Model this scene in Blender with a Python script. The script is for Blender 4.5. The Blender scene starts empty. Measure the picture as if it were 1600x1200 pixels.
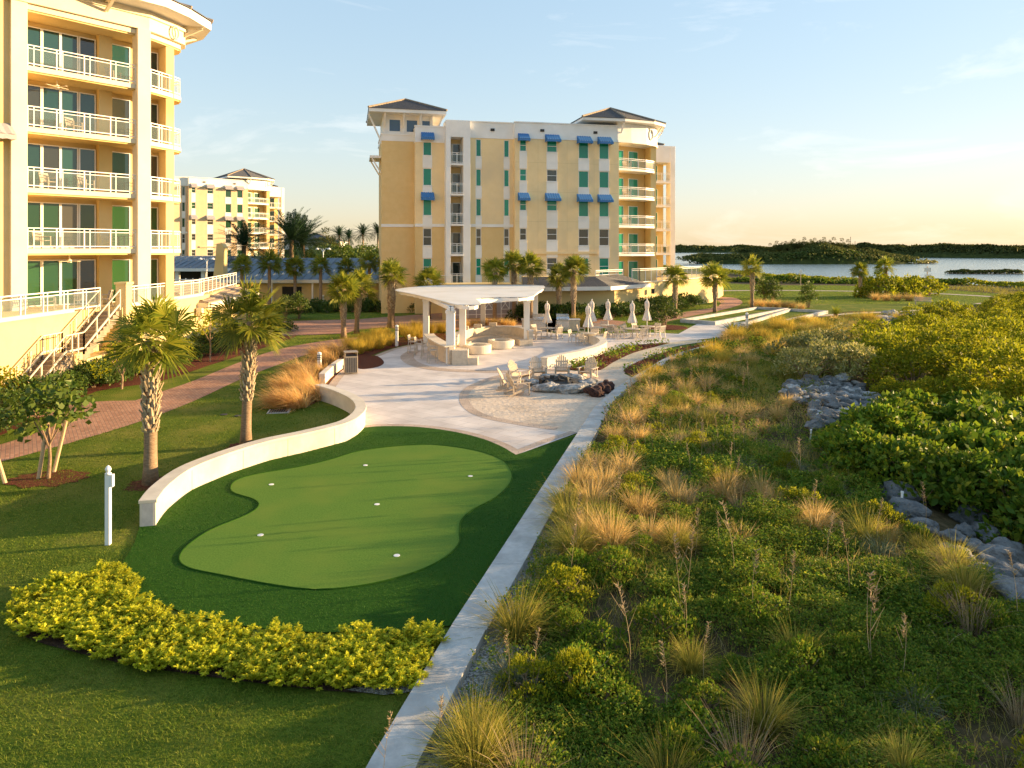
import bpy, math, random
import numpy as np
from mathutils import Vector, Matrix
R = math.radians
rng = np.random.default_rng(7)
random.seed(7)
scene = bpy.context.scene
COL = scene.collection
F, H, U0, V0 = 1100.0, 6.5, 800.0, 390.0      # survey of the photograph: focal length in px, eye height, principal column, horizon row


def G(u, v, z=0.0):
    """plan position of a spot seen at photo pixel (u, v) that lies at height z"""
    y = F * (H - z) / (v - V0)
    return Vector(((u - U0) / F * y, y, z))


def Z(v, y):
    return H - (v - V0) * y / F


# ------------------------------------------------------------------ materials
def _nodes(name):
    m = bpy.data.materials.new(name)
    m.use_nodes = True
    nt = m.node_tree
    nt.nodes.clear()
    return m, nt.nodes, nt.links


def c4(c):
    return (c[0], c[1], c[2], 1.0)


def ramp(N, stops, interp='LINEAR'):
    r = N.new('ShaderNodeValToRGB')
    r.color_ramp.interpolation = interp
    e = r.color_ramp.elements
    while len(e) < len(stops):
        e.new(0.5)
    for k, (p, c) in enumerate(stops):
        e[k].position = p
        e[k].color = c4(c)
    return r


def surf(name, col, col2=None, scale=4.0, rough=0.7, bump=0.0, bscale=None, metal=0.0, spec=0.4, detail=6, lo=0.35, hi=0.65,
         stain=None, sscale=0.5, stretch=None, space='pos', coat=0.0):
    """principled surface: two-tone noise, optional broad stains, optional bump"""
    m, N, L = _nodes(name)
    out = N.new('ShaderNodeOutputMaterial')
    b = N.new('ShaderNodeBsdfPrincipled')
    L.new(b.outputs[0], out.inputs[0])
    b.inputs['Roughness'].default_value = rough
    b.inputs['Metallic'].default_value = metal
    b.inputs['Specular IOR Level'].default_value = spec
    b.inputs['Coat Weight'].default_value = coat
    if space == 'pos':
        src = N.new('ShaderNodeNewGeometry').outputs['Position']
    else:
        src = N.new('ShaderNodeTexCoord').outputs['Object']
    if stretch:
        mp = N.new('ShaderNodeMapping')
        mp.inputs['Scale'].default_value = stretch
        L.new(src, mp.inputs[0])
        src = mp.outputs[0]
    colout = None
    if col2 is not None:
        n = N.new('ShaderNodeTexNoise')
        n.inputs['Scale'].default_value = scale
        n.inputs['Detail'].default_value = detail
        n.inputs['Roughness'].default_value = 0.65
        L.new(src, n.inputs['Vector'])
        r = ramp(N, [(lo, col), (hi, col2)])
        L.new(n.outputs['Fac'], r.inputs[0])
        colout = r.outputs[0]
    if stain is not None:
        n2 = N.new('ShaderNodeTexNoise')
        n2.inputs['Scale'].default_value = sscale
        n2.inputs['Detail'].default_value = 5
        L.new(src, n2.inputs['Vector'])
        r2 = ramp(N, [(0.45, (0, 0, 0)), (0.75, (1, 1, 1))])
        L.new(n2.outputs['Fac'], r2.inputs[0])
        mx = N.new('ShaderNodeMix')
        mx.data_type = 'RGBA'
        L.new(r2.outputs[0], mx.inputs[0])
        if colout:
            L.new(colout, mx.inputs[6])
        else:
            mx.inputs[6].default_value = c4(col)
        mx.inputs[7].default_value = c4(stain)
        colout = mx.outputs[2]
    if colout:
        L.new(colout, b.inputs['Base Color'])
    else:
        b.inputs['Base Color'].default_value = c4(col)
    if bump:
        nb = N.new('ShaderNodeTexNoise')
        nb.inputs['Scale'].default_value = bscale or scale * 3
        nb.inputs['Detail'].default_value = 6
        L.new(src, nb.inputs['Vector'])
        bp = N.new('ShaderNodeBump')
        bp.inputs['Strength'].default_value = 1.0
        bp.inputs['Distance'].default_value = bump
        L.new(nb.outputs['Fac'], bp.inputs['Height'])
        L.new(bp.outputs[0], b.inputs['Normal'])
    return m


def leafmat(name, cols, trans=0.35, rough=0.5, spec=0.3, tcol=None):
    """leaf colours vary from leaf to leaf (random per island) and a little from plant to plant"""
    m, N, L = _nodes(name)
    out = N.new('ShaderNodeOutputMaterial')
    geo = N.new('ShaderNodeNewGeometry')
    k = len(cols)
    r = ramp(N, [(i / (k - 1), c) for i, c in enumerate(cols)])
    L.new(geo.outputs['Random Per Island'], r.inputs[0])
    oi = N.new('ShaderNodeObjectInfo')
    hs = N.new('ShaderNodeHueSaturation')
    mr = N.new('ShaderNodeMapRange')
    mr.inputs['To Min'].default_value = 0.8
    mr.inputs['To Max'].default_value = 1.2
    L.new(oi.outputs['Random'], mr.inputs[0])
    L.new(mr.outputs[0], hs.inputs['Value'])
    L.new(r.outputs[0], hs.inputs['Color'])
    b = N.new('ShaderNodeBsdfPrincipled')
    b.inputs['Roughness'].default_value = rough
    b.inputs['Specular IOR Level'].default_value = spec
    L.new(hs.outputs[0], b.inputs['Base Color'])
    t = N.new('ShaderNodeBsdfTranslucent')
    if tcol:
        mx = N.new('ShaderNodeMix')
        mx.data_type = 'RGBA'
        mx.inputs[0].default_value = 0.5
        L.new(hs.outputs[0], mx.inputs[6])
        mx.inputs[7].default_value = c4(tcol)
        L.new(mx.outputs[2], t.inputs[0])
    else:
        L.new(hs.outputs[0], t.inputs[0])
    ms = N.new('ShaderNodeMixShader')
    ms.inputs[0].default_value = trans
    L.new(b.outputs[0], ms.inputs[1])
    L.new(t.outputs[0], ms.inputs[2])
    L.new(ms.outputs[0], out.inputs[0])
    return m


def pavers(name, c1, c2, mortar, scale, bw, bh, ms=0.015, rot=0.0, rough=0.75, bump=0.003, stain=None, squash=1.0):
    m, N, L = _nodes(name)
    out = N.new('ShaderNodeOutputMaterial')
    b = N.new('ShaderNodeBsdfPrincipled')
    b.inputs['Roughness'].default_value = rough
    b.inputs['Specular IOR Level'].default_value = 0.3
    L.new(b.outputs[0], out.inputs[0])
    g = N.new('ShaderNodeNewGeometry')
    mp = N.new('ShaderNodeMapping')
    mp.inputs['Rotation'].default_value = (0, 0, rot)
    L.new(g.outputs['Position'], mp.inputs[0])
    bt = N.new('ShaderNodeTexBrick')
    bt.inputs['Color1'].default_value = c4(c1)
    bt.inputs['Color2'].default_value = c4(c2)
    bt.inputs['Mortar'].default_value = c4(mortar)
    bt.inputs['Scale'].default_value = scale
    bt.inputs['Brick Width'].default_value = bw
    bt.inputs['Row Height'].default_value = bh
    bt.inputs['Mortar Size'].default_value = ms
    bt.inputs['Bias'].default_value = 0.0
    L.new(mp.outputs[0], bt.inputs['Vector'])
    n = N.new('ShaderNodeTexNoise')
    n.inputs['Scale'].default_value = 0.7
    n.inputs['Detail'].default_value = 7
    L.new(g.outputs['Position'], n.inputs['Vector'])
    rr = ramp(N, [(0.3, (0.78, 0.76, 0.74)), (0.7, (1.08, 1.06, 1.04))])
    L.new(n.outputs['Fac'], rr.inputs[0])
    mx = N.new('ShaderNodeMix')
    mx.data_type = 'RGBA'
    mx.blend_type = 'MULTIPLY'
    mx.inputs[0].default_value = 1.0
    L.new(bt.outputs['Color'], mx.inputs[6])
    L.new(rr.outputs[0], mx.inputs[7])
    L.new(mx.outputs[2], b.inputs['Base Color'])
    bp = N.new('ShaderNodeBump')
    bp.inputs['Distance'].default_value = bump
    bp.invert = True
    L.new(bt.outputs['Fac'], bp.inputs['Height'])
    L.new(bp.outputs[0], b.inputs['Normal'])
    return m


def glassmat(name, col, rough=0.06, spec=0.8, col2=None):
    m, N, L = _nodes(name)
    out = N.new('ShaderNodeOutputMaterial')
    b = N.new('ShaderNodeBsdfPrincipled')
    b.inputs['Roughness'].default_value = rough
    b.inputs['Specular IOR Level'].default_value = spec
    b.inputs['Base Color'].default_value = c4(col)
    if col2:
        oi = N.new('ShaderNodeObjectInfo')
        r = ramp(N, [(0.0, col), (1.0, col2)])
        L.new(oi.outputs['Random'], r.inputs[0])
        L.new(r.outputs[0], b.inputs['Base Color'])
    L.new(b.outputs[0], out.inputs[0])
    return m


def clearglass(name, tint, alpha):
    m, N, L = _nodes(name)
    out = N.new('ShaderNodeOutputMaterial')
    b = N.new('ShaderNodeBsdfPrincipled')
    b.inputs['Roughness'].default_value = 0.08
    b.inputs['Base Color'].default_value = c4(tint)
    t = N.new('ShaderNodeBsdfTransparent')
    ms = N.new('ShaderNodeMixShader')
    ms.inputs[0].default_value = alpha
    L.new(t.outputs[0], ms.inputs[1])
    L.new(b.outputs[0], ms.inputs[2])
    L.new(ms.outputs[0], out.inputs[0])
    return m


M = {}
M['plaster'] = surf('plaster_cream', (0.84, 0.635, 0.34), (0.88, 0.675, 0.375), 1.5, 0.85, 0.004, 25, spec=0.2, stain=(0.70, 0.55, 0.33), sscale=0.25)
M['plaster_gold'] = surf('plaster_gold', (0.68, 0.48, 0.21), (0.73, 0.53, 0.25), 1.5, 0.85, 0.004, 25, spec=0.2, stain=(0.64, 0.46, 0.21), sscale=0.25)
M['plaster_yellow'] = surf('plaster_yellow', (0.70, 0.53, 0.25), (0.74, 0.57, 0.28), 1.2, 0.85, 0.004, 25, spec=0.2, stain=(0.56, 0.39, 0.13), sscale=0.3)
M['plaster_pod'] = surf('plaster_podium', (0.64, 0.49, 0.22), (0.69, 0.54, 0.26), 1.2, 0.85, 0.004, 25, spec=0.2, stain=(0.58, 0.45, 0.22), sscale=0.3)
M['plaster_peach'] = surf('plaster_peach', (0.62, 0.455, 0.28), (0.66, 0.49, 0.31), 1.2, 0.85, 0.004, 25, spec=0.2)
M['white'] = surf('white_paint', (0.78, 0.76, 0.72), (0.83, 0.81, 0.77), 2.0, 0.55, 0.002, 30, spec=0.35, stain=(0.7, 0.67, 0.6), sscale=0.5)
M['cream'] = surf('cream_trim', (0.74, 0.64, 0.46), (0.79, 0.69, 0.51), 2.0, 0.6, 0.002, 30, spec=0.3, stain=(0.68, 0.58, 0.42), sscale=0.5)
M['whitemetal'] = surf('white_metal', (0.8, 0.79, 0.76), (0.84, 0.83, 0.8), 5.0, 0.4, spec=0.5)
M['rooftile'] = surf('roof_tile_grey', (0.055, 0.058, 0.068), (0.12, 0.12, 0.13), 6.0, 0.7, 0.03, 5, stretch=(1, 1, 4))
M['rooftan'] = surf('roof_tile_tan', (0.22, 0.17, 0.12), (0.33, 0.26, 0.18), 3.0, 0.8, 0.02, 9)
M['roofblue'] = surf('roof_metal_blue', (0.085, 0.115, 0.15), (0.12, 0.155, 0.195), 0.8, 0.55, 0.01, 6, stretch=(4, 0.3, 1))
M['glass_teal'] = glassmat('glass_teal', (0.006, 0.19, 0.12), 0.10, 0.5, (0.012, 0.27, 0.17))
M['glass_dark'] = glassmat('glass_dark', (0.02, 0.03, 0.03), 0.05, 0.8, (0.07, 0.065, 0.05))
M['glass_green'] = glassmat('glass_green', (0.012, 0.045, 0.028), 0.06, 0.7, (0.03, 0.10, 0.035))
M['glass_slate'] = glassmat('glass_slate', (0.008, 0.026, 0.03), 0.05, 0.8, (0.02, 0.075, 0.07))  # dark blue-teal reflections of the upper floors put into the glass colour
M['glass_blue'] = glassmat('glass_blue', (0.03, 0.07, 0.14), 0.06, 0.8)
M['railglass'] = clearglass('rail_glass', (0.30, 0.38, 0.36), 0.20)
M['awn_blue'] = surf('awning_blue', (0.055, 0.165, 0.37), (0.075, 0.20, 0.42), 8, 0.8, spec=0.1)
M['awn_grey'] = surf('awning_grey', (0.36, 0.33, 0.33), (0.42, 0.39, 0.38), 8, 0.8, spec=0.1)
M['concrete'] = surf('concrete', (0.40, 0.39, 0.37), (0.54, 0.53, 0.50), 3.5, 0.85, 0.004, 40, stain=(0.30, 0.29, 0.27), sscale=1.3)
M['joint'] = surf('joint_dark', (0.20, 0.19, 0.18), None, rough=0.95)  # dark colour of the kerb's joint lines
M['score'] = surf('score_line', (0.66, 0.50, 0.27), None, rough=0.9)
M['stucco'] = surf('wall_stucco', (0.62, 0.55, 0.44), (0.70, 0.63, 0.51), 3.0, 0.85, 0.004, 40, stain=(0.52, 0.46, 0.37), sscale=1.2)
M['stone'] = surf('stone_block', (0.50, 0.42, 0.32), (0.62, 0.53, 0.41), 5, 0.85, 0.01, 14)
M['stonetop'] = surf('stone_top', (0.45, 0.42, 0.40), (0.55, 0.52, 0.49), 6, 0.7)
M['plaza'] = pavers('plaza_pavers', (0.60, 0.55, 0.52), (0.69, 0.64, 0.60), (0.47, 0.43, 0.41), 1.0, 0.9, 0.6, 0.012, rot=R(38))
M['border'] = pavers('border_pavers', (0.46, 0.36, 0.28), (0.55, 0.44, 0.35), (0.34, 0.28, 0.24), 1.0, 0.4, 0.2, 0.012)
M['brick'] = pavers('brick_pavers', (0.36, 0.17, 0.10), (0.48, 0.26, 0.165), (0.26, 0.17, 0.12), 1.0, 0.24, 0.12, 0.012, rot=R(55), bump=0.006)
M['sand'] = surf('sand', (0.55, 0.44, 0.34), (0.68, 0.57, 0.45), 6, 0.95, 0.03, 5, spec=0.1, stain=(0.44, 0.35, 0.26), sscale=0.6)
M['sandpath'] = surf('shell_path', (0.45, 0.38, 0.27), (0.58, 0.50, 0.37), 12, 0.95, 0.015, 30, spec=0.1)
M['mulch'] = surf('mulch', (0.07, 0.022, 0.012), (0.16, 0.055, 0.03), 22, 0.95, 0.04, 28, spec=0.1)
M['soil'] = surf('dune_soil', (0.045, 0.036, 0.014), (0.13, 0.09, 0.045), 3.5, 0.95, 0.05, 9, spec=0.1, stain=(0.06, 0.055, 0.022), sscale=0.8)
M['gravel'] = surf('shell_gravel', (0.14, 0.13, 0.12), (0.5, 0.48, 0.45), 28, 0.9, 0.03, 40, lo=0.45, hi=0.6)
M['lawn'] = surf('lawn', (0.060, 0.105, 0.008), (0.125, 0.165, 0.016), 9, 0.95, 0.05, 22, spec=0.1, stain=(0.20, 0.19, 0.035), sscale=0.5)
M['lawn'].node_tree.nodes['Noise Texture'].inputs['Roughness'].default_value = 0.8
M['g_park'] = leafmat('park_grass_sunlit', [(0.11, 0.19, 0.012), (0.19, 0.27, 0.022), (0.30, 0.33, 0.05)], 0.45, 0.7, 0.1)  # lighter copy of the lawn blades, sunlight put into the tone
M['g_turf'] = leafmat('turf_pile', [(0.016, 0.075, 0.005), (0.035, 0.115, 0.008), (0.055, 0.14, 0.012)], 0.3, 0.6, 0.2)
M['turf'] = surf('turf_dark', (0.016, 0.066, 0.0035), (0.028, 0.092, 0.006), 30, 0.9, 0.02, 70, spec=0.12, stain=(0.036, 0.098, 0.006), sscale=0.35)
M['green'] = surf('turf_green', (0.075, 0.155, 0.020), (0.130, 0.222, 0.036), 26, 0.95, 0.004, 120, spec=0.08, stain=(0.14, 0.205, 0.032), sscale=0.7, stretch=(1, 1, 1))
M['bark'] = surf('bark', (0.20, 0.13, 0.075), (0.33, 0.23, 0.14), 7, 0.9, 0.02, 16, stretch=(1, 1, 3), space='obj')
M['boots'] = surf('palm_boots', (0.30, 0.22, 0.13), (0.52, 0.42, 0.28), 6, 0.9, 0.01, 20, space='obj')
M['stake'] = surf('stake_wood', (0.45, 0.32, 0.18), (0.56, 0.42, 0.26), 6, 0.8, space='obj', stretch=(6, 6, 0.6))
M['teak'] = surf('grey_wood', (0.42, 0.34, 0.25), (0.56, 0.46, 0.35), 6, 0.8, space='obj', stretch=(5, 5, 1))
M['taupe'] = surf('taupe_metal', (0.42, 0.36, 0.29), (0.48, 0.42, 0.34), 5, 0.5, space='obj')
M['steel'] = surf('steel', (0.55, 0.55, 0.55), (0.65, 0.65, 0.65), 3, 0.25, metal=0.9)
M['canvas'] = surf('canvas', (0.62, 0.55, 0.48), (0.70, 0.63, 0.56), 4, 0.9, spec=0.1, space='obj')
M['dark'] = surf('dark_iron', (0.02, 0.02, 0.02), (0.05, 0.045, 0.04), 6, 0.7)
M['shade_fill'] = surf('inner_shade', (0.03, 0.028, 0.025), None, rough=0.9)  # near-black tone painted in place of the shade indoors
M['rock'] = surf('grey_rock', (0.085, 0.09, 0.095), (0.27, 0.265, 0.255), 4.0, 0.9, 0.09, 9, stain=(0.05, 0.055, 0.05), sscale=2.0)
M['rockpale'] = surf('pale_rock', (0.22, 0.225, 0.23), (0.56, 0.53, 0.49), 4.0, 0.9, 0.08, 8, stain=(0.11, 0.12, 0.125), sscale=2.5)
M['lava'] = surf('lava_rock', (0.025, 0.012, 0.01), (0.09, 0.04, 0.03), 9, 0.95, 0.06, 12)
M['binmetal'] = surf('bin_metal', (0.28, 0.23, 0.17), (0.34, 0.28, 0.21), 9, 0.5)
# foliage
M['l_palm'] = leafmat('palm_leaf', [(0.09, 0.13, 0.014), (0.19, 0.23, 0.020), (0.34, 0.32, 0.035), (0.13, 0.18, 0.016)], 0.45, 0.5, 0.25)
M['l_phoenix'] = leafmat('date_palm_leaf', [(0.014, 0.040, 0.016), (0.035, 0.075, 0.028)], 0.2, 0.45, 0.35)
M['l_hedge'] = leafmat('hedge_leaf', [(0.029, 0.065, 0.010), (0.065, 0.117, 0.014), (0.117, 0.156, 0.024)], 0.30)
M['l_yellow'] = leafmat('yellow_leaf', [(0.36, 0.40, 0.014), (0.58, 0.58, 0.030), (0.76, 0.70, 0.06), (0.22, 0.31, 0.014)], 0.50, 0.6, 0.15)
M['l_cover'] = leafmat('cover_leaf', [(0.055, 0.125, 0.010), (0.115, 0.215, 0.016), (0.22, 0.29, 0.022), (0.065, 0.145, 0.012), (0.36, 0.34, 0.035), (0.09, 0.17, 0.014)], 0.42, 0.6, 0.15)
M['l_seagrape'] = leafmat('big_leaf', [(0.050, 0.115, 0.010), (0.11, 0.20, 0.014), (0.24, 0.30, 0.022), (0.07, 0.14, 0.012), (0.33, 0.33, 0.03)], 0.42, 0.55, 0.2)
M['l_mangrove'] = leafmat('mangrove_leaf', [(0.121, 0.155, 0.007), (0.242, 0.265, 0.012), (0.363, 0.339, 0.019), (0.165, 0.201, 0.010)], 0.50, 0.6, 0.15)
M['l_sage'] = leafmat('sage_leaf', [(0.17, 0.19, 0.04), (0.30, 0.29, 0.07), (0.46, 0.41, 0.18)], 0.4)
M['l_tree'] = leafmat('tree_leaf', [(0.036, 0.078, 0.012), (0.085, 0.130, 0.017), (0.143, 0.176, 0.024)], 0.35)
M['l_gold'] = leafmat('golden_leaf', [(0.30, 0.19, 0.03), (0.20, 0.19, 0.03), (0.40, 0.26, 0.05)], 0.35)
M['l_pine'] = leafmat('far_tree_leaf', [(0.05, 0.066, 0.018), (0.09, 0.105, 0.026), (0.15, 0.14, 0.035)], 0.25, 0.8, 0.1)
M['l_red'] = leafmat('red_cover_leaf', [(0.10, 0.025, 0.015), (0.16, 0.05, 0.03), (0.06, 0.05, 0.015)], 0.25)
M['g_lawn'] = leafmat('grass_blade', [(0.065, 0.125, 0.007), (0.13, 0.20, 0.014), (0.27, 0.285, 0.04)], 0.40, 0.6, 0.2)
M['g_tan'] = leafmat('tan_grass', [(0.62, 0.40, 0.13), (0.74, 0.51, 0.20), (0.50, 0.37, 0.09), (0.82, 0.60, 0.29)], 0.4, 0.7, 0.15)
M['g_blown'] = leafmat('blown_grass', [(0.62, 0.36, 0.12), (0.74, 0.47, 0.19), (0.48, 0.32, 0.07), (0.82, 0.56, 0.28)], 0.4, 0.7, 0.15)
M['g_olive'] = leafmat('olive_grass', [(0.240, 0.240, 0.033), (0.432, 0.360, 0.066), (0.168, 0.204, 0.022), (0.552, 0.420, 0.099)], 0.4, 0.7, 0.15)
M['g_blue'] = leafmat('blue_grass', [(0.17, 0.21, 0.11), (0.28, 0.30, 0.18), (0.13, 0.17, 0.08)], 0.35, 0.6, 0.2)
M['g_gold'] = leafmat('golden_grass', [(0.55, 0.38, 0.05), (0.38, 0.31, 0.045), (0.66, 0.46, 0.09)], 0.4, 0.7, 0.15)
M['g_dry'] = leafmat('dry_stem', [(0.34, 0.25, 0.13), (0.50, 0.38, 0.22), (0.24, 0.17, 0.09)], 0.2, 0.8, 0.1)

# water
m, N, L = _nodes('water_surface')
out = N.new('ShaderNodeOutputMaterial')
b = N.new('ShaderNodeBsdfPrincipled')
b.inputs['Base Color'].default_value = (0.25, 0.34, 0.38, 1)
b.inputs['Roughness'].default_value = 0.12
b.inputs['IOR'].default_value = 1.33
g = N.new('ShaderNodeNewGeometry')
mp = N.new('ShaderNodeMapping')
mp.inputs['Scale'].default_value = (0.25, 0.7, 1)
n1 = N.new('ShaderNodeTexNoise')
n1.inputs['Scale'].default_value = 1.1
n1.inputs['Detail'].default_value = 6
bp = N.new('ShaderNodeBump')
bp.inputs['Strength'].default_value = 1.0
bp.inputs['Distance'].default_value = 0.3
L.new(g.outputs['Position'], mp.inputs[0])
L.new(mp.outputs[0], n1.inputs['Vector'])
L.new(n1.outputs['Fac'], bp.inputs['Height'])
L.new(bp.outputs[0], b.inputs['Normal'])
L.new(b.outputs[0], out.inputs[0])
M['water'] = m


# ------------------------------------------------------------------ mesh helpers
def thing(name, label, cat, loc=(0, 0, 0), rz=0.0, group=None):
    o = bpy.data.objects.new(name, None)
    COL.objects.link(o)
    o.location = loc
    o.rotation_euler = (0, 0, rz)
    o.empty_display_size = 0.2
    return tag(o, label, cat, group)


def tag(o, label=None, cat=None, group=None, kind=None):
    if label:
        o['label'] = label
    if cat:
        o['category'] = cat
    if group:
        o['group'] = group
    if kind:
        o['kind'] = kind
    return o


def place(o, loc, rz=0.0, s=1.0):
    o.location = loc
    o.rotation_euler = (0, 0, rz)
    o.scale = (s, s, s) if not isinstance(s, tuple) else s
    return o


def dup(o, parent=None):
    c = o.copy()
    COL.objects.link(c)
    if parent is not None:
        c.parent = parent
    for ch in list(o.children):
        dup(ch, c)
    return c


class Proto:
    """the first use is the thing itself, later uses are copies with copies of its parts"""
    def __init__(s, make):
        s.make, s.o = make, None

    def put(s, loc, rz=0.0, sc=1.0, label=None, group=None):
        if s.o is None:
            s.o = s.make()
            o = s.o
        else:
            o = dup(s.o)
        place(o, loc, rz, sc)
        return tag(o, label, None, group)


class MB:
    def __init__(s):
        s.v, s.f, s.mi, s.cur = [], [], [], 0

    def add(s, vs, fs):
        o = len(s.v)
        s.v += [tuple(p) for p in vs]
        s.f += [tuple(i + o for i in f) for f in fs]
        s.mi += [s.cur] * len(fs)
        return s

    def box(s, x0, x1, y0, y1, z0, z1):
        vs = [(x0, y0, z0), (x1, y0, z0), (x1, y1, z0), (x0, y1, z0), (x0, y0, z1), (x1, y0, z1), (x1, y1, z1), (x0, y1, z1)]
        return s.add(vs, [(0, 3, 2, 1), (4, 5, 6, 7), (0, 1, 5, 4), (1, 2, 6, 5), (2, 3, 7, 6), (3, 0, 4, 7)])

    def mbox(s, mat, sx, sy, sz):
        vs = [mat @ Vector((a * sx / 2, b_ * sy / 2, c * sz / 2)) for c in (-1, 1) for (a, b_) in ((-1, -1), (1, -1), (1, 1), (-1, 1))]
        return s.add(vs, [(0, 3, 2, 1), (4, 5, 6, 7), (0, 1, 5, 4), (1, 2, 6, 5), (2, 3, 7, 6), (3, 0, 4, 7)])

    def bar(s, p, q, w, h=None):
        p, q = Vector(p), Vector(q)
        h = w if h is None else h
        d = q - p
        l = d.length
        d.normalize()
        up = Vector((0, 0, 1)) if abs(d.z) < 0.95 else Vector((0, 1, 0))
        sd = d.cross(up).normalized()
        u = sd.cross(d)
        mt = Matrix((sd, d, u)).transposed().to_4x4()
        mt.translation = (p + q) / 2
        return s.mbox(mt, w, l, h)

    def tube(s, pts, rad, n=8, caps=True):
        pts = [Vector(p) for p in pts]
        if not hasattr(rad, '__len__'):
            rad = [rad] * len(pts)
        vs, fs = [], []
        ref = None
        for i, p in enumerate(pts):
            d = (pts[min(i + 1, len(pts) - 1)] - pts[max(i - 1, 0)]).normalized()
            if ref is None:
                ref = Vector((1, 0, 0)) if abs(d.x) < 0.9 else Vector((0, 1, 0))
            a = d.cross(ref).normalized()
            b_ = d.cross(a)
            ref = -b_.cross(d) if False else ref
            for k in range(n):
                t = 2 * math.pi * k / n
                vs.append(p + (a * math.cos(t) + b_ * math.sin(t)) * rad[i])
        for i in range(len(pts) - 1):
            for k in range(n):
                k2 = (k + 1) % n
                fs.append((i * n + k, i * n + k2, (i + 1) * n + k2, (i + 1) * n + k))
        if caps:
            fs.append(tuple(range(n - 1, -1, -1)))
            fs.append(tuple((len(pts) - 1) * n + k for k in range(n)))
        return s.add(vs, fs)

    def lathe(s, prof, n=16, c=(0, 0, 0), wob=None):
        vs, fs = [], []
        for i, (r, z) in enumerate(prof):
            for k in range(n):
                t = 2 * math.pi * k / n
                rr = r * (wob(k, i) if wob else 1)
                vs.append((c[0] + rr * math.cos(t), c[1] + rr * math.sin(t), c[2] + z))
        for i in range(len(prof) - 1):
            for k in range(n):
                k2 = (k + 1) % n
                fs.append((i * n + k, i * n + k2, (i + 1) * n + k2, (i + 1) * n + k))
        fs.append(tuple(range(n - 1, -1, -1)))
        fs.append(tuple((len(prof) - 1) * n + k for k in range(n)))
        return s.add(vs, fs)

    def prism(s, poly, z0, z1):
        poly = [(p[0], p[1]) for p in poly]
        a = sum(poly[i][0] * poly[(i + 1) % len(poly)][1] - poly[(i + 1) % len(poly)][0] * poly[i][1] for i in range(len(poly)))
        if a < 0:
            poly = poly[::-1]
        n = len(poly)
        vs = [(x, y, z0) for x, y in poly] + [(x, y, z1) for x, y in poly]
        fs = [tuple(range(n - 1, -1, -1)), tuple(range(n, 2 * n))]
        fs += [(i, (i + 1) % n, n + (i + 1) % n, n + i) for i in range(n)]
        return s.add(vs, fs)

    def hip(s, poly, z, apex, za, fascia=0.3, under=True):
        """fascia band round poly at height z, slopes up to one apex (or a ridge of two points)"""
        poly = [(p[0], p[1]) for p in poly]
        n = len(poly)
        vs = [(x, y, z + fascia) for x, y in poly] + [(apex[0], apex[1], za)]
        s.add(vs, [(i, (i + 1) % n, n) for i in range(n)])
        return s

    def build(s, name, mat, parent=None, smooth=False, world=False, bevel=0.0):
        me = bpy.data.meshes.new(name)
        v = s.v
        if world and parent is not None:
            inv = parent.matrix_basis.inverted()
            v = [tuple(inv @ Vector(p)) for p in v]
        me.from_pydata(v, [], s.f)
        for mm in (mat if isinstance(mat, (list, tuple)) else [mat]):
            me.materials.append(mm)
        if isinstance(mat, (list, tuple)):
            me.polygons.foreach_set('material_index', s.mi)
        if smooth:
            me.polygons.foreach_set('use_smooth', [True] * len(me.polygons))
        me.update()
        o = bpy.data.objects.new(name, me)
        COL.objects.link(o)
        if parent is not None:
            o.parent = parent
        if bevel:
            bm_ = o.modifiers.new('bevel', 'BEVEL')
            bm_.width = bevel
            bm_.segments = 2
            bm_.limit_method = 'ANGLE'
        return o


def fast(name, verts, faces, mat, parent=None, smooth=False, mi=None):
    """mesh from numpy arrays; faces is (n,3) or (n,4)"""
    verts = np.asarray(verts, dtype=np.float32)
    faces = np.asarray(faces, dtype=np.int32)
    k = faces.shape[1]
    me = bpy.data.meshes.new(name)
    me.vertices.add(len(verts))
    me.vertices.foreach_set('co', verts.ravel())
    me.loops.add(faces.size)
    me.loops.foreach_set('vertex_index', faces.ravel())
    me.polygons.add(len(faces))
    me.polygons.foreach_set('loop_start', np.arange(0, faces.size, k, dtype=np.int32))
    me.polygons.foreach_set('loop_total', np.full(len(faces), k, dtype=np.int32))
    if smooth:
        me.polygons.foreach_set('use_smooth', np.ones(len(faces), dtype=bool))
    for mm in (mat if isinstance(mat, (list, tuple)) else [mat]):
        me.materials.append(mm)
    if mi is not None:
        me.polygons.foreach_set('material_index', np.asarray(mi, dtype=np.int32))
    me.update(calc_edges=True)
    o = bpy.data.objects.new(name, me)
    COL.objects.link(o)
    if parent is not None:
        o.parent = parent
    return o


def unit(a):
    return a / np.maximum(np.linalg.norm(a, axis=-1, keepdims=True), 1e-9)


def leaves(c, axis, nrm, ln, wd, fold=0.15):
    """one rhombic leaf per centre: base, left, tip, right"""
    axis = unit(axis)
    side = unit(np.cross(axis, nrm))
    nn = np.cross(side, axis)
    ln = np.asarray(ln).reshape(-1, 1)
    wd = np.asarray(wd).reshape(-1, 1)
    b = c - axis * ln * 0.5
    t = c + axis * ln * 0.5 - nn * ln * fold * 0.6
    l = c - side * wd * 0.5 + nn * wd * fold
    r = c + side * wd * 0.5 + nn * wd * fold
    v = np.stack([b, r, t, l], axis=1).reshape(-1, 3)
    f = np.arange(len(c) * 4).reshape(-1, 4)
    return v, f


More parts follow.
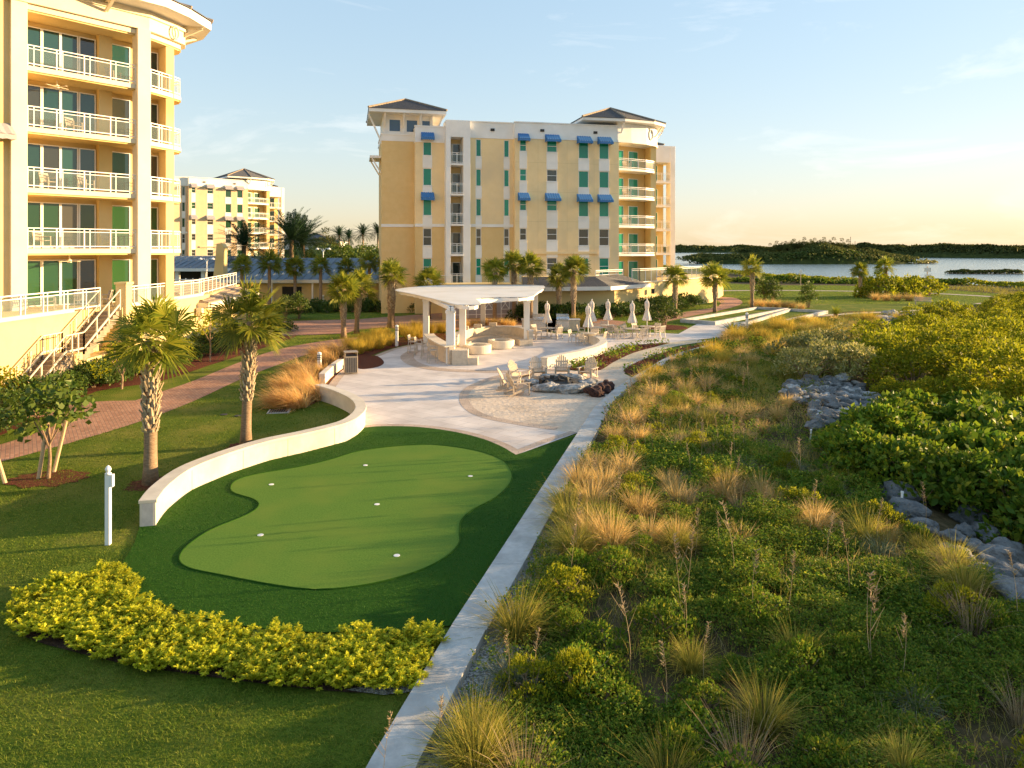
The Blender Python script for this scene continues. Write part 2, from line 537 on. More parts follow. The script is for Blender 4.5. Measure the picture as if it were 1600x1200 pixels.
def blades(base, dirs, ln, wd, droop, seg=3, rg=rng):
    """grass blades: narrow strips that bend over; returns quads"""
    n = len(base)
    dirs = unit(dirs)
    side = unit(np.cross(dirs, np.array([0, 0, 1.0])) + rg.normal(0, 0.15, (n, 3)))
    hor = dirs.copy()
    hor[:, 2] = 0
    hor = unit(hor + 1e-6)
    ln = np.asarray(ln).reshape(-1, 1) * np.ones((n, 1))
    wd = np.asarray(wd).reshape(-1, 1) * np.ones((n, 1))
    droop = np.asarray(droop).reshape(-1, 1) * np.ones((n, 1))
    rows = []
    for k in range(seg + 1):
        t = k / seg
        p = base + dirs * ln * t + (hor * 0.35 - np.array([0, 0, 1.0]) * 0.8) * ln * droop * t * t
        w = wd * (1 - t) ** 0.7 * 0.5 + wd * 0.03
        rows.append(p - side * w)
        rows.append(p + side * w)
    V = np.stack(rows, axis=1).reshape(-1, 3)
    m = 2 * (seg + 1)
    fs = []
    for k in range(seg):
        fs.append(np.stack([np.arange(n) * m + 2 * k + j for j in (0, 1, 3, 2)], axis=1))
    return V, np.concatenate(fs)


def join(parts):
    vs, fs, o = [], [], 0
    for v, f in parts:
        vs.append(v)
        fs.append(f + o)
        o += len(v)
    return np.concatenate(vs), np.concatenate(fs)


def sphere_dirs(n, rg, zmin=-1.0):
    z = rg.uniform(zmin, 1, n)
    a = rg.uniform(0, 2 * np.pi, n)
    r = np.sqrt(np.maximum(1 - z * z, 0))
    return np.stack([r * np.cos(a), r * np.sin(a), z], axis=1)


def crown(n, lobes, ln, wd, rg, zmin=-0.55, fill=0.35, up=0.4):
    """leaves through the outer shell of several lobes: clumps with gaps between"""
    lob = np.array([list(c) + (list(r) if hasattr(r, '__len__') else [r, r, r]) for c, r in lobes], dtype=float)
    wgt = lob[:, 3] * lob[:, 4]
    idx = rg.choice(len(lob), n, p=wgt / wgt.sum())
    d = sphere_dirs(n, rg, zmin)
    rad = 1 - np.abs(rg.normal(0, fill * 0.5, n))
    tw = 1 + 0.13 * np.sin(d[:, 0] * 9 + idx) * np.cos(d[:, 1] * 8 + idx * 2) + 0.1 * np.sin(d[:, 2] * 13 + idx)
    rad = np.clip(rad * tw, 0.15, 1.25)[:, None]
    c = lob[idx, :3] + d * lob[idx, 3:6] * rad
    ax = d + rg.normal(0, 0.55, (n, 3)) + np.array([0, 0, up * 0.5])
    nr = d * 0.6 + rg.normal(0, 0.6, (n, 3)) + np.array([0, 0, up])
    s = rg.uniform(0.65, 1.3, n)
    return leaves(c, ax, nr, ln * s, wd * s)


def vnoise(x, y, s, seed=0):
    """smooth value noise 0..1"""
    x = np.asarray(x, float) / s
    y = np.asarray(y, float) / s
    xi, yi = np.floor(x).astype(int), np.floor(y).astype(int)
    fx, fy = x - xi, y - yi
    fx, fy = fx * fx * (3 - 2 * fx), fy * fy * (3 - 2 * fy)

    def h(a, b_):
        n = (a * 374761393 + b_ * 668265263 + seed * 974711) & 0x7fffffff
        n = ((n ^ (n >> 13)) * 1274126177) & 0x7fffffff
        return ((n ^ (n >> 16)) & 0xffff) / 65535.0
    return (h(xi, yi) * (1 - fx) + h(xi + 1, yi) * fx) * (1 - fy) + (h(xi, yi + 1) * (1 - fx) + h(xi + 1, yi + 1) * fx) * fy


def inside(px, py, poly):
    px, py = np.asarray(px, float), np.asarray(py, float)
    r = np.zeros(px.shape, bool)
    n = len(poly)
    for i in range(n):
        x1, y1 = poly[i][0], poly[i][1]
        x2, y2 = poly[(i + 1) % n][0], poly[(i + 1) % n][1]
        c = (y1 > py) != (y2 > py)
        with np.errstate(divide='ignore', invalid='ignore'):
            r ^= c & (px < (x2 - x1) * (py - y1) / (y2 - y1 + 1e-12) + x1)
    return r


def pdist(px, py, line):
    d = np.full(np.shape(px), 1e9)
    for i in range(len(line) - 1):
        ax, ay = line[i][0], line[i][1]
        bx, by = line[i + 1][0], line[i + 1][1]
        t = np.clip(((px - ax) * (bx - ax) + (py - ay) * (by - ay)) / ((bx - ax) ** 2 + (by - ay) ** 2 + 1e-12), 0, 1)
        d = np.minimum(d, np.hypot(px - ax - t * (bx - ax), py - ay - t * (by - ay)))
    return d


def spline(pts, closed=False, k=6):
    pts = [Vector((p[0], p[1], 0)) for p in pts]
    n = len(pts)
    res = []
    for i in range(n if closed else n - 1):
        p0 = pts[(i - 1) % n] if closed or i > 0 else pts[i]
        p1 = pts[i]
        p2 = pts[(i + 1) % n]
        p3 = pts[(i + 2) % n] if closed or i + 2 < n else p2
        for j in range(k):
            t = j / k
            res.append(0.5 * ((2 * p1) + (p2 - p0) * t + (2 * p0 - 5 * p1 + 4 * p2 - p3) * t * t + (3 * p1 - p0 - 3 * p2 + p3) * t ** 3))
    if not closed:
        res.append(pts[-1])
    return [(p.x, p.y) for p in res]


def px(*uv, z=0.0):
    return [(G(u, v, z).x, G(u, v, z).y) for u, v in uv]


def sheet(name, poly, z, mat, th=None):
    mb = MB()
    if th:
        mb.prism(poly, z - th, z)
    else:
        poly = [(p[0], p[1], z) for p in poly]
        a = sum(poly[i][0] * poly[(i + 1) % len(poly)][1] - poly[(i + 1) % len(poly)][0] * poly[i][1] for i in range(len(poly)))
        if a < 0:
            poly = poly[::-1]
        mb.add(poly, [tuple(range(len(poly)))])
    o = mb.build(name, mat)
    o['kind'] = 'structure'
    return o


def offset(line, d):
    """offset an open polyline to its left by d"""
    res = []
    for i in range(len(line)):
        a = Vector(line[max(i - 1, 0)][:2])
        b_ = Vector(line[min(i + 1, len(line) - 1)][:2])
        t = (b_ - a).normalized()
        res.append((line[i][0] - t.y * d, line[i][1] + t.x * d))
    return res


def ribbon(line, d0, d1, z0, z1, mb):
    """solid strip along a polyline between left offsets d0 < d1"""
    A, B_ = offset(line, d0), offset(line, d1)
    n = len(line)
    vs = [(x, y, z0) for x, y in A] + [(x, y, z0) for x, y in B_] + [(x, y, z1) for x, y in A] + [(x, y, z1) for x, y in B_]
    fs = []
    for i in range(n - 1):
        fs += [(2 * n + i, 2 * n + i + 1, 3 * n + i + 1, 3 * n + i), (i, n + i, n + i + 1, i + 1),
               (i, i + 1, 2 * n + i + 1, 2 * n + i), (n + i + 1, n + i, 3 * n + i, 3 * n + i + 1)]
    fs += [(0, 2 * n, 3 * n, n), (n - 1, 2 * n - 1, 4 * n - 1, 3 * n - 1)]
    return mb.add(vs, fs)
# ------------------------------------------------------------------ camera, sky, sun
cam = bpy.data.objects.new('camera', bpy.data.cameras.new('camera'))
COL.objects.link(cam)
cam.location = (0, 0, H)
cam.rotation_euler = (R(90), 0, 0)
cam.data.sensor_width = 36
cam.data.lens = 36 * F / 1600
cam.data.shift_y = -(600 - V0) / 1600
cam.data.clip_end = 20000
scene.camera = cam

SUN_EL, SUN_AZ = R(9.0), R(12.5)          # azimuth measured from +X (photo right) towards +Y (away)
w = bpy.data.worlds.new('World')
scene.world = w
w.use_nodes = True
N, L = w.node_tree.nodes, w.node_tree.links
N.clear()
wo = N.new('ShaderNodeOutputWorld')
bg = N.new('ShaderNodeBackground')
sky = N.new('ShaderNodeTexSky')
sky.sky_type = 'NISHITA'
sky.sun_disc = False
sky.sun_elevation = SUN_EL
sky.sun_rotation = R(90) - SUN_AZ
sky.altitude = 0
sky.air_density = 1.5
sky.dust_density = 0.5
sky.ozone_density = 4.5
bg.inputs['Strength'].default_value = 0.15
# thin high cloud: a few pale wisps over part of the sky
tc = N.new('ShaderNodeTexCoord')
mp = N.new('ShaderNodeMapping')
mp.inputs['Scale'].default_value = (1.6, 1.6, 7.0)
cn = N.new('ShaderNodeTexNoise')
cn.inputs['Scale'].default_value = 2.2
cn.inputs['Detail'].default_value = 8
cn.inputs['Roughness'].default_value = 0.62
cn.inputs['Distortion'].default_value = 0.6
cr = ramp(N, [(0.56, (0, 0, 0)), (0.85, (0.3, 0.3, 0.3))])
cm = N.new('ShaderNodeMix')
cm.data_type = 'RGBA'
cm.inputs[7].default_value = (2.4, 2.15, 1.95, 1)
L.new(tc.outputs['Generated'], mp.inputs[0])
L.new(mp.outputs[0], cn.inputs['Vector'])
L.new(cn.outputs['Fac'], cr.inputs[0])
L.new(cr.outputs[0], cm.inputs[0])
hs = N.new('ShaderNodeHueSaturation')
gam = N.new('ShaderNodeGamma')            # the sky's glare is compressed as in the photograph's exposure
gam.inputs[1].default_value = 0.37
hs.inputs['Value'].default_value = 0.86
hs.inputs['Saturation'].default_value = 1.3
L.new(sky.outputs[0], gam.inputs[0])
L.new(gam.outputs[0], hs.inputs['Color'])
tn = N.new('ShaderNodeMix')                # a little pink in the low haze, as in the photograph
tn.data_type = 'RGBA'
tn.blend_type = 'MULTIPLY'
tn.inputs[0].default_value = 1.0
tn.inputs[7].default_value = (1.04, 0.97, 0.985, 1)
L.new(hs.outputs[0], tn.inputs[6])
L.new(tn.outputs[2], cm.inputs[6])
L.new(cm.outputs[2], bg.inputs['Color'])
L.new(bg.outputs[0], wo.inputs[0])

sl = bpy.data.lights.new('sun', 'SUN')
sl.energy = 3.0
sl.angle = R(0.6)
sl.color = (1.0, 0.68, 0.34)
so = bpy.data.objects.new('sun', sl)
COL.objects.link(so)
D = Vector((math.cos(SUN_EL) * math.cos(SUN_AZ), math.cos(SUN_EL) * math.sin(SUN_AZ), math.sin(SUN_EL)))
so.rotation_euler = D.to_track_quat('Z', 'Y').to_euler()
so.location = (60, 20, 40)
vs_ = scene.view_settings
vs_.view_transform = 'Standard'
vs_.look = 'None'
vs_.exposure = 2.4
vs_.gamma = 1
try:
    scene.cycles.max_bounces = 7
    scene.cycles.diffuse_bounces = 4
    scene.cycles.transparent_max_bounces = 12
    scene.cycles.transmission_bounces = 4
except Exception:
    pass

# ------------------------------------------------------------------ terrain and water
REV = [(8.5, -20), (8.8, 8), (9.6, 17.4), (11.6, 24), (13.2, 28.6), (18, 38), (30, 55), (44, 68), (62, 90), (78, 112)]   # top of the shore revetment
LAND = [(-3500, -250), (25, -250), (26, 0), (30, 15), (36, 25), (46, 40), (62, 66), (80, 95), (92, 123), (85, 135), (70, 143),
        (62, 170), (60, 200), (58, 260), (40, 330), (-100, 420), (-3500, 700)]
revpoly = REV + [(400, 112), (400, -20)]
KERB = [(-2.6, 4.5), (-1.75, 8.83), (-1.02, 11.9), (2.35, 24.7), (3.3, 28.3), (4.9, 32.6), (6.9, 36.9), (9.6, 42.3), (13.5, 47.5)]   # lawn-side edge of the concrete kerb


def kerb_x(y):
    return np.interp(y, [k[1] for k in KERB], [k[0] for k in KERB])


def ground_z(x, y):
    x, y = np.asarray(x, float), np.asarray(y, float)
    dr = pdist(x, y, REV)
    out_ = inside(x, y, revpoly)
    t = np.clip(dr / 3.0, 0, 1)
    z = np.where(out_, -0.62 * t * t * (3 - 2 * t), 0.0)
    dk = x - kerb_x(y) - 1.0
    msk = np.clip(dk / 2.0, 0, 1) * np.clip((60 - y) / 12, 0, 1) * np.clip((y + 5) / 4, 0, 1)
    msk = np.where(out_, msk * np.clip(1 - dr / 3, 0, 1), msk)
    bumpz = 0.34 * vnoise(x, y, 3.1, 3) + 0.15 * vnoise(x, y, 1.1, 9) - 0.18
    z = z + msk * bumpz
    wet = ~inside(x, y, LAND)
    ds = pdist(x, y, LAND + LAND[:1])
    z = np.where(wet, -0.7 - np.clip(ds / 8, 0, 1) * 2.0, z)
    return z


xs = np.concatenate([np.array([-3500, -1500, -700, -350, -200, -140, -100, -80, -60, -45]), np.arange(-36, 8, 2.0), np.arange(-3.0, 30, 0.4), np.arange(30, 100, 1.5),
                     np.array([104, 112, 125, 150, 200, 300, 500, 900, 1800, 3500])])
xs = np.unique(np.round(xs, 3))
ys = np.concatenate([np.array([-250, -100, -50, -25, -12, -5, 0]), np.arange(2, 64, 0.4), np.arange(64, 150, 2.0), np.arange(150, 340, 8.0),
                     np.array([360, 420, 520, 700, 1000, 2000, 4000])])
ys = np.unique(np.round(ys, 3))
XX, YY = np.meshgrid(xs, ys)
ZZ = ground_z(XX, YY) - 0.03
V_ = np.stack([XX.ravel(), YY.ravel(), ZZ.ravel()], axis=1)
nx, ny = len(xs), len(ys)
ii = (np.arange(ny - 1)[:, None] * nx + np.arange(nx - 1)[None, :]).ravel()
terrain = fast('ground', V_, np.stack([ii, ii + 1, ii + nx + 1, ii + nx], axis=1), M['soil'], smooth=True)
terrain['kind'] = 'structure'
wat = MB()
wat.add([(-9000, -400, -0.85), (9000, -400, -0.85), (9000, 14000, -0.85), (-9000, 14000, -0.85)], [(0, 1, 2, 3)])
tag(wat.build('water', M['water']), kind='structure')

# lawn: everything on the built side of the kerb, out to the far park
lawn_poly = [(-400, -40), (-4.2, -40), (-2.6, 4.5)] + KERB[1:] + px((1180, 515), (1290, 492), (1330, 486), (1420, 487), (1478, 478)) + \
    [(60, 84), (72, 100), (70, 120), (58, 128), (46, 128), (40, 140), (30, 160), (-400, 160)]
sheet('lawn', lawn_poly, 0.0, M['lawn'])

# brick walk and drive
UP = px((-160, 730), (0, 695), (100, 661), (190, 633), (240, 616), (300, 596), (380, 564), (440, 545), (505, 533), (560, 527))
LO = px((-160, 765), (0, 722), (110, 692), (215, 660), (300, 628), (380, 591), (440, 568), (490, 551), (540, 540))
WALK = spline(UP, k=5) + spline(LO, k=5)[::-1]
sheet('brick_path', WALK, 0.008, M['brick'])
sheet('brick_path', spline(px((-60, 645), (60, 637), (150, 628), (215, 626)), k=4) + spline(px((205, 646), (140, 643), (60, 652), (-60, 664)), k=4), 0.012, M['brick'])
DRIVE = px((440, 502), (560, 499), (690, 489), (760, 494), (900, 494), (980, 503), (960, 512), (860, 512), (700, 516), (640, 515), (600, 512), (560, 515), (540, 521), (500, 523), (440, 525))
sheet('brick_drive', DRIVE, 0.016, M['brick'])
sheet('brick_path', spline(px((1040, 503), (1085, 493), (1130, 484), (1160, 474), (1150, 466), (1125, 464)), k=4) +
      spline(px((1105, 466), (1125, 472), (1118, 480), (1080, 486), (1020, 497)), k=4), 0.012, M['brick'])

# pale plaza
plaza_a = spline(px((504, 622), (512, 604), (530, 583), (556, 566), (585, 556), (615, 545), (650, 538), (700, 534), (740, 520), (810, 508), (860, 520), (930, 522), (1000, 520), (1060, 522)), k=4)
plaza_b = spline(px((1060, 522), (1090, 506), (1110, 500), (1195, 515), (1150, 524), (1100, 530), (1047, 536)), k=3)
plaza_c = spline(px((1047, 536), (985, 541), (945, 560), (905, 577), (880, 577), (830, 579), (770, 589), (728, 606), (717, 622), (726, 640), (755, 654), (810, 665), (880, 675), (902, 677)), k=4)
plaza_d = spline(px((806, 712), (780, 697), (745, 684), (700, 674), (650, 668), (600, 667), (570, 669)), k=4)
plaza_e = spline(px((570, 669), (571, 655), (560, 642), (530, 629), (504, 622)), k=4)
sheet('plaza', plaza_a + plaza_b[1:] + plaza_c[1:] + plaza_d + plaza_e[1:-1], 0.020, M['plaza'])


def strip(name, line, w0, w1, z, mat):
    a, b2 = offset(line, w0), offset(line, w1)
    return sheet(name, a + b2[::-1], z, mat)


strip('paver_border', plaza_d, 0.02, -0.32, 0.025, M['border'])
strip('paver_border', px((806, 712), (850, 694), (902, 677)), 0.02, 0.30, 0.0295, M['border'])
strip('paver_border', plaza_c[16:-5], 0.0, 0.42, 0.025, M['border'])
strip('paver_border', plaza_a[2:26], -0.02, -0.40, 0.025, M['border'])
ring = spline(px((640, 549), (628, 558), (640, 570), (680, 579), (740, 582), (800, 583)), k=5)
strip('paver_border', ring, -0.1, 0.7, 0.0275, M['border'])
# sand court with the fire ring, and the shell path that leaves it
sand = spline(px((728, 606), (717, 622), (726, 640), (755, 654), (810, 665), (880, 675), (905, 678)), k=4) + \
    [(2.36, 24.7), (3.3, 28.3)] + px((990, 607), (1000, 596)) + spline(px((975, 584), (1010, 562), (1045, 548)), k=4) + spline(px((1000, 549), (975, 560), (945, 577), (905, 580), (880, 578), (830, 580), (770, 590), (735, 602)), k=4)
sheet('sand_court', sand, 0.015, M['sand'])
sheet('shell_path', spline(px((965, 577), (1000, 560), (1030, 549), (1060, 541), (1110, 533)), k=4) + spline(px((1085, 531), (1030, 539), (990, 551), (955, 566), (935, 578)), k=4), 0.030, M['sandpath'])
BED1 = spline(px((886, 577), (910, 566), (945, 553), (985, 541), (1045, 536), (1030, 541), (990, 552), (958, 567), (935, 579)), closed=True, k=4)
BED2 = spline(px((974, 580), (1000, 565), (1030, 553), (1075, 543), (1125, 533), (1095, 549), (1060, 563), (1015, 590), (1004, 592)), closed=True, k=4)
sheet('mulch_bed', BED1, 0.035, M['mulch'])
sheet('mulch_bed', BED2, 0.037, M['mulch'])
# mulch and planting beds on the left
sheet('mulch_bed', spline(px((556, 566), (585, 556), (600, 566), (590, 574), (562, 577)), closed=True, k=4), 0.028, M['mulch'])
sheet('planting_bed', spline(px((505, 545), (560, 545), (620, 528), (700, 520), (700, 533), (650, 537), (610, 545), (560, 565), (520, 592), (505, 618), (480, 636), (440, 634), (420, 622), (430, 605), (470, 570)), closed=True, k=3), 0.014, M['mulch'])
sheet('mulch_bed', spline(px((-40, 690), (60, 655), (150, 612), (250, 596), (330, 570), (420, 541), (470, 521), (440, 511), (330, 545), (200, 585), (60, 615), (-60, 640)), closed=True, k=3), 0.010, M['mulch'])

# putting green
TURF = px((218, 824), (210, 850), (190, 885), (200, 915), (225, 935), (300, 965), (400, 984), (500, 991), (600, 989), (705, 980)) + \
    [(-1.02, 11.95), (2.33, 24.6)] + plaza_d[:] + px((545, 690), (480, 707), (420, 721), (360, 741), (300, 767), (262, 797), (243, 823))
sheet('artificial_turf', TURF, 0.030, M['turf'])
GREEN = spline(px((280, 876), (292, 856), (330, 830), (385, 807), (404, 793), (396, 782), (362, 770), (368, 753), (405, 742), (470, 731), (520, 719), (560, 707), (620, 699), (680, 697), (740, 705), (782, 719), (799, 738),
                  (797, 757), (775, 779), (740, 798), (721, 815), (718, 835), (717, 852), (695, 874), (650, 896), (580, 915), (500, 924), (430, 917), (345, 901), (295, 890)), closed=True, k=4)
sheet('putting_green', GREEN, 0.040, M['green'])
# the fringe pile stands a little above the green: a rounded rim of turf round it
rim = MB()
loop = GREEN + GREEN[:2]
rim.tube([(x, y, 0.032) for x, y in loop], 0.022, 6, caps=False)
tag(rim.build('turf_edge', M['turf'], smooth=True), kind='structure')
for (u, v, a) in ((589, 788, 'at the middle of the green'), (620, 868, 'nearest the kerb wall at the near end'), (407, 836, 'at the near left lobe of the green'),
                  (735, 744, 'at the far right lobe of the green'), (424, 757, 'in the small left bulge of the green'), (571, 727, 'at the far edge of the green')):
    p = G(u, v, 0.04)
    cup = thing('golf_cup', 'white putting cup ' + a, 'golf cup', (p.x, p.y, 0.041), group='white cups in the putting green')
    mb = MB()
    for k in range(20):
        t0, t1 = 2 * math.pi * k / 20, 2 * math.pi * (k + 1) / 20
        mb.add([(math.cos(t) * r, math.sin(t) * r, z) for t, r, z in ((t0, 0.068, 0.005), (t1, 0.068, 0.005), (t1, 0.052, 0.005), (t0, 0.052, 0.005))], [(0, 1, 2, 3)])
        mb.add([(math.cos(t) * r, math.sin(t) * r, z) for t, r, z in ((t0, 0.068, 0.0), (t1, 0.068, 0.0), (t1, 0.068, 0.005), (t0, 0.068, 0.005))], [(0, 1, 2, 3)])
    mb.build('rim', M['white'], cup)
    mb = MB()
    mb.lathe([(0.052, 0.001), (0.05, 0.006)], 20)
    mb.build('hole', M['white'], cup)

# concrete kerb wall along the dune
KL = KERB
mb = MB()
segs = [(0, 3), (2, 4), (3, 6), (5, 8)]
ribbon(KERB[:2] + [(-1.36, 10.5)] + KERB[2:3], 0.0, -0.60, -0.6, 0.16, mb)
ribbon([(-1.02, 11.915), (0.66, 18.3), (2.35, 24.7), (3.3, 28.3)], 0.0, -0.62, -0.6, 0.16, mb)
ribbon(spline(KERB[4:], k=4), 0.0, -0.5, -0.6, 0.16, mb)
mb.cur = 1
for y in np.arange(9.4, 28, 2.4):                        # contraction joints
    x = float(kerb_x(y)) - (0.0 if y > 12 else 0.0)
    mb.box(x + 0.0, x + 0.62, y - 0.006, y + 0.006, 0.0, 0.1625)
tag(mb.build('kerb_wall', [M['concrete'], M['joint']], bevel=0.006), 'long pale concrete kerb wall between putting green and dune', 'kerb wall')
# shell gravel along the foot of the kerb
gv = spline([(-1.3, 8), (-0.6, 10.5), (0.0, 13.2), (0.9, 16.2), (1.9, 20)], k=4)
strip('shell_gravel', gv, 0.55, -0.55, 0.015, M['gravel'])

# curved seat wall of the putting green
SW = spline(px((243, 823), (262, 797), (300, 767), (360, 741), (420, 721), (480, 707), (540, 690), (564, 675), (571, 660), (560, 645), (532, 631), (504, 622)), k=6)
wall = thing('seat_wall', 'long low cream S-curved wall behind the putting green', 'wall', (SW[0][0], SW[0][1], 0))
cuts = [0, 12, 20, 27, 34, 42, 54, len(SW) - 1]
for a, b2 in zip(cuts[:-1], cuts[1:]):
    seg = SW[a:b2 + 1]
    # pull the ends in so that a joint shows
    s0 = Vector(seg[0]).lerp(Vector(seg[1]), 0.03)
    s1 = Vector(seg[-1]).lerp(Vector(seg[-2]), 0.03)
    seg = [tuple(s0)] + seg[1:-1] + [tuple(s1)]
    mb = MB()
    ribbon(seg, 0.0, 0.34, -0.05, 0.56, mb)
    mb.build('wall_panel', M['stucco'], wall, world=True)
mb = MB()
ribbon(SW, -0.03, 0.37, 0.561, 0.64, mb)
mb.build('coping', M['stucco'], wall, world=True, bevel=0.01)
mb = MB()
ribbon(SW, 0.04, 0.30, -0.06, 0.555, mb)
mb.build('joint_core', M['stonetop'], wall, world=True)
# short white return wall at the grass bed
mb = MB()
ribbon(spline(px((508, 600), (522, 586), (537, 575)), k=4), 0.0, 0.3, 0, 0.5, mb)
tag(mb.build('seat_wall', M['stucco'], bevel=0.01), 'short pale wall end beside the litter bin and tan grasses', 'wall')
# curved seat wall by the tables
CW = spline(px((855, 577), (880, 571), (908, 565), (937, 556), (948, 548), (942, 541), (928, 537), (914, 534)), k=5)
mb = MB()
ribbon(CW, 0.0, 0.42, 0, 0.55, mb)
ribbon(CW, -0.03, 0.45, 0.551, 0.62, mb)
tag(mb.build('seat_wall', M['stucco']), 'curved cream seat wall hooking round the plaza beside the red mulch bed', 'wall')

# bocce courts
for lab, q in (('left bocce court beside the brick path', ((1066, 504), (1182, 484), (1229, 486), (1116, 508))), ('right bocce court nearest the dune', ((1160, 511), (1234, 487), (1291, 490), (1186, 515)))):
    P = [Vector(p) for p in px(*q)]
    o = thing('bocce_court', lab + ' with pale kerbs round green turf', 'bocce court', (P[0].x, P[0].y, 0), group='bocce courts')
    c = sum(P, Vector((0, 0))) / 4
    mb = MB()
    for k in range(4):
        a, b2 = P[k], P[(k + 1) % 4]
        d = (b2 - a).normalized() * 0.12
        mb.bar((a.x - d.x, a.y - d.y, 0.16), (b2.x + d.x, b2.y + d.y, 0.16), 0.3, 0.30 + 0.004 * k)
    mb.build('kerb', M['concrete'], o, world=True)
    mb = MB()
    mb.add([(p.x, p.y, 0.06) for p in P], [(0, 1, 2, 3)])
    mb.build('turf_bed', M['lawn'], o, world=True)
# path round the far lawn
PATHS = [spline([(11.5, 86), (22, 106), (40, 112), (58, 108), (66, 98), (64, 90), (56, 84)], k=6), spline(px((1125, 507), (1240, 497), (1330, 490), (1420, 486), (1465, 482)), k=5),
         spline(px((1030, 500), (1090, 490), (1140, 478), (1140, 466), (1115, 464)), k=5)]
strip('park_path', spline([(11.5, 86), (22, 106), (40, 112), (58, 108), (66, 98), (64, 90), (56, 84)], k=6), 0.9, -0.9, 0.008, M['border'])
strip('park_path', spline(px((1125, 507), (1240, 497), (1330, 490), (1420, 486), (1465, 482)), k=5), 0.5, -0.6, 0.010, M['sandpath'])
# ------------------------------------------------------------------ buildings
def wall_open(mb, x0, x1, z0, z1, y, ops, depth=0.16):
    """front wall in the plane y with openings (xa, xb, za, zb) and their reveals"""
    xs_ = sorted({x0, x1, *[o[0] for o in ops], *[o[1] for o in ops]})
    zs_ = sorted({z0, z1, *[o[2] for o in ops], *[o[3] for o in ops]})
    for a, b2 in zip(xs_[:-1], xs_[1:]):
        for c, d in zip(zs_[:-1], zs_[1:]):
            mx, mz = (a + b2) / 2, (c + d) / 2
            if any(o[0] < mx < o[1] and o[2] < mz < o[3] for o in ops):
                continue
            mb.add([(a, y, c), (b2, y, c), (b2, y, d), (a, y, d)], [(0, 1, 2, 3)])
    for (a, b2, c, d) in ops:
        e = y + depth
        mb.add([(a, y, c), (a, y, d), (a, e, d), (a, e, c)], [(0, 1, 2, 3)])
        mb.add([(b2, y, c), (b2, e, c), (b2, e, d), (b2, y, d)], [(0, 1, 2, 3)])
        mb.add([(a, y, c), (a, e, c), (b2, e, c), (b2, y, c)], [(0, 1, 2, 3)])
        mb.add([(a, y, d), (b2, y, d), (b2, e, d), (a, e, d)], [(0, 1, 2, 3)])


def window(par, xc, w_, z0, z1, y, glass, name='window', mull=0, rail=None, fw=0.06):
    """frame with glass set back in a reveal"""
    x0, x1 = xc - w_ / 2, xc + w_ / 2
    mb = MB()
    mb.box(x0, x0 + fw, y, y + 0.08, z0, z1)
    mb.box(x1 - fw, x1, y, y + 0.08, z0, z1)
    mb.box(x0 + fw, x1 - fw, y, y + 0.08, z0, z0 + fw)
    mb.box(x0 + fw, x1 - fw, y, y + 0.08, z1 - fw, z1)
    for k in range(mull):
        xm = x0 + (k + 1) * w_ / (mull + 1)
        mb.box(xm - fw * 0.6, xm + fw * 0.6, y + 0.004, y + 0.076, z0 + fw, z1 - fw)
    if rail:
        zr = z0 + (z1 - z0) * rail
        mb.box(x0 + fw, x1 - fw, y + 0.008, y + 0.072, zr - 0.025, zr + 0.025)
    fr = mb.build(name, M['whitemetal'], par)
    g = MB()
    g.box(x0 + fw * 0.5, x1 - fw * 0.5, y + 0.04, y + 0.06, z0 + fw * 0.5, z1 - fw * 0.5)
    g.build('pane', glass, fr)
    return fr


def railing(par, line, z, h=1.05, glass=True, post=1.3, world=False, pk=0.0, name='railing'):
    """white metal rail along a plan polyline, posts, top and bottom bars, infill panels"""
    mb = MB()
    g = MB()
    for a, b2 in zip(line[:-1], line[1:]):
        a, b2 = Vector(a[:2]), Vector(b2[:2])
        l = (b2 - a).length
        mb.bar((a.x, a.y, z + h), (b2.x, b2.y, z + h), 0.06, 0.05)
        mb.bar((a.x, a.y, z + 0.12), (b2.x, b2.y, z + 0.12), 0.05, 0.05)
        mb.bar((a.x, a.y, z + h - 0.16), (b2.x, b2.y, z + h - 0.16), 0.04, 0.04)
        n = max(1, round(l / post))
        for k in range(n + 1):
            p = a.lerp(b2, k / n)
            mb.box(p.x - 0.027, p.x + 0.027, p.y - 0.027, p.y + 0.027, z, z + h)
            if pk and k < n:
                q = a.lerp(b2, (k + pk / (l / n)) / n)
                mb.box(q.x - 0.02, q.x + 0.02, q.y - 0.02, q.y + 0.02, z, z + h - 0.02)
        if glass:
            d = (b2 - a).normalized()
            s = Vector((-d.y, d.x)) * 0.006
            g.add([(a.x, a.y, z + 0.14), (b2.x, b2.y, z + 0.14), (b2.x, b2.y, z + h - 0.18), (a.x, a.y, z + h - 0.18)], [(0, 1, 2, 3)])
    r = mb.build(name, M['whitemetal'], par, world=world)
    if glass:
        g.build('rail_panel', M['railglass'], r, world=False) if not world else g_world(g, par, r)
    return r


def g_world(g, par, r):
    o = g.build('rail_panel', M['railglass'], par, world=True)
    o.parent = r
    return o


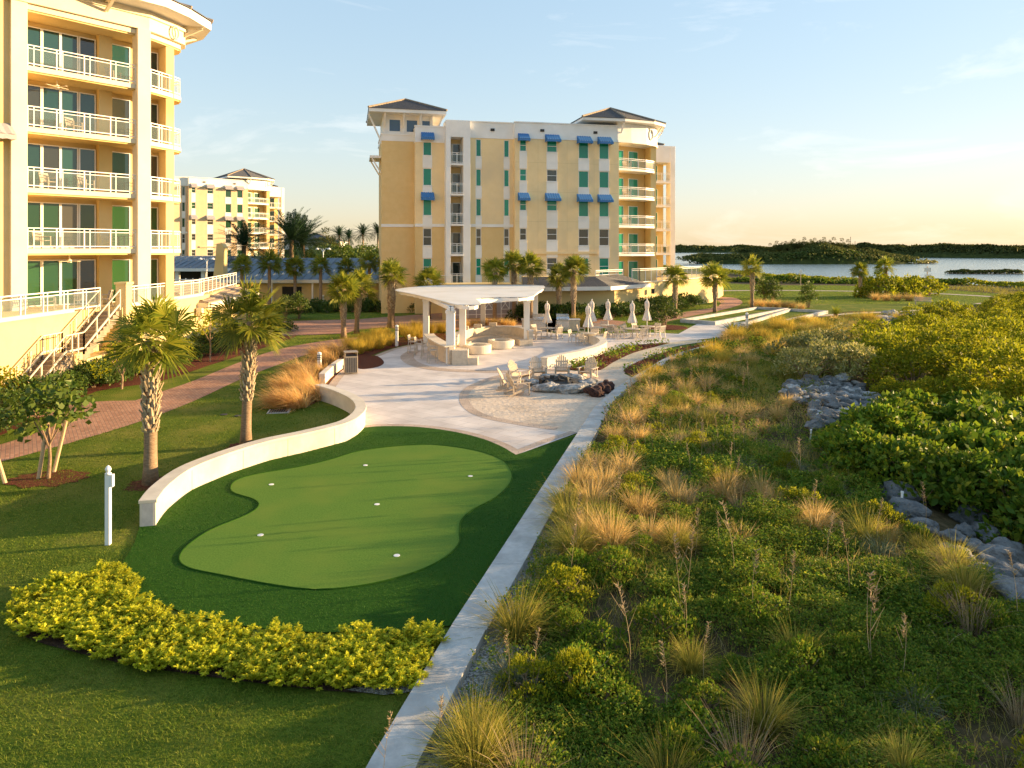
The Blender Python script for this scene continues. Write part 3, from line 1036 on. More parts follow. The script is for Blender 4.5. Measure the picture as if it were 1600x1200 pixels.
def awning(par, xc, w_, z, y, mat):
    """sloped fabric awning on a wall that faces -y: sloped top, short valance, closed cheeks"""
    d, h, v = 0.85, 0.62, 0.22
    x0, x1 = xc - w_ / 2, xc + w_ / 2
    mb = MB()
    n = 6
    for k in range(n):                                    # pleated cover: slight ridges
        a, b2 = x0 + (x1 - x0) * k / n, x0 + (x1 - x0) * (k + 1) / n
        m_ = (a + b2) / 2
        mb.add([(a, y, z + h), (m_, y, z + h + 0.03), (m_, y - d, z + 0.03), (a, y - d, z)], [(0, 3, 2, 1)])
        mb.add([(m_, y, z + h + 0.03), (b2, y, z + h), (b2, y - d, z), (m_, y - d, z + 0.03)], [(0, 3, 2, 1)])
        mb.add([(a, y - d, z), (b2, y - d, z), (b2, y - d - 0.01, z - v), (m_, y - d - 0.01, z - v - 0.04), (a, y - d - 0.01, z - v)], [(0, 4, 3, 2, 1)])
    mb.add([(x0, y, z + h), (x0, y - d, z), (x0, y - d, z - v), (x0, y, z - v)], [(0, 1, 2, 3)])
    mb.add([(x1, y, z + h), (x1, y, z - v), (x1, y - d, z - v), (x1, y - d, z)], [(0, 1, 2, 3)])
    return mb.build('awning', mat, par)


def hiproof(par, poly, z, apex, za, mat, fascia=0.34, soffit=True):
    """fascia and soffit (white) with tiled slopes rising to an apex"""
    mb = MB()
    mb.prism(poly, z, z + fascia)
    fa = mb.build('roof', M['white'], par)
    mb = MB()
    n = len(poly)
    c = Vector((sum(p[0] for p in poly) / n, sum(p[1] for p in poly) / n))
    big = [(p[0] + (p[0] - c.x) * 0.015, p[1] + (p[1] - c.y) * 0.015) for p in poly]
    rows = 14
    for i in range(n):
        a, b2 = big[i], big[(i + 1) % n]
        for k in range(rows):                              # stepped courses of tile
            t0, t1 = k / rows, (k + 1) / rows
            def pt(p, t, dz=0):
                return (p[0] + (apex[0] - p[0]) * t, p[1] + (apex[1] - p[1]) * t, z + fascia + 0.012 + (za - z - fascia) * t + dz)
            mb.add([pt(a, t0, 0.05), pt(b2, t0, 0.05), pt(b2, t1), pt(a, t1)], [(0, 1, 2, 3)])
            mb.add([pt(a, t0), pt(b2, t0), pt(b2, t0, 0.05), pt(a, t0, 0.05)], [(0, 1, 2, 3)])
    mb.build('roof_tiles', mat, fa)
    mb = MB()
    for i in range(n):
        p = big[i]
        mb.tube([(p[0], p[1], z + fascia + 0.08), (apex[0], apex[1], za + 0.06)], 0.11, 6)
    mb.build('ridge_cap', M['rooftan'], fa)
    return fa


def condo(label, O, th, zoff, awn, gl_tall, gl_small, upper, lower, full=True):
    B = thing('apartment_building', label, 'apartment building', (O[0], O[1], zoff), R(90) - th)
    zd, fh = 3.0, 3.05
    fl = [zd + fh * k for k in range(6)]
    top, band = 19.55, 17.95
    wp, wl, wh = M[upper], M[lower], M['white']
    belt = 8.95

    def block(x0, x1, y, depth, cols, ztop=top, zband=band, right=True, left=True, two=False):
        """one bay of the front: wall with window columns, white parapet band"""
        ops = []
        for (xc, w_, tall) in cols:
            for k in range(5):
                a, b2 = (0.85, 2.62) if tall else (1.42, 2.66)
                ops.append((xc - w_ / 2, xc + w_ / 2, fl[k] + a, fl[k] + b2))
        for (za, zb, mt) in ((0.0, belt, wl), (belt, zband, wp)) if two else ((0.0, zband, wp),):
            mb = MB()
            o2 = [o for o in ops if za < (o[2] + o[3]) / 2 < zb]
            wall_open(mb, x0, x1, za, zb, y, o2)
            if left:
                mb.add([(x0, y, za), (x0, y, zb), (x0, y + depth, zb), (x0, y + depth, za)], [(0, 1, 2, 3)])
            if right:
                mb.add([(x1, y, za), (x1, y + depth, za), (x1, y + depth, zb), (x1, y, zb)], [(0, 1, 2, 3)])
            mb.add([(x0, y + depth, za), (x0, y + depth, zb), (x1, y + depth, zb), (x1, y + depth, za)], [(0, 1, 2, 3)])
            mb.build('wall', mt, B)
        mb = MB()
        mb.box(x0 - 0.03, x1 + 0.03, y - 0.03, y + depth, zband, ztop)
        mb.box(x0 - 0.09, x1 + 0.09, y - 0.09, y + 0.3, ztop, ztop + 0.13)
        mb.box(x0 - 0.06, x1 + 0.06, y - 0.06, y + 0.1, zband - 0.02, zband + 0.09)
        mb.build('parapet', wh, B, bevel=0.01)
        for (xc, w_, tall) in cols:
            for k in range(5):
                a, b2 = (0.85, 2.62) if tall else (1.42, 2.66)
                dark = (k in (1,)) or (k == 0 and not tall) or (not tall and k in (2, 3) and rng.random() < 0.6)
                window(B, xc, w_, fl[k] + a, fl[k] + b2, y + 0.05, (gl_small if dark else gl_tall), rail=None if (tall and k > 1) else 0.5)
                z1 = fl[k] + a
                z0 = (fl[k - 1] + b2) if k else zd - 0.1
                mb = MB()
                mb.box(xc - w_ / 2 - 0.04, xc + w_ / 2 + 0.04, y - 0.025, y + 0.1, z0 + 0.02, z1 - 0.05)
                mb.box(xc - w_ / 2 - 0.07, xc + w_ / 2 + 0.07, y - 0.07, y + 0.1, z1 - 0.05, z1)
                mb.build('spandrel', wh, B)
                if k in (4, 2) and w_ > 0.6:
                    awning(B, xc, w_ + 0.42, fl[k] + b2 - 0.02, y, awn)

    block(0.33, 11.66, 0.0, 14, [(1.18, 0.72, False), (4.27, 1.12, False), (7.73, 1.12, True), (10.0, 1.1, True)])
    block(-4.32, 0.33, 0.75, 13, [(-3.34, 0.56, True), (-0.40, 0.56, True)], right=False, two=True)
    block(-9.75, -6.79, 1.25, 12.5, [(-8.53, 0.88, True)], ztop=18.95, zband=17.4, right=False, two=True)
    # belt course and thin ledge
    mb = MB()
    mb.box(-13.1, -9.8, 2.42, 2.6, belt - 0.14, belt + 0.16)
    mb.build('belt_course', wh, B)
    mb = MB()
    mb.box(-9.8, -6.8, 1.17, 1.35, belt - 0.14, belt + 0.16)
    mb.build('belt_course', wh, B)
    mb = MB()
    mb.box(-4.32, 0.30, 0.67, 0.9, belt - 0.14, belt + 0.16)
    mb.build('belt_course', wh, B)
    mb = MB()
    mb.box(2.3, 9.2, -0.22, 0.05, 6.05, 6.3)
    mb.build('ledge', wp, B)
    mb = MB()
    for k in range(1, 5):
        mb.box(0.36, 11.6, -0.007, 0.02, fl[k] + 0.30, fl[k] + 0.325)
        mb.box(-13.05, -9.8, 2.493, 2.52, fl[k] + 0.30, fl[k] + 0.325)
    for xx in (2.75, 5.9, 8.87):
        mb.box(xx, xx + 0.022, -0.006, 0.02, 3.2, 17.9)
    mb.build('score_line', M['score'], B)
    # loggia bay: white frame and five recessed balconies
    mb = MB()
    mb.box(-6.79, -6.33, -0.02, 2.2, 0, top)
    mb.box(-5.04, -4.32, -0.02, 2.2, 0, top)
    mb.box(-6.33, -5.04, -0.02, 2.2, fl[4] + 2.65, top)
    mb.build('loggia_frame', wh, B, bevel=0.01)
    mb = MB()
    mb.box(-6.4, -4.3, 1.75, 13, 0, top - 0.1)
    mb.build('wall', wl, B)
    for k in range(5):
        mb = MB()
        mb.box(-6.33, -5.04, -0.05, 1.75, fl[k] - 0.2, fl[k])
        mb.build('balcony_slab', wh, B)
        railing(B, [(-6.33, 0.03), (-5.04, 0.03)], fl[k], post=0.65, glass=True)
        window(B, -5.5, 0.85, fl[k] + 0.02, fl[k] + 2.2, 1.66, M['glass_dark'], name='door')
        window(B, -6.15, 0.3, fl[k] + 0.02, fl[k] + 2.2, 1.67, gl_tall, name='side_light')
    # stair tower with a pavilion on top
    mb = MB()
    wall_open(mb, -13.07, -8.1, 0, 17.6, 2.5, [])
    mb.add([(-13.07, 2.5, 0), (-13.07, 2.5, 17.6), (-13.07, 9, 17.6), (-13.07, 9, 0)], [(0, 1, 2, 3)])
    mb.add([(-8.1, 2.5, 0), (-8.1, 9, 0), (-8.1, 9, 17.6), (-8.1, 2.5, 17.6)], [(0, 1, 2, 3)])
    mb.build('wall', wl, B)
    mb = MB()
    mb.box(-13.1, -8.07, 2.46, 9, 17.6, 18.3)
    mb.box(-13.16, -8.0, 2.4, 9.1, 18.2, 18.38)
    mb.build('parapet', wh, B)
    mb = MB()
    ops = [(-12.3, -11.1, 18.6, 19.9), (-10.55, -9.35, 18.6, 19.9), (-8.95, -8.05, 18.6, 19.9)]
    wall_open(mb, -12.9, -7.9, 18.38, 20.35, 2.75, ops)
    mb.box(-12.9, -7.9, 3.2, 8.8, 18.38, 20.35)
    for xx in (-12.75, -10.85, -9.15, -7.95):
        mb.box(xx - 0.1, xx + 0.1, 2.5, 2.74, 17.9, 20.3)
    mb.build('pavilion_wall', wh, B)
    for (a, b2, c, d) in ops:
        window(B, (a + b2) / 2, b2 - a, c, d, 2.83, M['glass_blue'])
    mb = MB()
    for (xa, ya, dx, dy) in ((-13.0, 2.6, -1.35, -0.1), (-8.0, 2.6, 1.2, -0.1), (-12.75, 2.5, 0, -1.1), (-10.85, 2.5, 0, -1.1), (-9.15, 2.5, 0, -1.1)):
        mb.bar((xa, ya, 17.3 if dx else 19.0), (xa + dx, ya + dy, 20.3), 0.16)
    mb.build('bracket', wh, B)
    hiproof(B, [(-14.35, 1.2), (-6.6, 1.2), (-6.6, 9.8), (-14.35, 9.8)], 20.3, (-10.4, 5.5), 22.5, M['rooftile'])
    mb = MB()
    mb.box(-14.2, -13.07, 3.0, 6.5, 15.9, 16.15)
    mb.bar((-13.1, 3.2, 14.4), (-14.0, 3.2, 15.9), 0.14)
    mb.bar((-13.1, 6.3, 14.4), (-14.0, 6.3, 15.9), 0.14)
    mb.build('side_canopy', wh, B)
    # corner bay with curved balconies
    A, Bp, Cp = (11.66, 0.05), (16.95, 2.19), (17.75, 4.6)
    mid_ = (14.6, 0.95)
    front = [A, (13.2, 0.42), (15.2, 1.1), (16.5, 1.95), (17.25, 3.0), Cp]
    mb = MB()
    mb.add([(11.64, 2.0, 0), (16.3, 3.9, 0), (16.3, 3.9, 18.2), (11.64, 2.0, 18.2)], [(0, 1, 2, 3)])
    mb.box(16.35, 17.0, 2.35, 4.4, 0, 18.2)
    mb.add([(16.3, 3.9, 0), (16.3, 14, 0), (16.3, 14, 18.2), (16.3, 3.9, 18.2)], [(0, 1, 2, 3)])
    mb.build('wall', M['plaster_yellow'], B)
    for k in range(5):
        mb = MB()
        mb.prism(front + [(16.4, 5.0), (11.67, 2.1)], fl[k] - 0.24, fl[k])
        mb.build('balcony_slab', wh, B)
        if k:
            railing(B, front, fl[k], post=1.1)
        dd = math.atan2(1.9, 4.66)
        for (t, w_, g_) in ((0.22, 0.9, gl_tall), (0.62, 1.3, gl_tall)):
            x, y = 11.64 + 4.66 * t, 2.0 + 1.9 * t
            mb = MB()
            mt = Matrix.Translation((x + 0.03, y - 0.06, fl[k] + 1.12)) @ Matrix.Rotation(dd, 4, 'Z')
            mb.mbox(mt, w_ + 0.14, 0.08, 2.24)
            f_ = mb.build('door', M['whitemetal'], B)
            mb = MB()
            mt = Matrix.Translation((x + 0.045, y - 0.09, fl[k] + 1.12)) @ Matrix.Rotation(dd, 4, 'Z')
            mb.mbox(mt, w_, 0.06, 2.1)
            mb.build('pane', g_, f_)
    mb = MB()
    fz = [(11.5, -0.06), (13.2, 0.3), (15.25, 0.98), (16.6, 1.86), (17.4, 2.95), (17.9, 4.65), (17.5, 9), (11.5, 9)]
    mb.prism(fz, 18.0, 20.0)
    mb.prism([(p[0] * 1.004, p[1] - 0.05) for p in fz[:6]] + [(17.6, 8.5), (11.6, 8.5)], 17.9, 18.15)
    fr = mb.build('frieze', wh, B, bevel=0.01)
    mb = MB()                                               # oval boss on the frieze
    mt = Matrix.Translation((15.95, 1.42, 19.05)) @ Matrix.Rotation(math.atan2(0.88, 1.35), 4, 'Z') @ Matrix.Rotation(R(90), 4, 'X')
    ring_ = []
    for k in range(20):
        t = 2 * math.pi * k / 20
        ring_.append(mt @ Vector((0.36 * math.cos(t), 0.55 * math.sin(t), 0.05)))
    mb.tube(ring_ + ring_[:1], 0.07, 6)
    mb.build('oval_moulding', wh, fr)
    mb = MB()
    for (p, q) in (((11.9, 0.0), (12.0, -0.7)), ((16.6, 1.8), (17.2, 1.2)), ((17.6, 3.5), (18.3, 3.3))):
        mb.bar((p[0], p[1], 18.9), (q[0], q[1], 19.95), 0.13)
    mb.build('bracket', wh, B)
    hiproof(B, [(7.4, -0.75), (12.0, -0.95), (15.7, -0.1), (17.6, 1.3), (18.6, 4.2), (18.2, 9.6), (12, 11), (7.4, 10)], 20.0, (12.6, 5.0), 22.5, M['rooftile'], fascia=0.28)
    # rear wing with its own balconies
    mb = MB()
    wall_open(mb, 15.0, 23.7, 0, 17.6, 14.8, [])
    mb.add([(23.7, 14.8, 0), (23.7, 24, 0), (23.7, 24, 17.6), (23.7, 14.8, 17.6)], [(0, 1, 2, 3)])
    mb.build('wall', M['plaster_yellow'], B)
    mb = MB()
    mb.box(23.7, 24.35, 12.7, 14.0, 0, 19.7)
    mb.box(15.0, 24.4, 12.75, 24, 17.6, 19.72)
    mb.build('wing_frame', wh, B, bevel=0.01)
    for k in range(5):
        mb = MB()
        mb.box(16.5, 23.68, 12.7, 14.8, fl[k] - 0.24, fl[k])
        mb.build('balcony_slab', wh, B)
        railing(B, [(17.0, 12.78), (23.65, 12.78)], fl[k], post=1.1)
        window(B, 19.3, 1.6, fl[k] + 0.02, fl[k] + 2.25, 14.70, gl_small, name='door')
        window(B, 22.2, 1.3, fl[k] + 0.02, fl[k] + 2.25, 14.70, gl_tall, name='door')
    hiproof(B, [(17.5, 13.6), (23.2, 13.6), (23.2, 22), (17.5, 22)], 19.75, (20.3, 17.5), 21.4, M['rooftile'], fascia=0.2)
    # roof deck so that nothing is open from above
    mb = MB()
    mb.add([(-13, 9, 18.4), (-13, 14, 18.4), (17, 14, 18.4), (17, 9, 18.4)], [(0, 1, 2, 3)])
    mb.box(-9, 16, 3, 13.5, 18.3, 18.6)
    for (x, y, s_) in ((2, 6, 0.6), (-2, 8, 0.8), (6, 7, 0.5)):
        mb.box(x, x + 2 * s_, y, y + 2 * s_, 18.6, 19.2 + s_)
    mb.build('flat_roof', M['concrete'], B)
    mb = MB()
    for (x, y) in ((-1.9, 0.68), (3.2, -0.05), (9.0, -0.05)):
        mb.box(x - 0.2, x + 0.2, y - 0.1, y + 0.1, 18.7, 18.95)
    mb.build('vent', M['dark'], B)
    return B


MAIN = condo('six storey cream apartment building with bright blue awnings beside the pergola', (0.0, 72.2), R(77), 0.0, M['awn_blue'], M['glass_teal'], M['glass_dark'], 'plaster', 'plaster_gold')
FAR = condo('distant peach apartment building with grey awnings behind the date palms', (-62.45, 135.25), R(50), 0.85, M['awn_grey'], M['glass_green'], M['glass_dark'], 'plaster_peach', 'plaster_peach')

# podium of the main building
PF = lambda s: (0.974 * s, 66.5 + 0.225 * s)
PC = (10.0, 68.7)
PE = (24.5, 86.5)
pod = [PF(-6.6), PC, PE, (30, 100), (-8, 100)]
mb = MB()
mb.prism(pod, -0.1, 3.0)
mb.build('podium', M['plaster_pod'], MAIN, world=True)
mb = MB()                                                   # tiled skirt roof on the corner of the podium
e0, e1, e2 = (1.0, 65.7), (9.4, 67.6), (14.3, 73.2)
t0, t1, t2 = (1.0, 69.4), (8.3, 71.0), (11.6, 74.8)
for (a, b2, c, d) in ((e0, e1, t1, t0), (e1, e2, t2, t1)):
    n = 9
    for k in range(n):
        def pp(p, q, t, dz):
            return (p[0] + (q[0] - p[0]) * t, p[1] + (q[1] - p[1]) * t, 2.95 + 0.85 * t + dz)
        mb.add([pp(a, d, k / n, 0.06), pp(b2, c, k / n, 0.06), pp(b2, c, (k + 1) / n, 0.0), pp(a, d, (k + 1) / n, 0.0)], [(0, 1, 2, 3)])
        mb.add([pp(a, d, k / n, 0.0), pp(b2, c, k / n, 0.0), pp(b2, c, k / n, 0.06), pp(a, d, k / n, 0.06)], [(0, 1, 2, 3)])
sk = mb.build('skirt_roof', M['rooftile'], MAIN, world=True)
mb = MB()
for (a, b2) in ((e0, e1), (e1, e2)):
    mb.bar((a[0], a[1], 2.78), (b2[0], b2[1], 2.78), 0.25, 0.36)
mb.build('eave', M['white'], MAIN, world=True)
mb = MB()
mb.prism([(1.0, 69.3), (8.4, 71.0), (11.6, 74.7), (11.6, 78), (1.0, 78)], 3.0, 3.78)
mb.prism([PF(-6.6), PF(0.9), (0.9, 69.5), (-6.5, 68)], 3.0, 3.3)
mb.build('terrace_parapet', M['plaster_yellow'], MAIN, world=True)
railing(MAIN, [(8.5, 71.6), (11.8, 75.0)], 3.78, h=0.6, glass=False, world=True)
railing(MAIN, [(12.4, 72.8), (13.3, 73.3), (24.2, 86.3)], 3.0, h=1.5, world=True, post=1.2)
railing(MAIN, [(-9, 69.6), (-6.0, 70.3)], 3.0, h=0.9, world=True, glass=False)
mb = MB()                                                   # service gate under the podium, with white lattice
ga, gb = Vector(PF(-5.8)), Vector(PF(0.5))
nn = Vector((0.225, -0.974))
mb.bar((ga.x + nn.x * .05, ga.y + nn.y * .05, 1.25), (gb.x + nn.x * .05, gb.y + nn.y * .05, 1.25), 0.08, 2.3)
gate = mb.build('gate', M['awn_grey'], MAIN, world=True)
mb = MB()
for k in range(9):
    p = ga.lerp(gb, k / 8) + nn * 0.12
    mb.bar((p.x, p.y, 0.1), (p.x, p.y, 2.4), 0.07)
    if k in (1, 4, 6):
        q = ga.lerp(gb, (k + 1) / 8) + nn * 0.12
        mb.bar((p.x, p.y, 0.9), (q.x, q.y, 2.0), 0.06)
        mb.bar((p.x, p.y, 2.0), (q.x, q.y, 0.9), 0.06)
        mb.bar((p.x, p.y, 0.9), (q.x, q.y, 0.9), 0.06)
        mb.bar((p.x, p.y, 2.0), (q.x, q.y, 2.0), 0.06)
mb.bar((ga.x + nn.x * .12, ga.y + nn.y * .12, 0.45), (gb.x + nn.x * .12, gb.y + nn.y * .12, 0.45), 0.05)
o = mb.build('lattice', M['whitemetal'], MAIN, world=True)
o.parent = gate
mb = MB()                                                   # wall lamp and door on the sunny podium side
mb.box(14.6, 14.9, 73.6, 73.9, 1.9, 2.4)
mb.build('wall_lamp', M['dark'], MAIN, world=True)

# long low garage wing with the blue roof
GW = thing('garage_building', 'long low yellow building under a blue grey roof behind the row of palms', 'building', (-32, 80, 0))
mb = MB()
mb.box(-32.3, -6.0, 80, 92, 0, 2.9)
mb.build('wall', M['plaster_gold'], GW, world=True)
mb = MB()
n = 30
for k in range(n):                                          # standing seam roof
    a, b2 = -33 + 28 * k / n, -33 + 28 * (k + 1) / n
    mb.add([(a, 78.9, 3.1), (b2, 78.9, 3.1), (b2, 88, 5.45), (a, 88, 5.45)], [(0, 1, 2, 3)])
    mb.add([(a, 88, 5.45), (b2, 88, 5.45), (b2, 97, 3.1), (a, 97, 3.1)], [(0, 1, 2, 3)])
    mb.bar((a, 78.9, 3.13), (a, 88, 5.48), 0.06)
mb.build('roof', M['roofblue'], GW, world=True)
mb = MB()
mb.box(-33, -5.0, 78.75, 78.95, 2.78, 3.12)
mb.box(-33, -5.0, 78.95, 80, 2.72, 2.80)
mb.build('eave', M['white'], GW, world=True)
mb = MB()
prof = [(-34.0, 2.0), (-33.6, 3.6), (-33.4, 5.2), (-33.25, 7.15), (-32.75, 7.2), (-32.45, 6.8), (-32.5, 5.0), (-32.4, 0), (-34.0, 0)]
vs = [(x, 79.2, z) for x, z in prof] + [(x, 80.4, z) for x, z in prof]
k = len(prof)
mb.add(vs, [tuple(range(k)), tuple(range(2 * k - 1, k - 1, -1))] + [(i, i + k, (i + 1) % k + k, (i + 1) % k) for i in range(k)])
mb.build('gable_wall', M['plaster_yellow'], GW, world=True)
for x in (-27.0, -22.4, -16.2, -11.0):
    mb = MB()
    mb.box(x - 0.09, x + 0.09, 79.0, 79.18, 0, 2.72)
    mb.build('post', M['white'], GW, world=True)
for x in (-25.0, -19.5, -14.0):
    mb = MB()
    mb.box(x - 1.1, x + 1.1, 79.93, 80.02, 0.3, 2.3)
    mb.build('opening_shade_panel', M['shade_fill'], GW, world=True)  # dark panel on the solid wall, its colour stands for inner shade
CP = thing('carport', 'dark blue roofed carport beyond the left terrace', 'carport', (-41, 98, 0))
mb = MB()
for k in range(16):
    a, b2 = -50 + 15.5 * k / 16, -50 + 15.5 * (k + 1) / 16
    mb.add([(a, 94, 4.0), (b2, 94, 4.0), (b2, 101, 5.6), (a, 101, 5.6)], [(0, 1, 2, 3)])
    mb.bar((a, 94, 4.03), (a, 101, 5.63), 0.06)
mb.build('roof', M['roofblue'], CP, world=True)
mb = MB()
mb.box(-50, -34.5, 93.9, 94.1, 3.6, 4.0)
mb.build('eave', M['white'], CP, world=True)
for x in (-49, -45, -41.5, -38, -35):
    mb = MB()
    mb.box(x - 0.25, x + 0.25, 94.5, 95, 0, 3.7)
    mb.build('post', M['white'], CP, world=True)
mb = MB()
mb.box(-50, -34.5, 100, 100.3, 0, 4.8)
mb.build('wall', M['shade_fill'], CP, world=True)  # the carport's inner shade is put into this back wall's colour

# ------------------------------------------------------------------ near left building
LO_, LT = (-21.1, 40.1), R(39)
LB = thing('apartment_building', 'tall sunlit yellow apartment building with white balconies and terrace stairs', 'apartment building', (LO_[0], LO_[1], 0), R(90) - LT)
zd, fh = 3.45, 3.1
fl = [zd + fh * k for k in range(6)]
wh = M['cream']
# walls: window bay left of the balconies, recess behind them, the corner
mb = MB()
ops = [(-8.75, -7.0, fl[k] + 0.75, fl[k] + 2.55) for k in range(5)]
wall_open(mb, -18, -5.62, 0, 19.0, 0.0, ops)
mb.add([(-5.62, 0, 0), (-5.62, 1.8, 0), (-5.62, 1.8, 19), (-5.62, 0, 19)], [(0, 1, 2, 3)])
mb.build('wall', M['plaster_yellow'], LB)
mb = MB()
mb.box(-5.62, 2.2, 1.8, 14, 0, 18.6)
mb.box(-1.72, -1.03, 1.35, 1.8, zd, 18.6)
mb.box(1.72, 2.2, 0.75, 1.79, zd, 18.6)
mb.build('wall', M['plaster_yellow'], LB)
mb = MB()
mb.box(-6.35, -5.64, -0.22, 0.4, 0, 19.0)
mb.build('pilaster', wh, LB, bevel=0.015)
for k in range(5):
    window(LB, -7.87, 1.75, fl[k] + 0.75, fl[k] + 2.55, 0.05, M['glass_green'])
    mb = MB()
    mb.box(-8.8, -6.95, -0.04, 0.1, (fl[k - 1] + 2.57) if k else 2.0, fl[k] + 0.73)
    mb.build('spandrel', wh, LB)
awning(LB, -7.5, 2.4, fl[2] + 2.5, -0.02, M['awn_grey'])
mb = MB()
mb.box(-0.36, 0.36, -0.36, 0.36, 3.2, 19.0)
mb.build('column', wh, LB, bevel=0.02)
edge = [(-5.64, -0.12), (0.0, -0.12), (0.9, 0.2), (1.9, 0.62), (2.75, 1.05), (3.1, 1.75), (3.0, 2.6)]
for k in range(1, 6):
    mb = MB()
    mb.prism(edge + [(2.3, 3.2), (-5.64, 1.8)], fl[k] - 0.26, fl[k])
    mb.build('balcony_slab', wh, LB, bevel=0.012)
    mb = MB()
    mb.prism([(p[0] * 0.985 if p[0] > 0 else p[0] + 0.03, p[1] + 0.1) for p in edge] + [(2.1, 3.0), (-5.6, 1.8)], fl[k] - 0.34, fl[k] - 0.262)
    mb.build('soffit', M['plaster_yellow'], LB)
    if k < 5:
        railing(LB, [(-5.6, -0.06), (-0.37, -0.06)], fl[k], post=1.3, pk=0.28)
        railing(LB, [(0.37, 0.04), (1.9, 0.68), (2.7, 1.1), (3.04, 1.78), (2.95, 2.5)], fl[k], post=1.0, pk=0.22)
for k in range(5):
    for j, (xc, w_) in enumerate(((-4.87, 0.87), (-3.98, 0.87), (-3.1, 0.87), (-2.2, 0.85), (-0.45, 1.05), (1.3, 0.75))):
        g_ = [M['glass_green'], M['glass_green'], M['glass_slate'], M['glass_slate'], M['glass_slate']][k]
        if (k + j) % 4 == 3:
            g_ = M['glass_dark']
        window(LB, xc, w_, fl[k] + 0.02, fl[k] + 2.5, 1.66, g_, name='sliding_door', fw=0.055)
# top beam, frieze, brackets, eaves
mb = MB()
fz = [(-18, -0.3), (0.3, -0.3), (1.0, 0.0), (2.0, 0.42), (2.95, 0.9), (3.35, 1.7), (3.2, 3.0), (3.0, 14), (-18, 14)]
mb.prism(fz, 18.98, 20.1)
mb.prism([(-18, -0.4), (0.33, -0.4), (1.05, -0.1), (2.05, 0.32), (3.05, 0.82), (3.46, 1.68), (3.3, 3.0), (3.1, 14), (-18, 14)], 19.72, 19.9)
fr = mb.build('frieze', wh, LB, bevel=0.012)
mb = MB()
mt = Matrix.Translation((2.05, 0.34, 19.4)) @ Matrix.Rotation(math.atan2(0.45, 0.97), 4, 'Z') @ Matrix.Rotation(R(90), 4, 'X')
rg_ = [mt @ Vector((0.26 * math.cos(2 * math.pi * k / 20), 0.36 * math.sin(2 * math.pi * k / 20), 0.06)) for k in range(20)]
mb.tube(rg_ + rg_[:1], 0.05, 6)
mb.build('oval_moulding', wh, fr)
for (p, q) in (((-5.9, -0.3), (-5.9, -1.35)), ((-2.0, -0.35), (-2.0, -1.4)), ((2.9, 0.85), (3.7, 0.25)), ((3.3, 2.6), (4.5, 2.7))):
    mb = MB()
    mb.bar((p[0], p[1], 19.5), (q[0], q[1], 20.02), 0.16, 0.13)
    mb.bar((p[0], p[1], 20.02), (q[0], q[1], 20.05), 0.2, 0.14)
    mb.build('bracket', wh, LB)
hiproof(LB, [(-18, -1.75), (0.6, -1.75), (2.3, -1.0), (4.3, 0.35), (4.95, 2.6), (4.6, 14), (-18, 14)], 20.1, (-6, 7), 23.5, M['rooftile'], fascia=0.5)
# ceiling fans on two balconies
for (x, k) in ((-3.4, 0), (-4.0, 3)):
    mb = MB()
    mb.tube([(x, 0.8, fl[k + 1] - 0.35), (x, 0.8, fl[k + 1] - 0.6)], 0.04, 6)
    mb.tube([(x, 0.8, fl[k + 1] - 0.6), (x, 0.8, fl[k + 1] - 0.75)], 0.12, 8)
    for a in range(4):
        t = a * math.pi / 2 + 0.4
        mb.bar((x + 0.1 * math.cos(t), 0.8 + 0.1 * math.sin(t), fl[k + 1] - 0.68), (x + 0.65 * math.cos(t), 0.8 + 0.65 * math.sin(t), fl[k + 1] - 0.68), 0.13, 0.015)
    mb.build('ceiling_fan', wh, LB)
# terrace podium (plan given in world axes)
mb = MB()
mb.prism([(-21.7, 14), (-21.7, 37.2), (-20.6, 37.2), (-20.6, 47.0), (-24.0, 62), (-45, 62), (-45, 14)], -0.1, zd - 0.02)
mb.build('podium', M['plaster_pod'], LB, world=True)
mb = MB()
mb.box(-21.68, -21.5, 14, 34.6, zd - 0.02, zd + 0.16)
mb.box(-20.78, -20.58, 38.0, 47.0, zd - 0.02, zd + 0.16)
mb.build('terrace_curb', wh, LB, world=True)
railing(LB, [(-21.6, 16), (-21.6, 36.9)], zd, world=True, post=1.5, pk=0.3)
railing(LB, [(-20.68, 38.2), (-20.68, 46.8)], zd, world=True, post=1.5, pk=0.3)
railing(LB, [(-20.9, 47), (-23.9, 61)], zd, world=True, post=1.5, glass=False)
mb = MB()
mb.box(-21.0, -20.45, 37.3, 37.9, 0, zd + 1.2)
mb.box(-21.06, -20.39, 37.24, 37.96, zd + 1.2, zd + 1.32)
mb.build('pier', M['plaster_yellow'], LB, world=True)
# stairs down to the garden
mb = MB()
for k in range(11):
    z1 = zd - 0.17 * (k + 1)
    mb.box(-21.65, -20.6, 36.9 - 0.28 * (k + 1), 36.9 - 0.28 * k, max(0.0, z1 - 0.5), z1)
mb.box(-21.65, -20.6, 32.4, 36.9 - 0.28 * 11, 0.9, zd - 0.17 * 11 - 0.02)
for k in range(9):
    z1 = zd - 0.17 * (12 + k)
    mb.box(-21.65, -20.6, 32.4 - 0.28 * (k + 1), 32.4 - 0.28 * k, 0, max(z1, 0.05))
mb.build('stairs', M['rooftan'], LB, world=True)
mb = MB()
for X in (-20.55, -21.6):
    for (ya, za, yb, zb) in ((36.9, zd, 33.8, 1.58), (33.8, 1.58, 32.4, 1.58), (32.4, 1.58, 29.9, 0.02)):
        mb.bar((X, ya, za + 0.95), (X, yb, zb + 0.95), 0.05)
        mb.bar((X, ya, za + 0.2), (X, yb, zb + 0.2), 0.06, 0.08)
        n = 3
        for k in range(n + 1):
            t = k / n
            y, z = ya + (yb - ya) * t, za + (zb - za) * t
            mb.box(X - 0.03, X + 0.03, y - 0.03, y + 0.03, max(0, z - 0.1), z + 0.95)
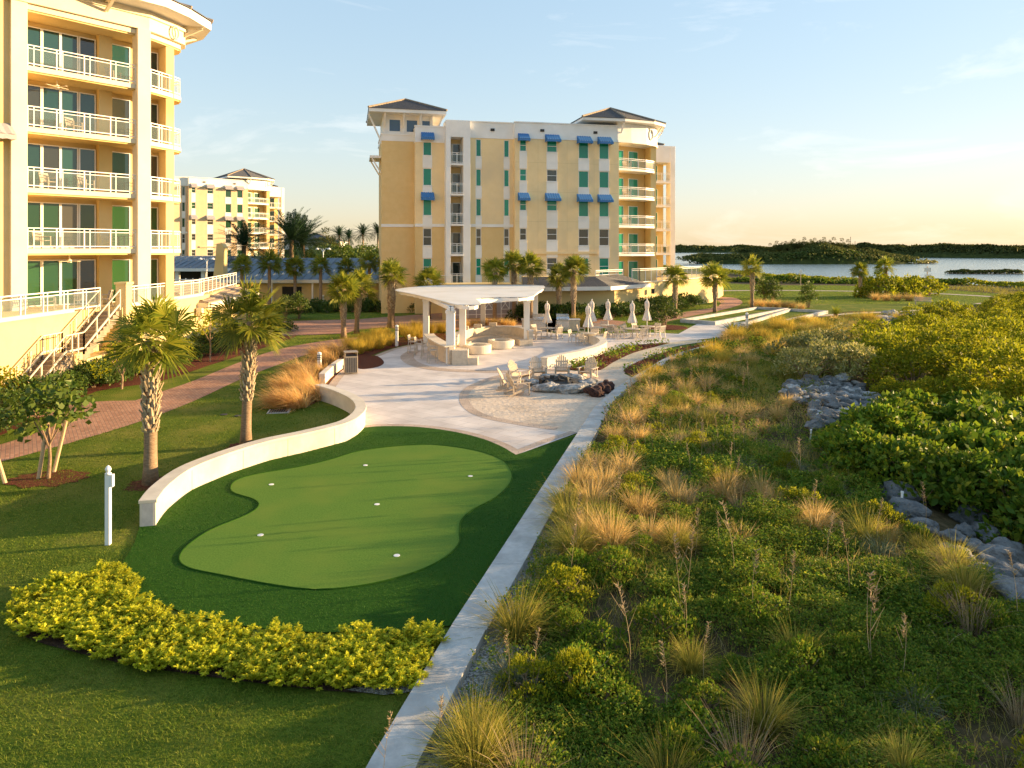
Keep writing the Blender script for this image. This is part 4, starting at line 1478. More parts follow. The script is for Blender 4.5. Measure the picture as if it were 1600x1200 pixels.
mb.build('stair_rail', M['cream'], LB, world=True)
mb = MB()
mb.box(-21.0, -20.5, 33.0, 33.6, 0, 1.6)
mb.box(-21.66, -20.62, 33.85, 36.8, 0, 1.2)
mb.build('stair_wall', M['plaster_yellow'], LB, world=True)
mb = MB()
n = 10
a0, b0, c0, d0 = (-19.9, 46.2), (-21.2, 58.5), (-25.5, 58.5), (-24.5, 47.6)
for k in range(n):
    def pp(p, q, t, dz=0.0):
        return (p[0] + (q[0] - p[0]) * t, p[1] + (q[1] - p[1]) * t, 3.0 + 1.1 * t + dz)
    mb.add([pp(a0, d0, k / n, 0.05), pp(b0, c0, k / n, 0.05), pp(b0, c0, (k + 1) / n), pp(a0, d0, (k + 1) / n)], [(0, 1, 2, 3)])
    mb.add([pp(a0, d0, k / n), pp(b0, c0, k / n), pp(b0, c0, k / n, 0.05), pp(a0, d0, k / n, 0.05)], [(0, 1, 2, 3)])
mb.add([(-19.9, 46.2, 3.0), (-24.5, 47.6, 4.1), (-24.5, 46.2, 3.0)], [(0, 1, 2)])
mb.build('skirt_roof', M['rooftan'], LB, world=True)
mb = MB()
mb.bar((-19.85, 46.2, 2.82), (-21.1, 58.5, 2.82), 0.2, 0.36)
mb.bar((-19.85, 46.15, 2.82), (-22.0, 46.15, 2.82), 0.2, 0.36)
mb.build('eave', wh, LB, world=True)
mb = MB()
mb.prism([(-20.62, 46.9), (-21.9, 58), (-30, 58), (-30, 46.9)], 0, 2.9)
mb.build('wall', M['plaster_yellow'], LB, world=True)
mb = MB()                                                   # rain leader and wall lamp under the skirt roof
mb.box(-20.5, -20.15, 45.7, 46.0, 2.2, 2.7)
mb.box(-20.42, -20.25, 45.78, 45.9, 1.9, 2.2)
mb.build('wall_lamp', wh, LB, world=True)
# distant garden fence on the left
fence = thing('rail_fence', 'white post and rail fence on the far terrace', 'fence', (-36, 75, 0))
mb = MB()
for k in range(13):
    x = -40 + k * 0.75
    mb.box(x - 0.05, x + 0.05, 74.95, 75.05, 2.2, 3.45)
mb.build('post', M['white'], fence, world=True)
mb = MB()
mb.bar((-40.1, 75, 3.3), (-30.9, 75, 3.3), 0.07, 0.1)
mb.bar((-40.1, 75, 2.9), (-30.9, 75, 2.9), 0.06, 0.08)
mb.box(-40.2, -30.8, 74.9, 75.2, 2.3, 2.45)
mb.build('rail', M['white'], fence, world=True)
mb = MB()
mb.box(-40.2, -30.8, 75.3, 75.6, 0, 2.28)
mb.build('base_wall', M['plaster_gold'], fence, world=True)
# house seen between the trees at the back
HB = thing('house', 'small pale house among the trees on the horizon', 'house', (-72, 250, 0))
mb = MB()
mb.box(-82, -62, 250, 262, 0, 9)
mb.build('wall', M['white'], HB, world=True)
hiproof(HB, [(-11, -1), (11, -1), (11, 13), (-11, 13)], 9, (0, 6), 12.5, M['rooftile'])
for k in range(4):
    window(HB, -7.5 + 5 * k, 2.4, 4.6, 6.6, -0.12, M['glass_dark'])
# ------------------------------------------------------------------ pergola, bar, seating
PG = thing('pergola', 'large white curved pergola with louvred roof on square posts', 'pergola', (-3, 48, 0))
PTOP = 3.05
plan = spline([(-8.7, 54.2), (-7.0, 50.2), (-5.2, 45.9), (-3.9, 42.6), (-2.75, 39.75), (-2.0, 40.0), (-2.2, 42.6), (-2.4, 45.0), (-0.9, 46.3), (0.95, 46.5), (1.7, 52.0), (2.5, 60.8), (-1.1, 62.2), (-5.6, 61.3), (-8.0, 58.4)], closed=True, k=3)
slats = MB()
y = 39.9
while y < 62.2:
    xsn = []
    for i in range(len(plan)):
        (x1, y1), (x2, y2) = plan[i], plan[(i + 1) % len(plan)]
        if (y1 > y) != (y2 > y):
            xsn.append(x1 + (x2 - x1) * (y - y1) / (y2 - y1))
    xsn.sort()
    for a, b2 in zip(xsn[::2], xsn[1::2]):
        if b2 - a > 0.15:
            slats.bar((a - 0.3, y, PTOP + 0.335), (b2 + 0.2, y, PTOP + 0.335), 0.15, 0.04)
    y += 0.2
slats.build('louvre_roof', M['white'], PG, world=True)
fas = MB()
inn = plan + plan[:1]
for a, b2 in zip(inn[:-1], inn[1:]):
    fas.bar((a[0], a[1], PTOP + 0.16), (b2[0], b2[1], PTOP + 0.20), 0.10, 0.2)
fas.build('fascia', M['white'], PG, world=True)
posts = [(G(704, 568).x, G(704, 568).y), (-6.0, 49.2), (-3.1, 44.2), (1.0, 47.8), (1.9, 57.5), (-2.5, 60.5), (-7.0, 57.5)]
for (x, y) in posts:
    mb = MB()
    s = 0.24 if y < 41 else 0.2
    mb.box(x - s, x + s, y - s, y + s, 0, PTOP + 0.02)
    mb.box(x - s - 0.04, x + s + 0.04, y - s - 0.04, y + s + 0.04, PTOP - 0.16, PTOP - 0.02)
    mb.build('post', M['white'], PG, world=True, bevel=0.012)
bm_ = MB()
for (a, b2) in ((0, 1), (0, 2), (1, 6), (2, 3), (3, 4), (4, 5), (5, 6), (1, 2)):
    p, q = posts[a], posts[b2]
    d = (Vector(q) - Vector(p)).normalized() * 0.6
    bm_.bar((p[0] - d.x, p[1] - d.y, PTOP + 0.10), (q[0] + d.x, q[1] + d.y, PTOP + 0.10), 0.16, 0.2 + 0.006 * a)
bm_.build('beam', M['white'], PG, world=True)
# curved bar counter
BC = spline(px((705, 570), (694, 565), (683, 558), (675, 552), (671, 547)), k=5)
bar_ = thing('bar_counter', 'curved cream bar counter under the pergola with stools along it', 'bar counter', (BC[0][0], BC[0][1], 0))
mb = MB()
ribbon(BC, -0.18, 0.12, 0, 1.0, mb)
mb.build('counter_wall', M['stone'], bar_, world=True)
mb = MB()
ribbon(BC, -0.3, 0.38, 1.0, 1.07, mb)
mb.build('counter_top', M['stucco'], bar_, world=True, bevel=0.01)
mb = MB()
p = G(722, 570)
mb.box(p.x - 0.55, p.x + 0.35, p.y - 0.3, p.y + 0.5, 0, 0.85)
mb.box(p.x + 0.36, p.x + 0.9, p.y - 0.3, p.y + 0.5, 0, 0.42)
mb.build('end_block', M['stone'], bar_, world=True, bevel=0.01)


def make_stool():
    o = thing('bar_stool', '', 'bar stool')
    mb = MB()
    mb.box(-0.22, 0.22, -0.22, 0.2, 0.72, 0.77)
    mb.build('seat', M['taupe'], o)
    mb = MB()
    for k in range(6):
        x = -0.19 + k * 0.076
        mb.bar((x, 0.2, 0.84), (x, 0.27, 1.12), 0.03, 0.015)
    mb.bar((-0.23, 0.27, 1.13), (0.23, 0.27, 1.13), 0.03, 0.06)
    mb.bar((-0.23, 0.2, 0.84), (0.23, 0.2, 0.84), 0.03, 0.04)
    mb.build('backrest', M['taupe'], o)
    for sx in (-1, 1):
        for (y0, y1, zt) in ((-0.2, -0.24, 0.95), (0.2, 0.27, 1.13)):
            mb = MB()
            mb.bar((sx * 0.24, y1, 0), (sx * 0.22, y0 if y0 < 0 else 0.2, 0.75), 0.035)
            if y0 > 0:
                mb.bar((sx * 0.22, 0.2, 0.74), (sx * 0.23, 0.27, 1.13), 0.035)
            mb.build('leg', M['taupe'], o)
    mb = MB()
    for sx in (-1, 1):
        mb.bar((sx * 0.23, -0.22, 0.3), (sx * 0.23, 0.24, 0.3), 0.025)
        mb.bar((sx * 0.23, -0.2, 0.95), (sx * 0.23, 0.22, 0.97), 0.05, 0.025)
        mb.bar((sx * 0.22, -0.2, 0.75), (sx * 0.22, -0.2, 0.95), 0.03)
    mb.bar((-0.23, -0.225, 0.28), (0.23, -0.225, 0.28), 0.025)
    mb.build('footrest', M['taupe'], o)
    return o


STOOL = Proto(make_stool)
for (u, v, rz, lab) in ((645, 553, -100, 'first bar stool at the back end of the curved counter'), (655, 557, -95, 'second bar stool from the back end of the curved counter'),
                        (665, 561, -80, 'bar stool just behind the front pergola post'), (676, 568, -70, 'bar stool nearest the front pergola post')):
    p = G(u, v)
    STOOL.put((p.x, p.y, 0.03), R(rz + 180), 1.0, lab, 'bar stools at the curved counter')

# stone lounge: U-shaped bench
BL = spline(px((714, 560), (716, 548), (735, 538), (770, 533), (805, 534), (826, 541)), k=5)
bench = thing('stone_bench', 'long curved stone bench with backrest round the two fire bowls', 'bench', (BL[0][0], BL[0][1], 0))
mb = MB()
ribbon(BL, 0.0, 0.3, 0, 1.0, mb)
mb.build('backrest', M['stone'], bench, world=True)
mb = MB()
ribbon(BL, -0.05, 0.36, 1.0, 1.07, mb)
mb.build('coping', M['stonetop'], bench, world=True)
mb = MB()
ribbon(BL, -0.62, -0.01, 0, 0.45, mb)
mb.build('seat', M['stone'], bench, world=True)
for (u, v) in ((725, 541), (746, 537), (770, 534)):
    p = G(u, v)
    mb = MB()
    mb.box(p.x - 0.28, p.x + 0.28, p.y + 0.1, p.y + 0.5, 1.07, 1.32)
    mb.build('pillow_block', M['stone'], bench, world=True, bevel=0.03)
for (u, v, lab) in ((746, 552, 'white round fire bowl nearer the bar'), (783, 544, 'white round fire bowl nearer the right pergola post')):
    p = G(u, v)
    fb = thing('fire_bowl', lab + ' in front of the stone bench', 'fire pit', (p.x, p.y, 0.02), group='round white fire bowls')
    mb = MB()
    mb.lathe([(0.80, 0), (0.86, 0.05), (0.88, 0.5), (0.86, 0.54), (0.6, 0.54), (0.56, 0.44)], 36)
    mb.build('bowl', M['stucco'], fb, smooth=False)
    mb = MB()
    mb.lathe([(0.56, 0.445), (0.3, 0.47), (0.05, 0.475)], 24)
    mb.build('burner', M['dark'], fb)

# grills in stone counters
for (u, v, lab) in ((842, 517, 'left steel grill built into a stone counter'), (879, 517, 'right steel grill built into a stone counter')):
    p = G(u, v)
    g = thing('grill', lab + ' behind the tables', 'grill', (p.x, p.y, 0.02), group='built-in grills')
    mb = MB()
    mb.box(-1.35, 1.35, -0.4, 0.45, 0, 0.86)
    mb.build('counter', M['stone'], g, bevel=0.01)
    mb = MB()
    mb.box(-1.4, 1.4, -0.45, 0.5, 0.861, 0.93)
    mb.build('counter_top', M['stonetop'], g)
    mb = MB()
    mb.add([(-0.5, -0.4, 0.93), (0.5, -0.4, 0.93), (0.5, 0.3, 0.93), (-0.5, 0.3, 0.93), (-0.5, -0.3, 1.12), (0.5, -0.3, 1.12), (0.5, 0.3, 1.32), (-0.5, 0.3, 1.32)],
           [(0, 1, 5, 4), (4, 5, 6, 7), (1, 2, 6, 5), (3, 0, 4, 7), (2, 3, 7, 6)])
    mb.bar((-0.4, -0.46, 1.05), (0.4, -0.46, 1.05), 0.04)
    mb.build('hood', M['steel'], g)
    mb = MB()
    mb.box(-0.5, 0.5, -0.43, -0.401, 0.1, 0.8)
    mb.build('door', M['steel'], g)


def make_table():
    o = thing('dining_table', '', 'table')
    mb = MB()
    mb.lathe([(0.55, 0.70), (0.58, 0.715), (0.58, 0.735), (0.55, 0.745)], 28)
    mb.build('tabletop', M['taupe'], o)
    mb = MB()
    mb.lathe([(0.05, 0.02), (0.05, 0.70)], 10)
    mb.lathe([(0.3, 0), (0.3, 0.02), (0.06, 0.05)], 16)
    mb.build('pedestal', M['taupe'], o)
    return o


def make_umbrella():
    o = thing('closed_umbrella', '', 'umbrella')
    mb = MB()
    mb.tube([(0, 0, 0.0), (0, 0, 2.68)], 0.025, 8)
    mb.build('pole', M['whitemetal'], o)
    mb = MB()
    mb.lathe([(0.04, 2.66), (0.1, 2.6), (0.16, 2.45), (0.15, 2.2), (0.11, 1.95), (0.17, 1.7), (0.27, 1.35), (0.30, 1.18), (0.22, 1.15)], 24,
             wob=lambda k, i: 1 + 0.22 * (1 if k % 3 == 0 else -0.4 if k % 3 == 1 else -0.1) * min(1, i / 3) + 0.08 * math.sin(k * 2.1 + i))
    mb.build('canopy', M['canvas'], o)
    mb = MB()
    mb.lathe([(0.13, 1.93), (0.135, 1.96), (0.13, 2.0)], 16)
    mb.build('tie_band', M['canvas'], o)
    mb = MB()
    mb.lathe([(0.26, 0), (0.26, 0.06), (0.05, 0.1), (0.04, 0.3)], 16)
    mb.build('base', M['stonetop'], o)
    mb = MB()
    mb.lathe([(0.02, 2.68), (0.05, 2.72), (0.02, 2.79)], 8)
    mb.build('finial', M['whitemetal'], o)
    return o


def make_chair():
    o = thing('patio_chair', '', 'chair')
    mb = MB()
    for k in range(7):
        mb.bar((-0.25, -0.22 + k * 0.07, 0.43 - k * 0.004), (0.25, -0.22 + k * 0.07, 0.43 - k * 0.004), 0.05, 0.02)
    mb.build('seat', M['taupe'], o)
    mb = MB()
    for k in range(8):
        x = -0.23 + k * 0.0657
        mb.bar((x, 0.23, 0.46), (x, 0.33, 0.86), 0.035, 0.012)
    mb.bar((-0.27, 0.335, 0.87), (0.27, 0.335, 0.87), 0.03, 0.05)
    mb.build('backrest', M['taupe'], o)
    for sx in (-1, 1):
        mb = MB()
        mb.bar((sx * 0.28, -0.26, 0.64), (sx * 0.28, 0.28, 0.66), 0.06, 0.025)
        mb.build('armrest', M['taupe'], o)
        mb = MB()
        mb.bar((sx * 0.28, -0.25, 0), (sx * 0.28, -0.24, 0.64), 0.035)
        mb.build('leg', M['taupe'], o)
        mb = MB()
        mb.bar((sx * 0.27, 0.32, 0), (sx * 0.27, 0.23, 0.45), 0.035)
        mb.bar((sx * 0.27, 0.23, 0.44), (sx * 0.27, 0.34, 0.89), 0.035)
        mb.build('leg', M['taupe'], o)
    return o


TAB, UMB, CH = Proto(make_table), Proto(make_umbrella), Proto(make_chair)
spots = [(855, 528, 'by the pergola post'), (919, 537, 'nearest the curved seat wall'), (927, 534, 'second from the seat wall'), (950, 523, 'in the back row'),
         (988, 529, 'at the front right of the terrace'), (1011, 525, 'by the round bush')]
ci = 0
for i, (u, v, lab) in enumerate(spots):
    p = G(u, v, 0.02)
    if i == 2:
        p = G(931, 527, 0.02)
        pu = G(925, 527, 0.02)
    else:
        pu = p
    TAB.put((p.x, p.y, 0.021), 0.3 * i, 1.0, 'round taupe table ' + lab, 'round patio tables')
    UMB.put((pu.x, pu.y + (0.0 if i != 2 else 0.1), 0.022), 0.7 * i, (1, 1, 0.97 + 0.02 * (i % 3)), 'closed beige umbrella at the table ' + lab, 'closed beige umbrellas')
    for k in range(4):
        a = R(45 + 90 * k + 17 * i)
        rr = 0.95 + 0.12 * ((k * 7 + i * 3) % 3)
        side = ('back right', 'back left', 'front left', 'front right')[k]
        CH.put((p.x + rr * math.cos(a), p.y + rr * math.sin(a), 0.021), a - R(90), 1.0, 'taupe chair on the %s of the table %s' % (side, lab), 'patio chairs round the tables')


def make_adirondack():
    o = thing('adirondack_chair', '', 'adirondack chair')
    mb = MB()
    for k in range(8):
        t = k / 7
        mb.bar((-0.29, -0.42 + 0.56 * t, 0.40 - 0.16 * t), (0.29, -0.42 + 0.56 * t, 0.40 - 0.16 * t), 0.07, 0.02)
    mb.build('seat', M['teak'], o)
    mb = MB()
    for k in range(7):
        x = (k - 3) * 0.085
        top = 1.02 - 0.022 * (k - 3) ** 2
        mb.bar((x * 0.9, 0.14, 0.25), (x * 1.12, 0.14 + 0.40 * (top - 0.25) / 0.75, top), 0.068, 0.02)
    mb.bar((-0.3, 0.24, 0.42), (0.3, 0.24, 0.42), 0.03, 0.06)
    mb.bar((-0.33, 0.40, 0.72), (0.33, 0.40, 0.72), 0.03, 0.06)
    mb.build('backrest', M['teak'], o)
    for sx in (-1, 1):
        mb = MB()
        mb.bar((sx * 0.37, -0.46, 0.565), (sx * 0.36, 0.36, 0.555), 0.135, 0.025)
        mb.build('armrest', M['teak'], o)
        mb = MB()
        mb.bar((sx * 0.33, -0.42, 0.0), (sx * 0.33, -0.40, 0.55), 0.09, 0.03)
        mb.build('leg', M['teak'], o)
        mb = MB()
        mb.bar((sx * 0.30, -0.46, 0.36), (sx * 0.30, 0.55, 0.03), 0.03, 0.10)
        mb.bar((sx * 0.34, 0.33, 0.10), (sx * 0.34, 0.36, 0.56), 0.03, 0.06)
        mb.build('leg', M['teak'], o)
    return o


ADI = Proto(make_adirondack)
fire = G(880, 610)
for (u, v, lab) in ((809, 617, 'nearest of the ring, its slatted back to the camera'), (795, 610, 'second from the front on the left of the fire ring'), (810, 597, 'on the far left of the fire ring'),
                    (840, 591, 'at the back left of the fire ring'), (878, 589, 'straight behind the fire ring'), (919, 592, 'at the right of the fire ring by the mulch bed')):
    p = G(u, v)
    a = math.atan2(fire.y - p.y, fire.x - p.x)
    ADI.put((p.x, p.y, 0.016), a + R(90) + R(random.uniform(-8, 8)), 1.0, 'weathered wooden Adirondack chair ' + lab, 'Adirondack chairs round the fire ring')

# ------------------------------------------------------------------ rocks
import bmesh


def rock_mesh(seed, mat, flat=0.72, rough=0.26, sub=3):
    bm = bmesh.new()
    bmesh.ops.create_icosphere(bm, subdivisions=sub, radius=0.5)
    from mathutils import noise
    off = Vector((seed * 3.7, seed * 1.3, seed * 7.1))
    for v in bm.verts:
        n = v.co.normalized()
        d = noise.noise(n * 1.3 + off) * 0.9 + noise.noise(n * 3.1 + off) * 0.4 + noise.noise(n * 7 + off) * 0.15
        cell = noise.cell(n * 1.9 + off) * 0.2
        v.co = n * (0.5 + rough * (d + cell))
        v.co.z *= flat
    me = bpy.data.meshes.new('rock')
    bm.to_mesh(me)
    bm.free()
    me.materials.append(mat)
    me.polygons.foreach_set('use_smooth', [k % 3 > 0 for k in range(len(me.polygons))])
    return me


RK = [rock_mesh(s, M['rock']) for s in range(5)]
RP = [rock_mesh(s + 9, M['rockpale'], 0.6) for s in range(4)]
RL = [rock_mesh(s + 20, M['lava'], 0.7, 0.3) for s in range(2)]


def rock(name, me, loc, s, rz, label, group=None, cat='rock'):
    o = bpy.data.objects.new(name, me)
    COL.objects.link(o)
    o.location = loc
    o.rotation_euler = (random.uniform(-.2, .2), random.uniform(-.2, .2), rz)
    o.scale = s
    return tag(o, label, cat, group)


fr_ = [(852, 613, 1.5, 0.75, 'big pale boulder at the front left of the fire ring'), (893, 615, 1.75, 0.8, 'long pale boulder at the front of the fire ring'), (913, 606, 1.0, 0.6, 'buff boulder at the right of the fire ring'),
       (834, 604, 0.9, 0.5, 'small boulder at the left of the fire ring'), (902, 596, 1.1, 0.6, 'bluish boulder at the back right of the fire ring'), (858, 596, 1.0, 0.55, 'pale boulder at the back left of the fire ring'),
       (880, 594, 1.0, 0.5, 'pale boulder at the back of the fire ring'), (926, 602, 0.7, 0.45, 'smallest boulder at the right of the fire ring')]
for i, (u, v, s, h, lab) in enumerate(fr_):
    p = G(u, v)
    rock('fire_ring_boulder', RP[i % 4], (p.x, p.y + 0.2, 0.16), (s, s * 0.62, h), random.uniform(-0.4, 0.4), lab, 'boulders of the fire ring', 'boulder')
p = G(877, 604)
ash = thing('fire_bed', 'black heap of charred lumps inside the boulder fire ring', 'fire pit', (p.x, p.y, 0))
mb = MB()
for k in range(26):
    a, r_ = random.uniform(0, 6.28), random.uniform(0, 1.0)
    s = random.uniform(0.12, 0.26)
    mb.mbox(Matrix.Translation((r_ * 1.1 * math.cos(a), r_ * 0.8 * math.sin(a), 0.32 - 0.14 * r_ + s * 0.2)) @ Matrix.Rotation(random.uniform(0, 3), 4, (random.random(), random.random(), 0.5)), s, s * 1.5, s * 0.8)
mb.lathe([(1.2, 0.0), (1.0, 0.25), (0.5, 0.32), (0.05, 0.34)], 20)
mb.build('char', M['dark'], ash)
for (u, v, s, lab) in ((931, 619, 0.85, 'left dark red lava rock on the sand beside the fire ring'), (942, 614, 0.8, 'middle dark lava rock on the sand beside the fire ring'), (949, 609, 0.7, 'right dark lava rock on the sand beside the fire ring')):
    p = G(u, v)
    rock('lava_rock', RL[random.randrange(2)], (p.x, p.y, 0.17), (s, s * 0.8, 0.7), random.uniform(0, 3), lab, 'lava rocks on the sand')
# riprap: boulders along the revetment
def strew(poly, n, smin, smax, label, group, pale=0.2, zoff=0.0):
    u0, u1 = min(p[0] for p in poly), max(p[0] for p in poly)
    v0, v1 = min(p[1] for p in poly), max(p[1] for p in poly)
    pts = []
    tries = 0
    while len(pts) < n and tries < 9000:
        tries += 1
        u, v = random.uniform(u0, u1), random.uniform(v0, v1)
        if not inside([u], [v], poly)[0]:
            continue
        p = G(u, v, -0.1)
        s = random.uniform(smin, smax)
        if any((p - q).length < (s + s2) * 0.46 for q, s2 in pts):
            continue
        pts.append((p, s))
    for p, s in pts:
        z = float(ground_z([p.x], [p.y])[0])
        rock('riprap_boulder', random.choice(RP if random.random() < pale else RK), (p.x, p.y, z + s * 0.12 + zoff), (s * 1.2, s, s * random.uniform(0.8, 1.2)), random.uniform(0, 6.28), label, group, 'boulder')


strew([(1232, 618), (1260, 608), (1330, 605), (1365, 625), (1362, 650), (1320, 668), (1275, 690), (1268, 655), (1228, 635)], 120, 0.38, 0.72, 'grey limestone boulder of the heap in front of the mangrove bushes', 'boulder heap before the mangroves', 0.35, 0.22)
strew([(1395, 785), (1430, 780), (1520, 800), (1560, 835), (1600, 880), (1640, 960), (1600, 975), (1535, 925), (1470, 860), (1420, 825)], 17, 0.4, 0.85, 'blue grey boulder half buried along the shaded edge of the big-leaved bush', 'boulders along the big-leaved bush', 0.1, -0.06)
strew([(1265, 765), (1290, 760), (1300, 785), (1275, 790)], 3, 0.4, 0.6, 'small boulder lying alone in the dune plants', 'lone boulders in the dune plants', 0.3)
strew([(1376, 500), (1430, 495), (1440, 510), (1380, 516)], 16, 0.8, 1.6, 'pale boulder of the far shoreline heap', 'far shoreline boulders', 0.6, 0.2)
strew([(1560, 482), (1600, 478), (1610, 490), (1570, 495)], 8, 0.8, 1.6, 'pale boulder on the far right shoreline', 'far right shoreline boulders', 0.6, 0.2)
# bare earth patch beside the heap
earth = px((1150, 650), (1190, 640), (1250, 655), (1275, 690), (1262, 705), (1200, 708), (1120, 690))


# ------------------------------------------------------------------ bollards, bin, signs, lamp posts
def path_light(p, h, label, ball=True):
    o = thing('path_light', label, 'path light', (p.x, p.y, 0), group='white path light posts')
    mb = MB()
    s = 0.05 if ball else 0.09
    mb.box(-s, s, -s, s, 0, h)
    mb.build('post', M['whitemetal'], o, bevel=0.006)
    if ball:
        mb = MB()
        mb.lathe([(0.065, h), (0.065, h + 0.03), (0.03, h + 0.05), (0.06, h + 0.09), (0.065, h + 0.12), (0.04, h + 0.17), (0.005, h + 0.2)], 14)
        mb.build('cap', M['whitemetal'], o, smooth=True)
        mb = MB()
        mb.box(0.052, 0.115, -0.045, 0.045, h - 0.27, h + 0.0)
        mb.build('sign_blade', M['whitemetal'], o)
    else:
        mb = MB()
        mb.lathe([(0.11, h), (0.11, h + 0.05), (0.02, h + 0.09)], 12)
        mb.build('cap', M['whitemetal'], o)
        mb = MB()
        for k in range(3):
            mb.box(-0.1, 0.1, -0.1, 0.1, h - 0.3 + 0.09 * k, h - 0.26 + 0.09 * k)
        mb.build('louvre', M['dark'], o)
    return o


path_light(G(169, 851), 1.55, 'white post with a ball cap standing on the near lawn left of the seat wall')
path_light(G(499, 582), 1.0, 'white light post in the tan grasses by the litter bin', False)
path_light(G(620, 541), 1.35, 'white light post in the golden grasses left of the pergola', False)
path_light(G(1167, 519), 1.45, 'white light post in front of the bocce courts', False)
path_light(G(505, 480), 1.3, 'white light post before the long blue roofed building', False)
p = G(548, 584)
b_ = thing('litter_bin', 'tall tan litter bin with a hooded top beside the grasses', 'litter bin', (p.x, p.y, 0.02), R(20))
mb = MB()
mb.box(-0.33, 0.33, -0.3, 0.3, 0.04, 0.93)
mb.build('body', M['binmetal'], b_, bevel=0.02)
mb = MB()
for sx in (-0.32, 0.29):
    mb.box(sx, sx + 0.03, -0.29, 0.29, 0.93, 1.12)
mb.box(-0.35, 0.35, -0.32, 0.32, 1.12, 1.16)
mb.build('hood', M['binmetal'], b_, bevel=0.01)
mb = MB()
for k in range(7):
    mb.box(-0.30 + k * 0.09, -0.27 + k * 0.09, -0.315, -0.301, 0.1, 0.86)
mb.box(-0.28, 0.28, -0.26, 0.26, 0.93, 0.95)
mb.build('slats', M['dark'], b_)
# utility cover in the lawn
p = G(436, 643)
o = thing('drain_cover', 'dark square drain cover with pale rim in the lawn', 'drain cover', (p.x, p.y, 0), R(10))
mb = MB()
mb.box(-0.42, 0.42, -0.36, 0.36, 0, 0.03)
mb.build('rim', M['concrete'], o)
mb = MB()
for k in range(8):
    mb.box(-0.36 + k * 0.09, -0.29 + k * 0.09, -0.3, 0.3, 0.03, 0.042)
mb.build('grate', M['dark'], o)
for (u, v, lab) in ((350, 648, 'left'), (372, 650, 'right')):
    p = G(u, v)
    o = thing('sprinkler_box', lab + ' green valve box lid flush in the lawn near the second palm', 'valve box', (p.x, p.y, 0))
    mb = MB()
    mb.lathe([(0.14, 0), (0.14, 0.02), (0.11, 0.028)], 14)
    mb.build('lid', M['dark'], o)
# signs by the water and a park bench
for (u, v, lab, n) in ((1449, 462, 'tall pole with two small white notice boards by the water', 2), (1251, 445, 'thin white sign post by the coastal bushes', 1)):
    y = 105 if n == 2 else 125
    x = (u - U0) / F * y
    o = thing('sign_post', lab, 'sign', (x, y, -0.2))
    mb = MB()
    mb.tube([(0, 0, 0), (0, 0, 4.2 if n == 2 else 3.0)], 0.07, 8)
    mb.build('pole', M['stake'], o)
    for k in range(n):
        mb = MB()
        mb.box(-0.5, 0.5, -0.12, -0.06, 2.9 - 1.0 * k + (0.2 if n == 1 else 0.5), 3.5 - 1.0 * k + (0.2 if n == 1 else 0.5)) if n == 2 else mb.box(-0.22, 0.22, -0.12, -0.06, 2.3, 3.1)
        mb.build('board', M['white'], o)
p = G(1442, 476)
o = thing('park_bench', 'small pale bench at the end of the far park path', 'bench', (p.x, p.y, 0), R(-30))
mb = MB()
mb.box(-0.9, 0.9, -0.25, 0.25, 0.4, 0.47)
mb.build('seat', M['teak'], o)
for sx in (-0.75, 0.75):
    mb = MB()
    mb.box(sx - 0.06, sx + 0.06, -0.22, 0.22, 0, 0.4)
    mb.build('leg', M['teak'], o)
mb = MB()
for k in range(3):
    mb.bar((-0.9, 0.28 + 0.03 * k, 0.58 + 0.13 * k), (0.9, 0.28 + 0.03 * k, 0.58 + 0.13 * k), 0.03, 0.09)
mb.bar((-0.7, 0.24, 0.4), (-0.7, 0.36, 0.88), 0.05)
mb.bar((0.7, 0.24, 0.4), (0.7, 0.36, 0.88), 0.05)
mb.build('backrest', M['teak'], o)
# street lamps over the long roof
for (u, y, h, lab) in ((323, 92, 5.3, 'white street lamp beside the carport'), (505, 96, 6.6, 'white double armed street lamp behind the blue roof')):
    x = (u - U0) / F * y
    o = thing('street_lamp', lab, 'street lamp', (x, y, 0))
    mb = MB()
    mb.tube([(0, 0, 0), (0, 0, h)], 0.07, 8)
    for sx in (-1, 1):
        mb.tube([(0, 0, h - 0.5), (sx * 0.3, 0, h), (sx * 0.75, 0, h + 0.1)], 0.04, 6)
    mb.build('pole', M['whitemetal'], o)
    for sx in (-1, 1):
        mb = MB()
        mb.lathe([(0.05, 0.1), (0.28, -0.1), (0.25, -0.14), (0.02, -0.16)], 12, (sx * 0.8, 0, h + 0.05))
        mb.build('lamp_head', M['whitemetal'], o)
# chairs on the balconies and terrace of the near building
LBm = LB.matrix_basis
for (x, y, k, lab) in ((-4.7, 0.75, 1, 'left on the first balcony of the near yellow building'), (-1.4, 0.75, 1, 'right on the first balcony of the near yellow building'),
                       (-4.4, 0.75, 2, 'left on the second balcony of the near yellow building'), (-2.6, 0.75, 2, 'right on the second balcony of the near yellow building'),
                       (-3.2, 0.75, 3, 'on the third balcony of the near yellow building'), (-1.2, 0.75, 4, 'on the top balcony of the near yellow building')):
    q = LBm @ Vector((x, y, 3.45 + 3.1 * k))
    CH.put(q, R(51) + 0.5, 1.0, 'taupe chair standing ' + lab, 'chairs on the near balconies')
for (x, y, lab) in ((-4.9, -0.9, 'beside the first terrace glass door'), (-3.5, -1.0, 'in the middle of the terrace'), (-2.3, -0.9, 'near the terrace stairs'), (-0.9, -0.3, 'by the white column on the terrace')):
    q = LBm @ Vector((x, y, 3.44))
    CH.put(q, R(51) + x, 1.0, 'taupe chair ' + lab, 'chairs on the terrace')
MBm = MAIN.matrix_basis
for k in range(1, 5):
    q = MBm @ Vector((13.0, 1.2, 3.0 + 3.05 * k))
    CH.put(q, R(30), 1.0, 'dark patio chair on the %s corner balcony of the main building' % ('lowest', 'second lowest', 'second highest', 'highest')[k - 1], 'chairs on the corner balconies')

